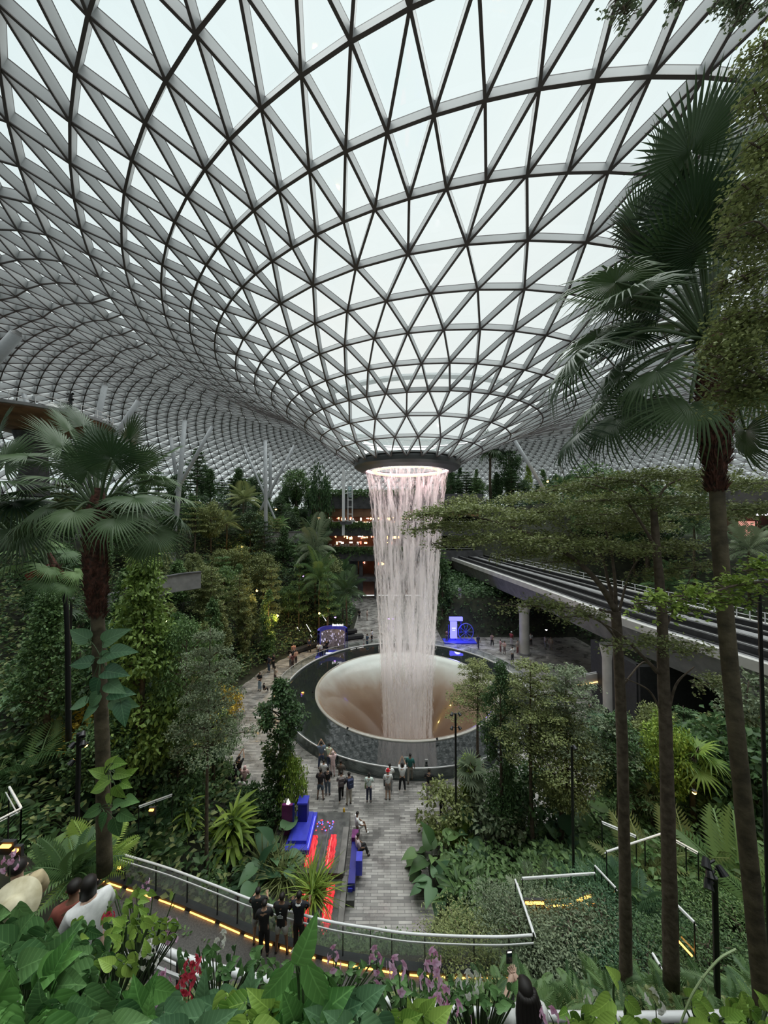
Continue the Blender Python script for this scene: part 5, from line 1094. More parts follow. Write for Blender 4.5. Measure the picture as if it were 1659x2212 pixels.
orchids = [(925, 2105, 2.6, 'large cluster of pink orchids left of the raised phone', 26, .3, 'pink'), (868, 2105, 2.7, 'pink orchids just left of the large pink cluster', 14, .22, 'pink'), (938, 2185, 2.2, 'pink-purple orchids at the bottom edge below the large cluster', 22, .2, 'pink'), (990, 2195, 2.2, 'small pink orchid spray at the bottom edge', 10, .12, 'pink'), (1200, 2205, 2.2, 'pink orchid tip at the bottom edge right of the woman', 10, .1, 'pink'),
           (800, 2155, 2.4, 'small pink-purple orchid between large leaves', 8, .1, 'pink'), (405, 2110, 2.9, 'deep red orchid spike over the upper railing', 24, .26, 'red'), (395, 2170, 2.6, 'cream and red orchid spike at the bottom left', 20, .28, 'red'), (355, 2130, 3.0, 'faded pink orchid spray left of the red spike', 16, .2, 'pink'), (370, 2010, 4.2, 'pink orchid spike beside the lower walkway floor', 18, .3, 'pink'), (313, 1925, 5.2, 'pale mauve orchid spike above the leaves on the left', 16, .3, 'pink'),
           (100, 2120, 2.4, 'cream orchid spike with hanging buds at the lower left', 18, .28, 'white'), (22, 1862, 4.0, 'purple-pink flowers beside the man at the left edge', 16, .2, 'pink'), (240, 1985, 3.8, 'red flower in front of the woman in white', 10, .1, 'red'), (325, 2060, 3.4, 'cream flower spray at the left end of the upper railing', 18, .24, 'white'), (790, 2190, 2.0, 'white blossoms at the bottom between leaves', 10, .1, 'white'),
           (815, 2075, 3.4, 'pale pink orchids in front of the orange strip', 14, .18, 'pink'), (720, 2075, 3.4, 'faint pink orchids right of the tallest leaf', 12, .16, 'pink'), (950, 2135, 2.9, 'mauve orchid close right of the large cluster', 10, .12, 'pink'), (1020, 2122, 3.2, 'pale orchids left of the raised phone', 10, .14, 'white'), (1275, 2165, 3.2, 'white flowers right of the woman with the phone', 10, .12, 'white'), (1420, 2165, 3.2, 'white flower spray above the upper railing on the right', 10, .12, 'white'),
           (1000, 2130, 3.0, 'small white flowers above the railing right of the pink clusters', 12, .14, 'white'), (470, 2035, 4.0, 'white blossoms beside the lower walkway kerb', 12, .14, 'white'), (640, 2060, 3.8, 'white blossoms at the feet of the people in black', 12, .14, 'white')]
for i, (px, py, d, lb, n, h, lm) in enumerate(orchids): orchid(px, py, d, lb, n, h, lm, 100 + i, .05 if d > 2.5 else .045, random.Random(i).uniform(-.08, .08))
big_leaves('broadleaf_vine', 'tall vine tip with three long glossy leaves standing in front of the four people', [(640, 2085, 1.75, 68), (636, 2072, 1.75, 226), (655, 2060, 1.8, -58)], .235, 'big', 51, 'glossy', T_OVAL, at(650, 2260, 1.75))
bandl = random.Random(9)
def leafpatch(label, x0, x1, y0, y1, d0, d1, n, L, lm, seed, tpl=T_HEART, cat='plant', name='broadleaf_plant'):
    rgg = random.Random(seed); pts = []
    for i in range(n):
        u = rgg.random(); v = rgg.random(); pts.append((x0 + (x1 - x0) * u, y0 + (y1 - y0) * v, d0 + (d1 - d0) * v, rgg.uniform(-150, -20) if rgg.random() < .75 else rgg.uniform(0, 180)))
    return big_leaves(name, label, pts, L, lm, seed, cat, tpl, at((x0 + x1) / 2, y1 + 60, (d0 + d1) / 2 + .1))
patches = [('dark broad leaves filling the lower left corner', -40, 130, 2080, 2240, 2.2, 1.7, 30, .24, 'big'), ('long pale leaves above the lower left corner', -40, 110, 1960, 2110, 2.7, 2.2, 26, .26, 'mid'), ('heart leaves below the hanging cream buds', 90, 260, 2100, 2240, 2.2, 1.7, 30, .2, 'mid'), ('heart leaves left of the red orchid spike', 200, 340, 2120, 2240, 2.4, 1.8, 26, .17, 'big'), ('blue-green heart leaves in the bottom left centre', 330, 480, 2155, 2240, 2.3, 1.8, 26, .17, 'blue'),
           ('blue-green heart leaves under the upper railing', 440, 560, 2150, 2220, 2.4, 1.9, 22, .17, 'blue'), ('bright leaves at the bottom left of the glossy vine', 470, 620, 2150, 2240, 2.0, 1.7, 20, .16, 'bright'), ('large heart leaves beneath the glossy vine', 590, 720, 2110, 2230, 2.0, 1.7, 18, .2, 'big'), ('large dull leaves right of the glossy vine', 690, 830, 2130, 2240, 2.0, 1.7, 20, .18, 'blue'), ('mixed leaves under the pink orchids', 820, 960, 2180, 2240, 2.2, 1.9, 24, .12, 'bright'),
           ('small leaves along the left of the upper railing', 150, 320, 1985, 2090, 3.3, 2.7, 40, .12, 'bright'), ('yellow-green small leaves in front of the lower walkway', 230, 380, 1920, 2030, 4.6, 3.9, 50, .12, 'bright'), ('green leaves in front of the woman in white', 100, 240, 1985, 2080, 3.2, 2.7, 34, .14, 'mid'), ('long leaves below the man with the hat', -30, 90, 1985, 2070, 3.2, 2.7, 22, .22, 'mid'), ('leaves over the near walkway railing', 380, 560, 2040, 2110, 3.9, 3.4, 46, .09, 'mid'), ('small leaves between railing and orange strip', 560, 820, 2070, 2130, 3.9, 3.2, 60, .08, 'mid'),
           ('small leaves around the large pink orchid cluster', 820, 1000, 2095, 2170, 3.4, 2.7, 50, .08, 'mid'), ('small leaves left of the woman with the phone', 960, 1110, 2110, 2180, 3.4, 2.9, 44, .08, 'mid'), ('low leaves along the bottom right edge', 1200, 1420, 2185, 2240, 2.4, 2.1, 26, .1, 'bright'), ('low leaves in the bottom right corner', 1480, 1680, 2150, 2240, 2.7, 2.1, 26, .12, 'bright')]
for i, a in enumerate(patches): leafpatch(a[0], *a[1:], 200 + i)
big_leaves('sapling', 'young stem with three bright heart leaves at the bottom right of the woman', [(1335, 2120, 2.2, 120), (1318, 2160, 2.2, 200), (1355, 2160, 2.2, -40), (1330, 2210, 2.1, 200), (1350, 2215, 2.1, -10)], .13, 'bright', 61, 'plant', T_HEART, at(1345, 2260, 2.2))
e = empty('climbing_tendril', at(1480, 2190, 2.3), 'long pale green tendril slanting up at the bottom right', 'vine'); o0 = e.location
m = MB(); m.tube(spline([at(1470, 2210, 2.3) - o0, at(1500, 2140, 2.3) - o0, at(1550, 2075, 2.3) - o0, at(1590, 2050, 2.3) - o0], 6), .006, 6); m.tube(spline([at(1515, 2110, 2.3) - o0, at(1530, 2130, 2.3) - o0, at(1528, 2150, 2.3) - o0], 5), .004, 5); m.obj('stem', mat('pale_stem', (.28, .36, .18), .5), e)
# ------------------------------------------------------------------ people
def skin_mesh(verts, rads, edges, sub=1, root=0, name='body'):
    me = bpy.data.meshes.new(name); me.from_pydata([tuple(v) for v in verts], edges, []); o = bpy.data.objects.new(name, me); COL.objects.link(o)
    o.modifiers.new('skin', 'SKIN'); sv = me.skin_vertices[0].data
    for i, r_ in enumerate(rads): sv[i].radius = r_ if isinstance(r_, tuple) else (r_, r_); sv[i].use_root = (i == root)
    o.modifiers['skin'].use_smooth_shade = True
    s = o.modifiers.new('sub', 'SUBSURF'); s.levels = sub; s.render_levels = sub
    dg = bpy.context.evaluated_depsgraph_get(); ev = o.evaluated_get(dg); out = bpy.data.meshes.new_from_object(ev)
    bpy.data.objects.remove(o); bpy.data.meshes.remove(me); return out
class Gr:
    def __init__(s): s.v = []; s.r = []; s.e = []
    def p(s, co, r_, par=None):
        s.v.append(Vector(co)); s.r.append(r_); 
        if par is not None: s.e.append((par, len(s.v) - 1))
        return len(s.v) - 1
    def mesh(s, sub=1, name='body'): return skin_mesh(s.v, s.r, s.e, sub, 0, name)
SKIN = {'tan': mat('skin_tan', (.42, .25, .17), .5), 'brown': mat('skin_brown', (.20, .11, .07), .5), 'light': mat('skin_light', (.60, .40, .31), .5)}
M_hair = mat('black_hair', (.014, .011, .010), .55, spec=.35)
def cloth(c):
    k = 'cloth_%d_%d_%d' % tuple(int(v * 255) for v in c); return mat(k, c, .85, noise=.12, scale=12)
ARMS = {'down': ((.24, 0, 1.13), (.25, .07, .88)), 'photo': ((.25, .20, 1.32), (.055, .34, 1.58)), 'low': ((.25, .06, 1.14), (.08, .26, 1.12)), 'film': ((.25, .12, 1.18), (.05, .27, 1.38)), 'cross': ((.25, .05, 1.15), (-.06, .22, 1.18)), 'raise': ((.20, .20, 1.52), (.06, .34, 1.78)), 'lap': ((.25, .10, 1.14), (.16, .30, 1.0)), 'rail': ((.26, .16, 1.18), (.20, .42, 1.10))}
def hand(g, w, dirv, side, par, s=1.0, curl=.5):
    """palm and five fingers as their own short chains"""
    d = dirv.normalized(); n = Vector((side, 0, 0)); n = (n - d * n.dot(d)).normalized(); up = d.cross(n)
    pm = g.p(w + d * .045 * s, (.036 * s, .018 * s), par)
    for k, (o, L_) in enumerate(((-.030, .070), (-.010, .080), (.010, .075), (.030, .058))):
        b = g.p(w + d * .085 * s + n * o * s, .0095 * s, pm); m_ = g.p(w + d * (.085 + L_ * .5) * s + n * o * s - up * .014 * curl * s, .0085 * s, b); g.p(w + d * (.085 + L_ * (1 - .35 * curl)) * s + n * o * s - up * .045 * curl * s, .0065 * s, m_)
    t = g.p(w + d * .035 * s - n * .040 * s, .011 * s, pm); g.p(w + d * .075 * s - n * .060 * s, .009 * s, t)
def person(label, loc, yaw=0., arms='down', leg='stand', top=(.8, .8, .8), bot=(.03, .03, .05), skin='tan', h=1.7, shorts=False, skirt=False, hair='short', bag=None, bagc=(.02, .02, .02), detail=False, shoes=(.03, .03, .03), hat=None, group=None, arms2=None, lean=0., headturn=0., longtop=0.):
    e = empty('person', loc, label, 'person', group, yaw, h / 1.72)
    g = Gr(); sit = leg == 'sit'; zz = -.47 if sit else 0; pel = g.p((0, 0, .95 + zz), (.135, .10)); L3 = Vector((0, lean, 0))
    wa = g.p(Vector((0, 0, 1.12 + zz)) + L3 * .3, (.125, .09), pel); ch = g.p(Vector((0, -.01, 1.32 + zz)) + L3 * .7, (.155, .105), wa); nb = g.p(Vector((0, -.01, 1.44 + zz)) + L3, (.08, .065), ch)
    nk = g.p(Vector((0, .005, 1.50 + zz)) + L3, .052, nb); hd0 = Vector((0, .02, 1.545 + zz)) + L3; h1 = g.p(hd0, (.062, .07), nk); h2 = g.p(hd0 + Vector((0, .0, .06)), (.075, .09), h1); g.p(hd0 + Vector((0, -.005, .125)), (.062, .075), h2)
    A = []
    for s in (-1, 1):
        ar = ARMS[arms if s < 0 or arms2 is None else arms2]; sh = g.p(Vector((s * .182, -.01, 1.40 + zz)) + L3, .056, ch); el = Vector((s * ar[0][0], ar[0][1], ar[0][2] + zz)) + L3 * .8; wr = Vector((s * ar[1][0], ar[1][1], ar[1][2] + zz)) + L3 * .8
        ei = g.p(el, .044, sh); wi = g.p(wr, .029, ei); d = (wr - el).normalized()
        if detail: hand(g, wr, d, s, wi)
        else: k = g.p(wr + d * .06, (.034, .018), wi); g.p(wr + d * .14, (.022, .012), k)
        A.append((g.v[sh], el, wr))
    LG = []
    for s in (-1, 1):
        st = {'stand': ((.09, .02, .50), (.11, -.01, .08)), 'wide': ((.13, .02, .50), (.17, -.01, .08)), 'walk': ((.09, .13 * s + .05, .51), (.10, .20 * s, .09 if s > 0 else .13)), 'sit': ((.10, .44, .50), (.11, .52, .08)), 'cross': ((.09, .02, .50), (.05, .02 * s, .08))}[leg]
        hip = g.p((s * .09, 0, .90 + zz), .088, pel); kn = g.p((s * st[0][0], st[0][1], st[0][2]), .056, hip); an = g.p((s * st[1][0], st[1][1], st[1][2]), .036, kn)
        g.p(Vector((s * st[1][0], st[1][1] + .05, .045)), (.036, .03), an); LG.append((Vector((s * .09, 0, .90 + zz)), g.v[kn], g.v[an]))
    link('body', g.mesh(1), SKIN[skin], e)
    # face: eyes, nose, mouth, ears on the head
    hc = hd0 + Vector((0, .01, .055)); m = MB()
    m.tube([hc + Vector((0, .075, .015)), hc + Vector((0, .102, -.018))], [.008, .014], 6)
    for s in (-1, 1): m.tube([hc + Vector((s * .072, -.012, .025)), hc + Vector((s * .084, -.018, .0)), hc + Vector((s * .072, -.008, -.025))], [.008, .012, .006], 6)
    m.obj('nose_and_ears', SKIN[skin], e)
    m = MB()
    for s in (-1, 1): m.box(hc + Vector((s * .030, .083, .012)), (.022, .012, .009))
    m.box(hc + Vector((0, .082, -.045)), (.04, .012, .008)); m.obj('eyes_and_mouth', mat('dark_feature', (.05, .015, .012), .5), e)
    # hair
    bm = bmesh.new(); bmesh.ops.create_icosphere(bm, subdivisions=2, radius=1)
    for v in bm.verts:
        c = v.co.copy(); v.co = Vector((c.x * .086, c.y * .098 - .010, c.z * .088 + .026))
        if c.y > .25 and c.z < .35: v.co.y = min(v.co.y, .035); v.co.z = max(v.co.z, .055)
        if c.z < -.2 and c.y < .25:
            if hair == 'long': v.co.z = -.30 - .1 * abs(c.z); v.co.x *= 1.25; v.co.y = min(v.co.y, -.04) - .05
            elif hair == 'bob': v.co.z = -.12; v.co.x *= 1.15
            elif hair == 'veil': v.co.z = -.22; v.co.x *= 1.6
            else: v.co.z = max(v.co.z, -.035)
        v.co += hc
    me = bpy.data.meshes.new('hair'); bm.to_mesh(me); bm.free(); me.polygons.foreach_set('use_smooth', [True] * len(me.polygons))
    link('hair' if hair != 'veil' else 'headscarf', me, M_hair if hair != 'veil' else cloth(hat or (.1, .1, .1)), e)
    if hat and hair != 'veil':
        m = MB(); m.lathe([(.125, 0), (.095, .01), (.09, .07), (.06, .115), (0.002, .12)], hc + Vector((0, -.01, .05)), 16); m.obj('hat', cloth(hat), e)
    # shirt with sleeves
    t = Gr(); a0 = t.p((0, 0, .88 + zz - longtop), (.172 + longtop * .1, .13)); a1 = t.p(Vector((0, 0, 1.12 + zz)) + L3 * .3, (.152, .118), a0); a2 = t.p(Vector((0, -.01, 1.32 + zz)) + L3 * .7, (.205, .145), a1); t.p(Vector((0, -.01, 1.44 + zz)) + L3, (.088, .076), a2)
    for s, (sh, el, wr) in zip((-1, 1), A): b = t.p(sh, .082, a2); t.p(sh + (el - sh) * .9, .070, b)
    link('shirt', t.mesh(1, 'shirt'), cloth(top), e)
    t = Gr(); a0 = t.p((0, 0, 1.03 + zz), (.148, .112)); a1 = t.p((0, 0, .90 + zz), (.16, .125), a0)
    if skirt:
        k = t.p((0, .01, .6), (.20, .16), a1); t.p((0, .01, .32), (.22, .18), k)
    else:
        for (hp, kn, an) in LG:
            b = t.p(hp + Vector((0, 0, -.04)), .112, a1); c = t.p(kn + (hp - kn) * (.12 if shorts else 0), .092 if shorts else .080, b)
            if not shorts: t.p(an + (kn - an) * .06, .064, c)
    link('skirt' if skirt else 'shorts' if shorts else 'trousers', t.mesh(1, 'trousers'), cloth(bot), e)
    for (hp, kn, an) in LG:
        t = Gr(); a = t.p(Vector((an.x, an.y - .03, .035 + (an.z - .08))), (.042, .038)); b = t.p(Vector((an.x, an.y + .07, .032 + (an.z - .08))), (.044, .032), a); t.p(Vector((an.x, an.y + .15, .026 + (an.z - .08))), (.036, .022), b)
        link('shoe', t.mesh(1, 'shoe'), cloth(shoes), e)
    if bag == 'backpack':
        m = MB(); m.box((0, -.20, 1.25), (.30, .17, .42)); m.box((0, -.30, 1.17), (.22, .06, .22)); m.box((-.10, .11, 1.3), (.04, .02, .3)); m.box((.10, .11, 1.3), (.04, .02, .3)); o = m.obj('backpack', cloth(bagc), e); b_ = o.modifiers.new('b', 'BEVEL'); b_.width = .04; b_.segments = 2
    if bag == 'sling':
        m = MB(); m.box((-.21, .02, .95), (.08, .22, .2)); m.tube([(-.2, 0, 1.05), (-.05, .13, 1.3), (.12, .02, 1.46), (-.02, -.14, 1.3), (-.2, 0, 1.05)], .012, 5); o = m.obj('shoulder_bag', cloth(bagc), e)
    return e
def pz(px, py, z=0.): v = gz(px, py, z); return v
B_K = (.012, .012, .014); WH = (.78, .78, .78); JN = (.05, .07, .13)
PEOPLE = [
 (694, 1660, 'man in a grey-blue shirt and jeans with hands raised near the pool edge', dict(arms='photo', top=(.13, .17, .24), bot=JN, leg='wide')),
 (711, 1661, 'woman in a pale green top close behind the pink-clad person by the pool', dict(arms='low', top=(.6, .7, .55), bot=JN, h=1.6)),
 (719, 1678, 'person in a pale pink hooded long top taking a picture at the pool edge', dict(arms='photo', top=(.75, .55, .55), bot=(.65, .5, .5), hair='veil', hat=(.75, .55, .55), h=1.58, longtop=.15)),
 (692, 1728, 'stocky man in a dark shirt and denim shorts standing left on the plaza', dict(arms='low', top=(.03, .025, .03), bot=(.08, .11, .15), shorts=True, leg='wide', h=1.75)),
 (699, 1700, 'person in white half hidden behind the stocky man in denim shorts', dict(arms='down', top=(.7, .7, .72), bot=JN, h=1.6)),
 (708, 1718, 'slim person in black between the stocky man and the pair with bags', dict(arms='low', top=B_K, bot=(.1, .13, .17), h=1.6)),
 (737, 1731, 'woman in a grey vest and black trousers with white shoes on the plaza', dict(arms='low', top=(.32, .30, .28), bot=B_K, leg='walk', shoes=WH, bag='backpack', bagc=(.12, .1, .1), h=1.68)),
 (736, 1705, 'dark-haired person standing right behind the woman in the grey vest', dict(arms='low', top=(.08, .07, .06), bot=(.1, .1, .12), h=1.7)),
 (754, 1738, 'man with a navy backpack and beige trousers facing left', dict(arms='low', top=(.03, .03, .04), bot=(.42, .38, .33), bag='backpack', bagc=(.03, .04, .09), h=1.78), .5),
 (797, 1733, 'woman in a white top and dark trousers with a green shoulder bag, alone', dict(arms='cross', top=(.70, .80, .76), bot=(.03, .035, .07), bag='sling', bagc=(.12, .16, .08), hair='bob', h=1.64)),
 (838, 1728, 'person in a red cap and white shirt with a sling bag', dict(arms='low', top=WH, bot=(.2, .17, .15), hat=(.55, .02, .03), shorts=True, bag='sling', bagc=(.05, .05, .05), h=1.7)),
 (842, 1712, 'person in white behind the one in the red cap', dict(arms='low', top=WH, bot=(.3, .3, .3), shoes=WH, h=1.66)),
 (869, 1710, 'woman in a white top and black trousers raising a phone with both arms', dict(arms='raise', top=WH, bot=B_K, leg='wide', shoes=WH, hair='bob', h=1.66)),
 (886, 1691, 'man in a dark teal shirt and grey trousers at the pool edge', dict(arms='down', top=(.02, .12, .11), bot=(.22, .2, .17), skin='brown', leg='walk', h=1.75)),
 (927, 1728, 'man in a black shirt and grey trousers alone at the right of the plaza', dict(arms='low', top=B_K, bot=(.22, .2, .19), h=1.75)),
 (956, 1760, 'person in black holding a black and white bag at the right plaza edge', dict(arms='low', top=B_K, bot=B_K, bag='sling', bagc=(.4, .4, .45), skin='tan', h=1.72)),
 (1036, 1690, 'person in white partly hidden by the small bright leafy tree', dict(arms='down', top=WH, bot=(.3, .3, .3), h=1.65)),
 (505, 1712, 'woman with long dark hair in black, leftmost of the group at the left planter', dict(arms='low', top=B_K, bot=(.03, .03, .04), hair='long', h=1.65)),
 (516, 1695, 'person in black standing with a raised phone on the left side of the plaza', dict(arms='raise', top=B_K, bot=B_K, h=1.72)),
 (528, 1712, 'person in a pink headscarf and pink top by the left planter', dict(arms='low', top=(.75, .5, .48), bot=(.6, .4, .4), hair='veil', hat=(.78, .5, .5), h=1.55)),
 (489, 1730, 'person in black low behind the cordyline leaves', dict(arms='down', top=B_K, bot=B_K, h=1.6)),
 (522, 1740, 'person in a white blouse with arms out next to the cordyline', dict(arms='low', top=(.75, .68, .66), bot=(.4, .3, .3), hair='bob', h=1.55)),
 (561, 1492, 'man in a black shirt and light jeans standing left of the pool', dict(arms='low', top=B_K, bot=(.30, .40, .50), h=1.75)),
 (581, 1452, 'man in dark clothes up the left walkway beside the trees', dict(arms='down', top=(.05, .05, .07), bot=(.06, .09, .14), h=1.75)),
 (591, 1445, 'person in black next to the man in dark clothes on the left walkway', dict(arms='low', top=B_K, bot=B_K, h=1.7)),
 (594, 1475, 'woman with a cream top and dark dress near the left pool edge', dict(arms='low', top=(.55, .45, .36), bot=(.10, .07, .06), hair='long', h=1.62)),
 (627, 1440, 'woman in a pale shirt, left of the group by the benches', dict(arms='low', top=(.6, .5, .5), bot=(.1, .1, .1), h=1.6)),
 (632, 1444, 'woman in dark red in the group by the benches', dict(arms='low', top=(.2, .06, .06), bot=(.05, .03, .03), hair='long', h=1.62)),
 (639, 1435, 'woman in a peach top, right of the group by the benches', dict(arms='low', top=(.6, .36, .26), bot=(.07, .05, .05), h=1.6)),
 (634, 1422, 'person in a salmon shirt behind the group by the benches', dict(arms='down', top=(.55, .28, .22), bot=(.08, .08, .1), h=1.7)),
 (668, 1410, 'guard in navy with hands folded beside the benches', dict(arms='cross', top=(.03, .04, .08), bot=B_K, leg='wide', h=1.75)),
 (688, 1418, 'woman in white at the left of the crowd before the blue arch', dict(arms='down', top=WH, bot=(.1, .1, .1), h=1.6)),
 (694, 1420, 'man in a white shirt in the crowd before the blue arch', dict(arms='down', top=WH, bot=B_K, h=1.7)),
 (700, 1419, 'man in black in the crowd before the blue arch', dict(arms='low', top=B_K, bot=(.2, .2, .2), h=1.72)),
 (706, 1413, 'taller man in black at the right of the crowd before the blue arch', dict(arms='low', top=B_K, bot=B_K, h=1.8)),
 (703, 1392, 'person dressed in black inside the blue arch', dict(arms='down', top=B_K, bot=B_K, h=1.7)),
 (793, 1399, 'man in a dark blue shirt leaning on the far pool barrier', dict(arms='rail', top=(.05, .10, .18), bot=(.06, .09, .14), h=1.75)),
 (786, 1401, 'child in red and white beside the man in dark blue at the far barrier', dict(arms='down', top=(.6, .55, .55), bot=(.5, .05, .07), h=1.0)),
 (803, 1387, 'woman in a white top and black trousers, right of the man in dark blue', dict(arms='low', top=WH, bot=B_K, h=1.65)),
 (793, 1340, 'person in pale clothes far back on the path to the shops', dict(arms='down', top=(.65, .5, .42), bot=(.5, .4, .33), h=1.7)),
 (776, 1339, 'dark-clad person far back on the path to the shops', dict(arms='down', top=B_K, bot=B_K, h=1.7)),
 (965, 1387, 'person crouching low in white shoes left of the blue wheel stall', dict(arms='low', top=(.12, .06, .06), bot=(.1, .1, .1), shoes=WH, h=1.6)),
 (984, 1383, 'person in cream standing in front of the glowing blue screen', dict(arms='low', top=(.6, .55, .48), bot=(.05, .05, .05), h=1.7)),
 (1033, 1401, 'person in dark blue walking right of the blue wheel', dict(arms='down', top=(.03, .04, .10), bot=(.03, .03, .06), leg='walk', h=1.7)),
 (1063, 1397, 'woman in dark clothes with white shoes walking behind the pool', dict(arms='down', top=(.25, .17, .14), bot=B_K, shoes=WH, leg='walk', h=1.65)),
 (1081, 1408, 'pink-clad person sitting in the crowd left of the pier', dict(arms='low', top=(.5, .3, .3), bot=(.2, .1, .1), h=1.5)),
 (1090, 1412, 'second pink-clad person in the crowd left of the pier', dict(arms='low', top=(.55, .38, .36), bot=(.2, .15, .15), h=1.5)),
 (1105, 1394, 'person in a white cap and dark red jacket left of the pier', dict(arms='down', top=(.3, .05, .06), bot=(.5, .45, .42), hat=WH, h=1.75)),
 (1107, 1430, 'man in a white shirt and dark trousers at the right pool barrier', dict(arms='low', top=WH, bot=(.05, .05, .06), h=1.75)),
 (1118, 1413, 'person in a grey top right beside the pier', dict(arms='down', top=(.4, .36, .35), bot=(.25, .1, .1), h=1.65)),
 (1147, 1396, 'person in white just right of the pier', dict(arms='low', top=(.6, .65, .68), bot=B_K, h=1.7)),
 (1178, 1402, 'person in pale clothes under the bridge right of the pier', dict(arms='low', top=(.5, .45, .43), bot=(.2, .2, .22), h=1.7)),
 (1190, 1404, 'person in beige under the bridge at the edge of the crowd', dict(arms='down', top=(.5, .42, .36), bot=(.3, .26, .24), h=1.65)),
]
for i, t in enumerate(PEOPLE):
    px, py, lb, kw = t[:4]; kw = dict(kw); kw.setdefault('skin', ('tan', 'light', 'tan', 'brown')[i % 4]); loc = gz(px, py, 0)
    yaw = t[4] if len(t) > 4 else random.Random(i).uniform(-.35, .35) if py > 1600 else random.Random(i).uniform(-3, 3)
    kw['h'] = kw.get('h', 1.7) * 1.1; person(lb, loc, yaw, **kw)
# seated by the channel
p = gz(786, 1845, .1); person('person in a pale lilac top sitting on the low wall, nearer of two', (p.x - .32, p.y - .1, .02), -1.2, 'lap', 'sit', (.55, .45, .47), B_K, 'brown', 1.7)
p = gz(783, 1790, .1); person('person in white shirt and shorts sitting on the wall end, farther of two', (p.x - .28, p.y - .35, .10), -1.25, 'lap', 'sit', WH, WH, 'brown', 1.7, shorts=True, shoes=WH)
p = gz(570, 1496, 0); person('person in black squatting with white shoes beside the man in light jeans', (p.x, p.y, -.02), -.9, 'lap', 'sit', B_K, B_K, 'tan', 1.4, shoes=WH)
# four at the lower rail
def onw(px, py): v = gz(px, py, WZ); return v
person('child-sized person in black clothes, front left of the four at the lower railing', onw(570, 2066), .15, 'low', 'stand', B_K, B_K, 'tan', 1.74, detail=True, longtop=.12)
person('person in a black printed shirt, leftmost of four at the lower railing', onw(556, 2040), .1, 'rail', 'stand', (.02, .025, .025), (.35, .35, .36), 'tan', 1.80, detail=True, shorts=True, longtop=.1)
e = person('person in black shirt with white back print and grey shorts at the lower railing', onw(608, 2060), -.05, 'rail', 'wide', B_K, (.48, .47, .45), 'brown', 1.88, detail=True, shorts=True, longtop=.12)
m = MB()
for k in range(7): m.box((-.075 + .025 * k, -.148, 1.23 - .012 * abs(k - 3)), (.014, .01, .06 + .015 * (k % 2)))
m.box((0, -.146, 1.33), (.05, .008, .012)); m.box((0, -.150, 1.17), (.1, .006, .012)); m.obj('back_print', cloth((.5, .53, .53)), e)
person('person in black with a white collar, rightmost of the four at the lower railing', onw(645, 2056), -.1, 'rail', 'stand', (.014, .016, .024), B_K, 'brown', 1.88, detail=True, longtop=.1)
m = MB(); m.lathe([(.085, 0), (.11, -.035), (.105, -.05)], (0, -.01, 1.46), 18); m.obj('collar', cloth(WH), bpy.data.objects[[o.name for o in COL.objects if o.name.startswith('person')][-1]] if False else [o for o in COL.objects if o.get('label', '').startswith('person in black with a white collar')][0])
# woman raising a phone right below us
pw = at(1136, 2120, 3.85); wy = pw.z - 1.68
ew = person('woman with very long dark hair raising a phone at the bottom of the picture', (pw.x, 3.85, wy), .12, 'film', 'stand', (.72, .72, .70), B_K, 'light', 1.68, hair='long', detail=True, bag='backpack', bagc=(.03, .03, .04))
m = MB()
for k in range(9):
    a = -1.3 + k * .325; c = Vector((.075 * math.sin(a), -.085 * math.cos(a) * .8, 1.64)); m.tube(spline([c, c + Vector((.05 * math.sin(a), -.05, -.16)), c + Vector((.06 * math.sin(a), -.14, -.36)), c + Vector((.05 * math.sin(a), -.26, -.62))], 4), [.034] * 8 + [.03, .026, .02, .014, .006], 8)
m.obj('long_hair', M_hair, ew, smooth=True)
def thingbox(name, label, cat, c, size, m_, rz=0., parts=(), bev=.01):
    e = empty(name, c, label, cat, None, rz); m = MB(); m.box((0, 0, 0), size); o = m.obj('case', m_, e); b = o.modifiers.new('b', 'BEVEL'); b.width = bev; b.segments = 2
    for pn, pc, ps, pm in parts: m = MB(); m.box(pc, ps); m.obj(pn, pm, e)
    return e
ph_ = Vector((pw.x - .05, 4.21, wy + 1.50)); thingbox('phone', 'black phone held up by the long-haired woman', 'phone', ph_, (.074, .012, .155), M_black, .1, (('screen', (0, -.008, .0), (.066, .002, .14), mat('phone_screen', (.01, .03, .03), .1)), ('bright_strip', (0, -.0095, .062), (.05, .001, .018), emat('screen_white', (1, .95, .9), 1.4))))
# left edge trio
pm_ = at(38, 1868, 4.2); person('man in a khaki shirt with a pale bag at the left edge', (pm_.x, 4.2, pm_.z - 1.66), .9, 'low', 'stand', (.55, .45, .28), (.1, .1, .1), 'light', 1.72, detail=True, bag='sling', bagc=(.3, .28, .2))
hb = at(25, 1962, 3.9); e = empty('straw_hat', hb, 'round pale straw hat hanging in front of the man at the left edge', 'hat'); e.rotation_euler = (.9, .5, 0)
M_straw = mat('straw', (.5, .44, .28), .7, col2=(.72, .66, .48), scale=8)
m = MB(); m.lathe([(.0, .09), (.07, .085), (.10, .03), (.12, .0), (.24, -.02), (.245, -.03), (.12, -.01)], n=40); m.obj('hat_body', M_straw, e, smooth=True)
pm_ = at(196, 1913, 4.3); person('black-haired woman in a white sleeveless top bending forward at the left', (pm_.x, 4.3, pm_.z - 1.62), .9, 'low', 'stand', WH, (.1, .1, .1), 'light', 1.68, hair='bob', detail=True, lean=.08)
pm_ = at(160, 1905, 4.8); person('dark-haired person in a red-brown top behind the woman in white at the left', (pm_.x, 4.8, pm_.z - 1.6), .6, 'low', 'stand', (.25, .07, .05), (.1, .05, .05), 'brown', 1.62, detail=True)
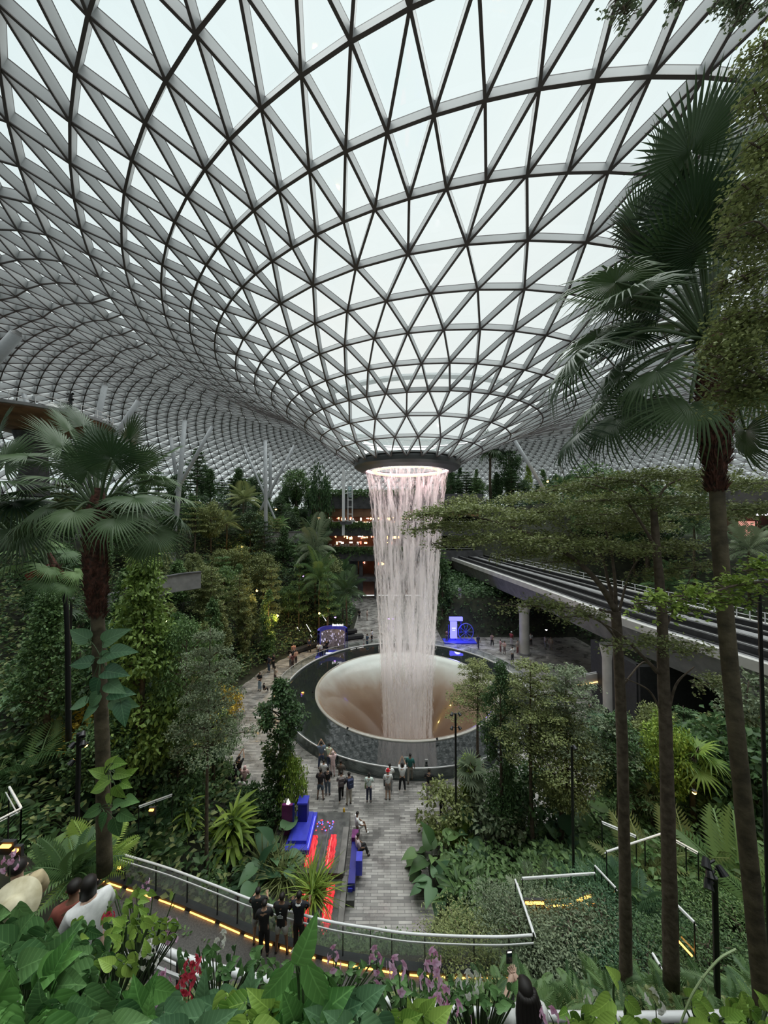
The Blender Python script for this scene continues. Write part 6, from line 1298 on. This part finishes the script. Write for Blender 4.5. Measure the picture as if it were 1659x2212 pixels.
# shoppers on the terraces, a few pixels tall
proto = person('shopper in a white top on the upper lit terrace far behind the fall', (-14.5, 78.4, 16.4), .3, 'down', 'stand', WH, B_K, 'tan', 1.7, group='shoppers on the upper lit terrace')
rg2 = random.Random(4)
for i in range(15): copy_tree(proto, (rg2.uniform(-15.8, 2), rg2.uniform(77.9, 80), 16.4), rg2.uniform(0, 6), rg2.uniform(.92, 1.05), 'shopper in a white top on the upper lit terrace far behind the fall', 'person', 'shoppers on the upper lit terrace')
proto = person('diner in pale clothes behind the planted balustrade of the middle terrace', (-11, 78.2, 10.9), 1., 'down', 'stand', (.6, .55, .5), (.1, .1, .1), 'tan', 1.65, group='diners on the middle terrace')
for i in range(16): copy_tree(proto, (rg2.uniform(-12.5, 3), rg2.uniform(77.9, 79.5), 10.9), rg2.uniform(0, 6), rg2.uniform(.9, 1.05), 'diner in pale clothes behind the planted balustrade of the middle terrace', 'person', 'diners on the middle terrace')
for px, py, z, c, lb in ((1462, 1440, 2.4, B_K, 'black-clad person under the bridge beside the second slim trunk'), (1472, 1442, 2.4, WH, 'person in white trousers under the bridge'), (1358, 1470, 2.4, B_K, 'person in black right behind the first slim trunk'), (1273, 1535, 0, B_K, 'person in black in the shade left of the grey pier'), (1322, 1560, 0, WH, 'person with a white shirt near the blue stall under the bridge'), (1310, 1575, 0, (.3, .3, .33), 'person in grey near the blue stall under the bridge')):
    person(lb, gz(px, py + 25, z), rg2.uniform(-3, 3), 'low', 'stand', c, (.3, .3, .3) if c == WH else B_K, 'tan', 1.7)

# ------------------------------------------------------------------ the red-lit water channels left of the path
M_stone = mat('wet_stone', (.045, .045, .043), .35, col2=(.11, .108, .10), scale=3, bump=.3)
M_stonel = mat('worn_stone_edge', (.16, .15, .14), .5, noise=.3, scale=2)
ch = empty('cascade_basin', (-3.6, 17.6, 0), 'low dark stone cascade with red-lit water channels left of the path', 'fountain')
def cbx(name, x0, x1, y0, y1, z0, z1, m_, bev=.02):
    m = MB(); m.box(((x0 + x1) / 2 + 3.6, (y0 + y1) / 2 - 17.6, (z0 + z1) / 2), (x1 - x0, y1 - y0, z1 - z0)); o = m.obj(name, m_, ch); b = o.modifiers.new('b', 'BEVEL'); b.width = bev; b.segments = 2; return o
cbx('upper_tier', -5.6, -1.95, 17.1, 20.6, 0, .62, M_stone); cbx('lower_tier', -5.8, -1.75, 14.6, 17.1, 0, .36, M_stone); cbx('upper_edge', -2.25, -1.93, 17.05, 19.6, .60, .66, M_stonel); cbx('lower_edge', -2.0, -1.73, 14.6, 17.2, .34, .40, M_stonel); cbx('side_step', -1.72, -1.35, 16.2, 20.0, 0, .30, M_stone)
def redwater():
    m_, nt, out = nodes_of('red_lit_water'); L = nt.links.new; tc = N(nt, 'ShaderNodeTexCoord'); mp = N(nt, 'ShaderNodeMapping'); mp.inputs['Scale'].default_value = (14, 3, 1); L(tc.outputs['Object'], mp.inputs[0])
    nz = N(nt, 'ShaderNodeTexNoise'); nz.inputs['Scale'].default_value = 1; nz.inputs['Detail'].default_value = 5; L(mp.outputs[0], nz.inputs['Vector']); cr = N(nt, 'ShaderNodeValToRGB'); cr.color_ramp.elements[0].position = .38; cr.color_ramp.elements[1].position = .62
    cr.color_ramp.elements[0].color = (.45, .0, .01, 1); cr.color_ramp.elements[1].color = (1, .05, .06, 1); L(nz.outputs['Fac'], cr.inputs['Fac']); e = N(nt, 'ShaderNodeEmission'); e.inputs['Strength'].default_value = 1.5; L(cr.outputs[0], e.inputs['Color'])
    g = N(nt, 'ShaderNodeBsdfGlossy'); g.inputs['Roughness'].default_value = .2; mx = N(nt, 'ShaderNodeMixShader'); mx.inputs[0].default_value = .08; L(e.outputs[0], mx.inputs[1]); L(g.outputs[0], mx.inputs[2]); L(mx.outputs[0], out.inputs['Surface']); return m_
M_red = redwater(); M_redline = emat('red_led', (1, .25, .2), 3)
for (x0, x1, y0, y1, z) in ((-3.95, -3.50, 17.35, 19.1, .63), (-2.92, -2.50, 17.3, 19.15, .63), (-3.75, -3.3, 14.8, 16.9, .37), (-2.72, -2.28, 14.8, 16.9, .37)):
    rgq = random.Random(int(x0 * 100)); m = MB(); n = 26; V = []
    for i in range(n + 1):
        t = i / n; w0 = rgq.uniform(-.04, .04) + .10 * abs(2 * t - 1) ** 4; w1 = rgq.uniform(-.03, .03) + .06 * abs(2 * t - 1) ** 4; V += [(x0 + w0 + 3.6, y0 + (y1 - y0) * t - 17.6, z + .006), (x1 - w1 + 3.6, y0 + (y1 - y0) * t - 17.6, z + .006)]
    m.add(V, [(2 * i, 2 * i + 1, 2 * i + 3, 2 * i + 2) for i in range(n)]); m.obj('red_water', M_red, ch)
    m = MB(); m.box(((x0 - .1) + 3.6, (y0 + y1) / 2 - 17.6, z + .03), (.05, y1 - y0 + .6, .05)); m.obj('channel_lip', M_stonel, ch); m = MB(); m.tube([(x0 + .12 + 3.6, y0 + .1 - 17.6, z + .015), (x0 + .12 + 3.6, y1 - .2 - 17.6, z + .015)], .008, 4); m.obj('led_line', M_redline, ch)
# blue festival props
M_blue = mat('blue_prop', (.05, .06, .55), .4, noise=.1); M_blued = mat('dark_blue_prop', (.02, .02, .22), .4); M_purple = mat('purple_prop', (.14, .015, .12), .5, noise=.2); M_bluel = emat('blue_light', (.12, .12, 1), 3.5)
q = gz(652, 1800, .7); bp_ = empty('blue_podium', (q.x, q.y, .63), 'bright blue square podium with a box column, left of the red channels', 'podium')
for nm, c, s, mm in (('plinth', (0, 0, .12), (1.25, 2.3, .25), M_blue), ('step', (-.05, .1, .32), (.95, 1.8, .16), M_blue), ('column', (-.05, .55, .85), (.5, .5, .95), M_blued), ('column_cap', (-.05, .55, 1.38), (.56, .56, .1), M_blue), ('edge_light', (.55, -.1, .27), (.04, 1.9, .02), M_bluel)):
    m = MB(); m.box(c, s); o = m.obj(nm, mm, bp_); 
pp = gz(622, 1815, .3); e = empty('festival_banner', (pp.x, pp.y, .2), 'tall purple festival panel left of the blue podium', 'banner'); m = MB(); m.box((0, 0, 1.0), (.65, .15, 2.0)); m.obj('board', M_purple, e); m = MB(); m.box((.3, -.05, 1.0), (.08, .12, 2.1)); m.obj('blue_frame', M_blued, e); m = MB(); m.lathe([(0.01, .25), (.08, .1), (.12, 0), (.01, 0)], (0, 0, 2.05), 5); m.obj('star_lamp', emat('star_white', (1, .95, .8), 2.5), e)
pp = gz(775, 1850, 0); e = empty('blue_bench', (-1.52, 18.0, .3), 'blue and purple festival bench end beside the two seated people', 'bench'); 
for nm, c, s, mm in (('long_seat', (0, -.1, .18), (.32, 2.6, .36), M_blued), ('end_block', (.30, -.45, .35), (.3, .5, .7), M_blue), ('purple_block', (-.02, .95, .35), (.34, .5, .42), M_purple), ('foot', (-.05, -1.3, .05), (.2, .3, .2), M_blue)):
    m = MB(); m.box(c, s); m.obj(nm, mm, e)
e = empty('glowing_trim', gz(702, 1788, .66), 'cluster of blue and red glowing baubles at the head of the red channel', 'decoration'); m = MB(); m2 = MB(); rgq = random.Random(5)
for i in range(26):
    c = Vector((rgq.uniform(-.45, .45), rgq.uniform(-.25, .35), rgq.uniform(.02, .2))); (m if i % 2 else m2).lathe([(.001, -.04), (.04, 0), (.001, .04)], c, 6)
m.obj('blue_baubles', M_bluel, e); m2.obj('red_baubles', emat('red_bauble', (1, .05, .08), 2), e)
for px, py, lb in ((743, 1766, 'yellow wet-floor cone at the end of the stone channels'), (655, 1743, 'yellow wet-floor cone beside the leafy column tree')):
    e = empty('safety_cone', gz(px, py, 0.), lb, 'cone'); m = MB(); m.lathe([(.16, 0), (.15, .03), (.1, .05), (.05, .5), (.03, .55), (.001, .56)], n=16); m.obj('cone', mat('yellow_plastic', (.75, .42, .02), .4), e); m = MB(); m.lathe([(.2, 0), (.2, .03), (.1, .035)], n=4); m.obj('base', mat('yellow_plastic', (.75, .42, .02), .4), e)
# blue arch with white lettering on top
q = gz(708, 1411, 0); e = empty('blue_arch', (q.x, q.y, 0), 'blue curved photo arch with a curtain of lights behind the pool', 'arch')
m = MB(); m.box((.5, -.5, .06), (3.6, 2.8, .12)); m.obj('platform', M_blue, e)
def arcwall(r0, a0, a1, z0, z1, th, mm, nm):
    m = MB(); m.lathe([(r0, z0), (r0 + th, z0), (r0 + th, z1), (r0, z1), (r0, z0)], (.6, .2, 0), 18, 0, R(a0), R(a1)); m.obj(nm, mm, e)
arcwall(1.7, 10, 200, 2.6, 3.1, .28, M_blue, 'top_band'); arcwall(1.7, 165, 200, .1, 2.7, .28, M_blue, 'left_pillar'); arcwall(1.7, 8, 26, .1, 2.9, .28, M_blue, 'right_pillar'); arcwall(1.72, 26, 165, .1, 2.6, .06, mat('curtain_grey', (.25, .24, .28), .6, noise=.4, scale=4), 'curtain')
m = MB(); rgq = random.Random(3)
for i in range(40): a = R(rgq.uniform(30, 160)); z = rgq.uniform(.4, 2.5); m.box((.6 + 1.68 * math.cos(a), .2 + 1.68 * math.sin(a), z), (.03, .03, rgq.uniform(.05, .3)))
m.obj('fairy_lights', emat('fairy', (.8, .75, 1), 1.6), e)
m = MB(); x = -.1
for w, hh in ((.16, .3), (.14, .22), (.14, .22), (.1, .3), (.16, .22), (.14, .28), (.16, .22), (.1, .3)): m.box((x + .55, 1.55, 3.1 + hh / 2), (w, .08, hh)); x += w + .05
m.obj('white_letters', emat('letters_white', (1, 1, 1), 1.6), e)
m = MB(); m.box((.9, -.4, .18), (2.2, .12, .12)); m.obj('step_light', emat('step_white', (.95, .95, 1), 1.5), e)
# glowing blue wheel stall
q = gz(992, 1386, 0); e = empty('blue_wheel_stall', (q.x, q.y, 0), 'glowing blue festival stall with a big spoked wheel, right of the waterfall', 'stall')
m = MB(); m.box((0, -.1, .08), (4.6, 2.0, .16)); m.obj('platform', M_blue, e); m = MB(); m.box((-.75, .3, 1.6), (.95, .3, 2.4)); m.obj('screen', M_bluel, e); m = MB(); m.box((-.4, .3, 3.2), (1.9, .5, .5)); m.obj('header', M_bluel, e); m = MB(); m.box((-.75, .13, 1.9), (.55, .02, .12)); m.box((-.75, .13, 1.6), (.4, .02, .08)); m.obj('screen_lines', emat('pale_blue', (.6, .65, 1), 2), e)
m = MB(); 
for k in range(24): a = k * PI / 12; b = (k + 1) * PI / 12; m.tube([(1.0 + 1.1 * math.cos(a), .1, 1.35 + 1.25 * math.sin(a)), (1.0 + 1.1 * math.cos(b), .1, 1.35 + 1.25 * math.sin(b))], .07, 6)
for k in range(10): a = k * PI / 5; m.tube([(1.0, .1, 1.35), (1.0 + 1.1 * math.cos(a), .1, 1.35 + 1.25 * math.sin(a))], .03, 5)
m.obj('wheel', mat('wheel_blue', (.10, .12, .45), .3), e); m = MB(); m.box((-1.5, .2, 1.2), (.12, .12, 2.4)); m.box((.35, .4, 2.2), (.12, .12, 2.2)); m.obj('frame', M_blued, e)
ld = bpy.data.lights.new('blue_glow', 'POINT'); ld.energy = 250; ld.color = (.15, .15, 1); ld.shadow_soft_size = .5; lo = bpy.data.objects.new('blue_glow', ld); COL.objects.link(lo); lo.parent = e; lo.location = (-.5, -1.2, 2.2)
q = gz(1320, 1622, 0); e = empty('purple_stall', (q.x, q.y, 0), 'deep blue-purple festival stall glimpsed behind the first slim trunk', 'stall'); m = MB(); m.lathe([(1.0, 0), (1.05, .8), (.8, 1.9), (.3, 2.4), (.01, 2.5)], (.2, 0, 0), 20); m.obj('dome', mat('violet_prop', (.05, .015, .35), .4), e, smooth=True); m = MB(); m.box((-1.1, .3, 1.6), (.9, .3, 1.8)); m.obj('panel', M_blued, e)
e = empty('hanging_banner', at(993, 1283, 56), 'small white vertical banner by the bridge end', 'banner'); m = MB(); m.box((0, 0, 0), (.55, .06, 2.0)); m.obj('cloth', mat('banner_white', (.6, .6, .6), .7), e); m = MB(); m.box((0, -.04, .3), (.3, .01, .7), 0, 0, .4); m.obj('motif', mat('banner_grey', (.2, .2, .2), .7), e)
# sign boards at the pool
e = empty('notice_sign', gz(921, 1672, 0), 'small grey standing sign at the front edge of the pool', 'sign'); m = MB(); m.box((0, 0, .5), (.2, .08, 1.0)); m.obj('post', mat('sign_grey', (.4, .4, .4), .5), e); m = MB(); m.box((0, -.05, .78), (.12, .02, .16)); m.obj('pictogram', M_black, e)
e = empty('notice_plate', gz(877, 1668, 0) + Vector((0, 0.05, .9)), 'pale notice plate on the rail of the pool', 'sign'); m = MB(); m.box((0, 0, 0), (.32, .03, .22)); m.obj('plate', mat('plate_pale', (.5, .6, .57), .4), e); m = MB(); m.box((0, -.02, .03), (.24, .005, .02)); m.box((0, -.02, -.03), (.2, .005, .02)); m.obj('print', M_black, e)
e = empty('pool_lettering', Vector((PX - 5.7, PY + 10.25, .74)), 'small white warning text on the far left rim of the pool', 'sign'); m = MB(); x = -.9
for w in (.14, .14, .14, .1, .0, .14, .16, .14, .14, .14):
    if w: m.box((x, 0, 0), (w, .22, .02))
    x += .19
m.obj('letters', M_white, e); e.rotation_euler = (0, 0, .5)
# glass barrier round the far side of the pool
e = empty('pool_barrier', (PX, PY, 0), 'low glass barrier with thin posts around the far side of the pool', 'railing')
m = MB(); m.lathe([(13.2, .08), (13.2, 1.0)], (0, 0, 0), 60, 0, R(-20), R(205)); m.obj('glass', M_railglass, e); m = MB(); m.lathe([(13.17, 1.0), (13.23, 1.0), (13.23, 1.04), (13.17, 1.04), (13.17, 1.0)], (0, 0, 0), 60, 0, R(-20), R(205)); m.obj('top_rail', M_steel, e)
for k in range(28): a = R(-20 + 225 * k / 27); m = MB(); m.box((13.2 * math.cos(a), 13.2 * math.sin(a), .5), (.04, .04, 1.0)); m.obj('post', M_steel, e)
e = empty('floor_lamp_reflector', Vector((gz(654, 1497, .66).x, gz(654, 1497, .66).y, .70)), 'small warm underwater lamp glowing in the dark pool on the left', 'lamp'); m = MB(); m.lathe([(.001, .03), (.12, .02), (.14, 0)], n=12); m.obj('lens', emat('pool_warm', (1, .4, .1), 3), e); m = MB(); m.lathe([(.16, 0), (.18, .02), (.14, .03)], n=12); m.obj('bezel', M_black, e)
# curved black benches behind the pool at the left
for k, rr in enumerate((16.9, 18.3, 19.8, 21.3)):
    e = empty('curved_bench', (PX, PY, 0), 'long black curved bench tier behind the pool, %s' % ('the lowest, nearest the water', 'second up from the water', 'third up from the water', 'the topmost, nearest the trees')[k], 'bench'); a0, a1 = R(108 + k * 2), R(146 - k * 3)
    m = MB(); m.lathe([(rr, .15 + .4 * k), (rr + .9, .15 + .4 * k), (rr + .9, .55 + .4 * k), (rr, .55 + .4 * k), (rr, .15 + .4 * k)], (0, 0, 0), 24, 0, a0, a1); m.obj('seat', M_kerb, e); m = MB(); m.lathe([(rr + .2, 0), (rr + 1.4, 0), (rr + 1.4, .16 + .4 * k), (rr + .2, .16 + .4 * k)], (0, 0, 0), 24, 0, a0, a1); m.obj('base', M_concdark, e)
for px, py, lb in ((647, 1363, 'upper left'), (667, 1357, 'upper right'), (633, 1380, 'lower left'), (654, 1384, 'lower middle'), (676, 1379, 'lower right'), (612, 1383, 'far left'), (700, 1334, 'topmost')):
    p = at(px, py, 50); e = empty('light_tube', p, 'slanted white light tube over the black benches, the %s one' % lb, 'lamp'); m = MB(); m.tube([(-.35, 0, .55), (.3, 0, -.5)], .05, 6); m.obj('tube', emat('tube_white', (.95, .95, .9), 1.4), e); m = MB(); m.tube([(-.35, 0, .55), (-.35, 0, 1.6)], .01, 4); m.obj('wire', M_black, e)
# lamp posts
def lamppost(name, label, base, htot, heads, r=.06, disk=False, hs=1.):
    hs = min(1., r / .06) if base.y < 8 else 1.
    zt = T(base.x, base.y); base = Vector(base)
    if base.y < 29 and base.z > zt: htot += base.z - zt; base.z = zt
    e = empty(name, base, label, 'lamp post'); m = MB(); m.tube([(0, 0, 0), (0, 0, htot)], r, 8); m.obj('pole', M_black, e)
    for (hx, hz) in heads:
        m = MB(); m.tube([(0, 0, htot + hz), (hx * .55, -.05, htot + hz)], .02, 5); m.tube([(hx * .6, .0, htot + hz + .05), (hx * .9, -.12 * hs, htot + hz - .05)], [.06 * hs, .10 * hs], 10); m.obj('spotlight', M_black, e)
    if disk: m = MB(); m.lathe([(.01, 0), (.25, 0), (.25, .04), (.01, .05)], (.05, -.2, .9), 16); m.obj('plate', mat('disk_grey', (.35, .37, .35), .4), e)
b = at(985, 1735, 19.5); lamppost('lamp_post', 'tall black lamp post with four round spotlights in front of the pool', b, hpx(985, 1548, 1735, 19.5), ((.28, 0), (-.28, 0), (.28, -.75), (-.28, -.75)))
b = at(1652, 1700, 9.0); lamppost('lamp_post', 'black lamp post at the right edge of the picture', b, hpx(1648, 1275, 1700, 9), ((.2, .1), (-.2, .1)), .045)
b = at(1238, 1810, 14.0); lamppost('lamp_post', 'thin dark post among the layered trees on the right', b, hpx(1230, 1620, 1810, 14), ((.1, 0),), .05)
b = at(166, 1800, 11.5); lamppost('spotlight_post', 'short dark post with clustered spotlights left of the palm trunk', b, hpx(166, 1592, 1800, 11.5), ((.22, 0), (-.2, -.35), (.24, -.3), (-.22, -.9)), .07, True)
b = at(1548, 2080, 6.2); lamppost('spotlight_post', 'thick dark post with clustered spotlights between slim trunk and tall palm', b, hpx(1548, 1905, 2080, 6.2), ((-.16, .1), (-.2, -.08), (.1, .15), (-.24, .28)), .045)
b = at(147, 1600, 16); lamppost('lamp_post', 'thin black pole rising through the dark wood at the left', b, hpx(147, 1300, 1600, 16), ((.15, 0),), .05)
b = at(152, 905, 30); lamppost('lamp_post', 'post with small spotlights beside the round deck', b, hpx(152, 850, 905, 30), ((.3, 0), (-.3, 0), (.3, -.5)), .12)
b = at(1313, 1640, 26); lamppost('lamp_post', 'dark post in front of the purple stall', b, hpx(1313, 1535, 1640, 26), ((-.3, 0), (.3, -.2)), .12)
# warm and violet garden lights in the wood
def glow(px, py, d, col, label, r_=.07, s=9, en=0):
    e = empty('garden_light', at(px, py, d), label, 'light'); m = MB(); m.lathe([(.001, -r_), (r_ * .8, -r_ * .5), (r_, 0), (r_ * .8, r_ * .5), (.001, r_)], n=10); m.obj('bulb', emat('glow_%02d%02d%02d' % tuple(int(c * 9) for c in col), col, s), e); m = MB(); m.lathe([(r_ * 1.1, r_ * .3), (r_ * 1.2, r_ * 1.3), (.01, r_ * 1.5)], n=10); m.obj('hood', M_black, e)
    if en:
        ld = bpy.data.lights.new('glow', 'POINT'); ld.energy = en; ld.color = col; ld.shadow_soft_size = .15; lo = bpy.data.objects.new('glow', ld); COL.objects.link(lo); lo.parent = e; lo.location = (0, -.4, 0)
AMB = (1, .62, .16); VIO = (.45, .2, 1)
for i, (px, py, d, c, lb, en) in enumerate(((555, 1276, 44, AMB, 'orange light low in the wood left of the grey-green feather palm', 60), (523, 1181, 56, AMB, 'orange lit opening high in the planted wall on the left', 60), (596, 1100, 66, AMB, 'small light on the top terrace wall left of the shops', 0), (470, 1500, 22, AMB, 'amber light inside the yellow flowering bush', 90), (600, 1330, 44, AMB, 'amber spot under the slim trees by the benches', 160), (690, 1325, 46, AMB, 'amber spot behind the blue arch', 160), (655, 1244, 52, VIO, 'violet light left of the feather palms', 0), (724, 1333, 50, VIO, 'violet light above the blue arch', 0), (840, 1336, 60, VIO, 'violet light seen through the falling water, left', 0), (849, 1336, 60, VIO, 'violet light seen through the falling water, right', 0),
        (1183, 1040, 50, AMB, 'orange lamp above the trees left of the tall palm', 40), (1505, 1037, 40, AMB, 'orange lamp beside the fibrous palm top', 40), (1500, 1712, 13.5, AMB, 'amber light in the yellow-flowered shrub on the right', 30), (185, 1610, 13, AMB, 'amber light in the orange-leaved bush at the left', 30), (975, 1338, 55, (1, .95, .85), 'white lamp left of the blue wheel stall', 0), (1180, 1360, 50, (1, .95, .9), 'white lamp in the shade right of the pier', 0), (1055, 1353, 56, AMB, 'upper amber lamp of the chain right of the blue wheel', 0), (1050, 1360, 56, AMB, 'middle amber lamp of the chain right of the blue wheel', 0), (1046, 1366, 56, AMB, 'lower amber lamp of the chain right of the blue wheel', 0), (358 , 1341, 30, (.7, 1, .3), 'greenish light in the bright conical tree', 20))):
    glow(px, py, d, c, lb, .04 + .0022 * d, 9, en * 2)
# green trailing plants along the terrace slabs
for z0, x0, x1, lb, sd in ((16.5, -17, 5, 'green plants trailing over the upper terrace edge behind the fall', 1), (11.0, -13, 5, 'green plants trailing over the middle terrace edge behind the fall', 2), (23.7, -17, 8, 'green plants trailing from the dark wall above the shops', 3)):
    g = np.random.default_rng(sd); n = 3200; P = np.stack([g.uniform(x0, x1, n), g.uniform(76.4, 77.6, n), z0 + .7 - np.abs(g.normal(0, .7, n))], 1); D = g.normal(size=(n, 3)); U = g.normal(size=(n, 3)); U[:, 1] -= 1; l = .4 * g.uniform(.6, 1.3, n)
    setp(link('trailing_plants', cloudmesh('trailing', [scatter(T_SMALL, P, D, U, l, l * .6, rnd=g.random(n))]), LM['mid']), lb, 'planting', kind='stuff')
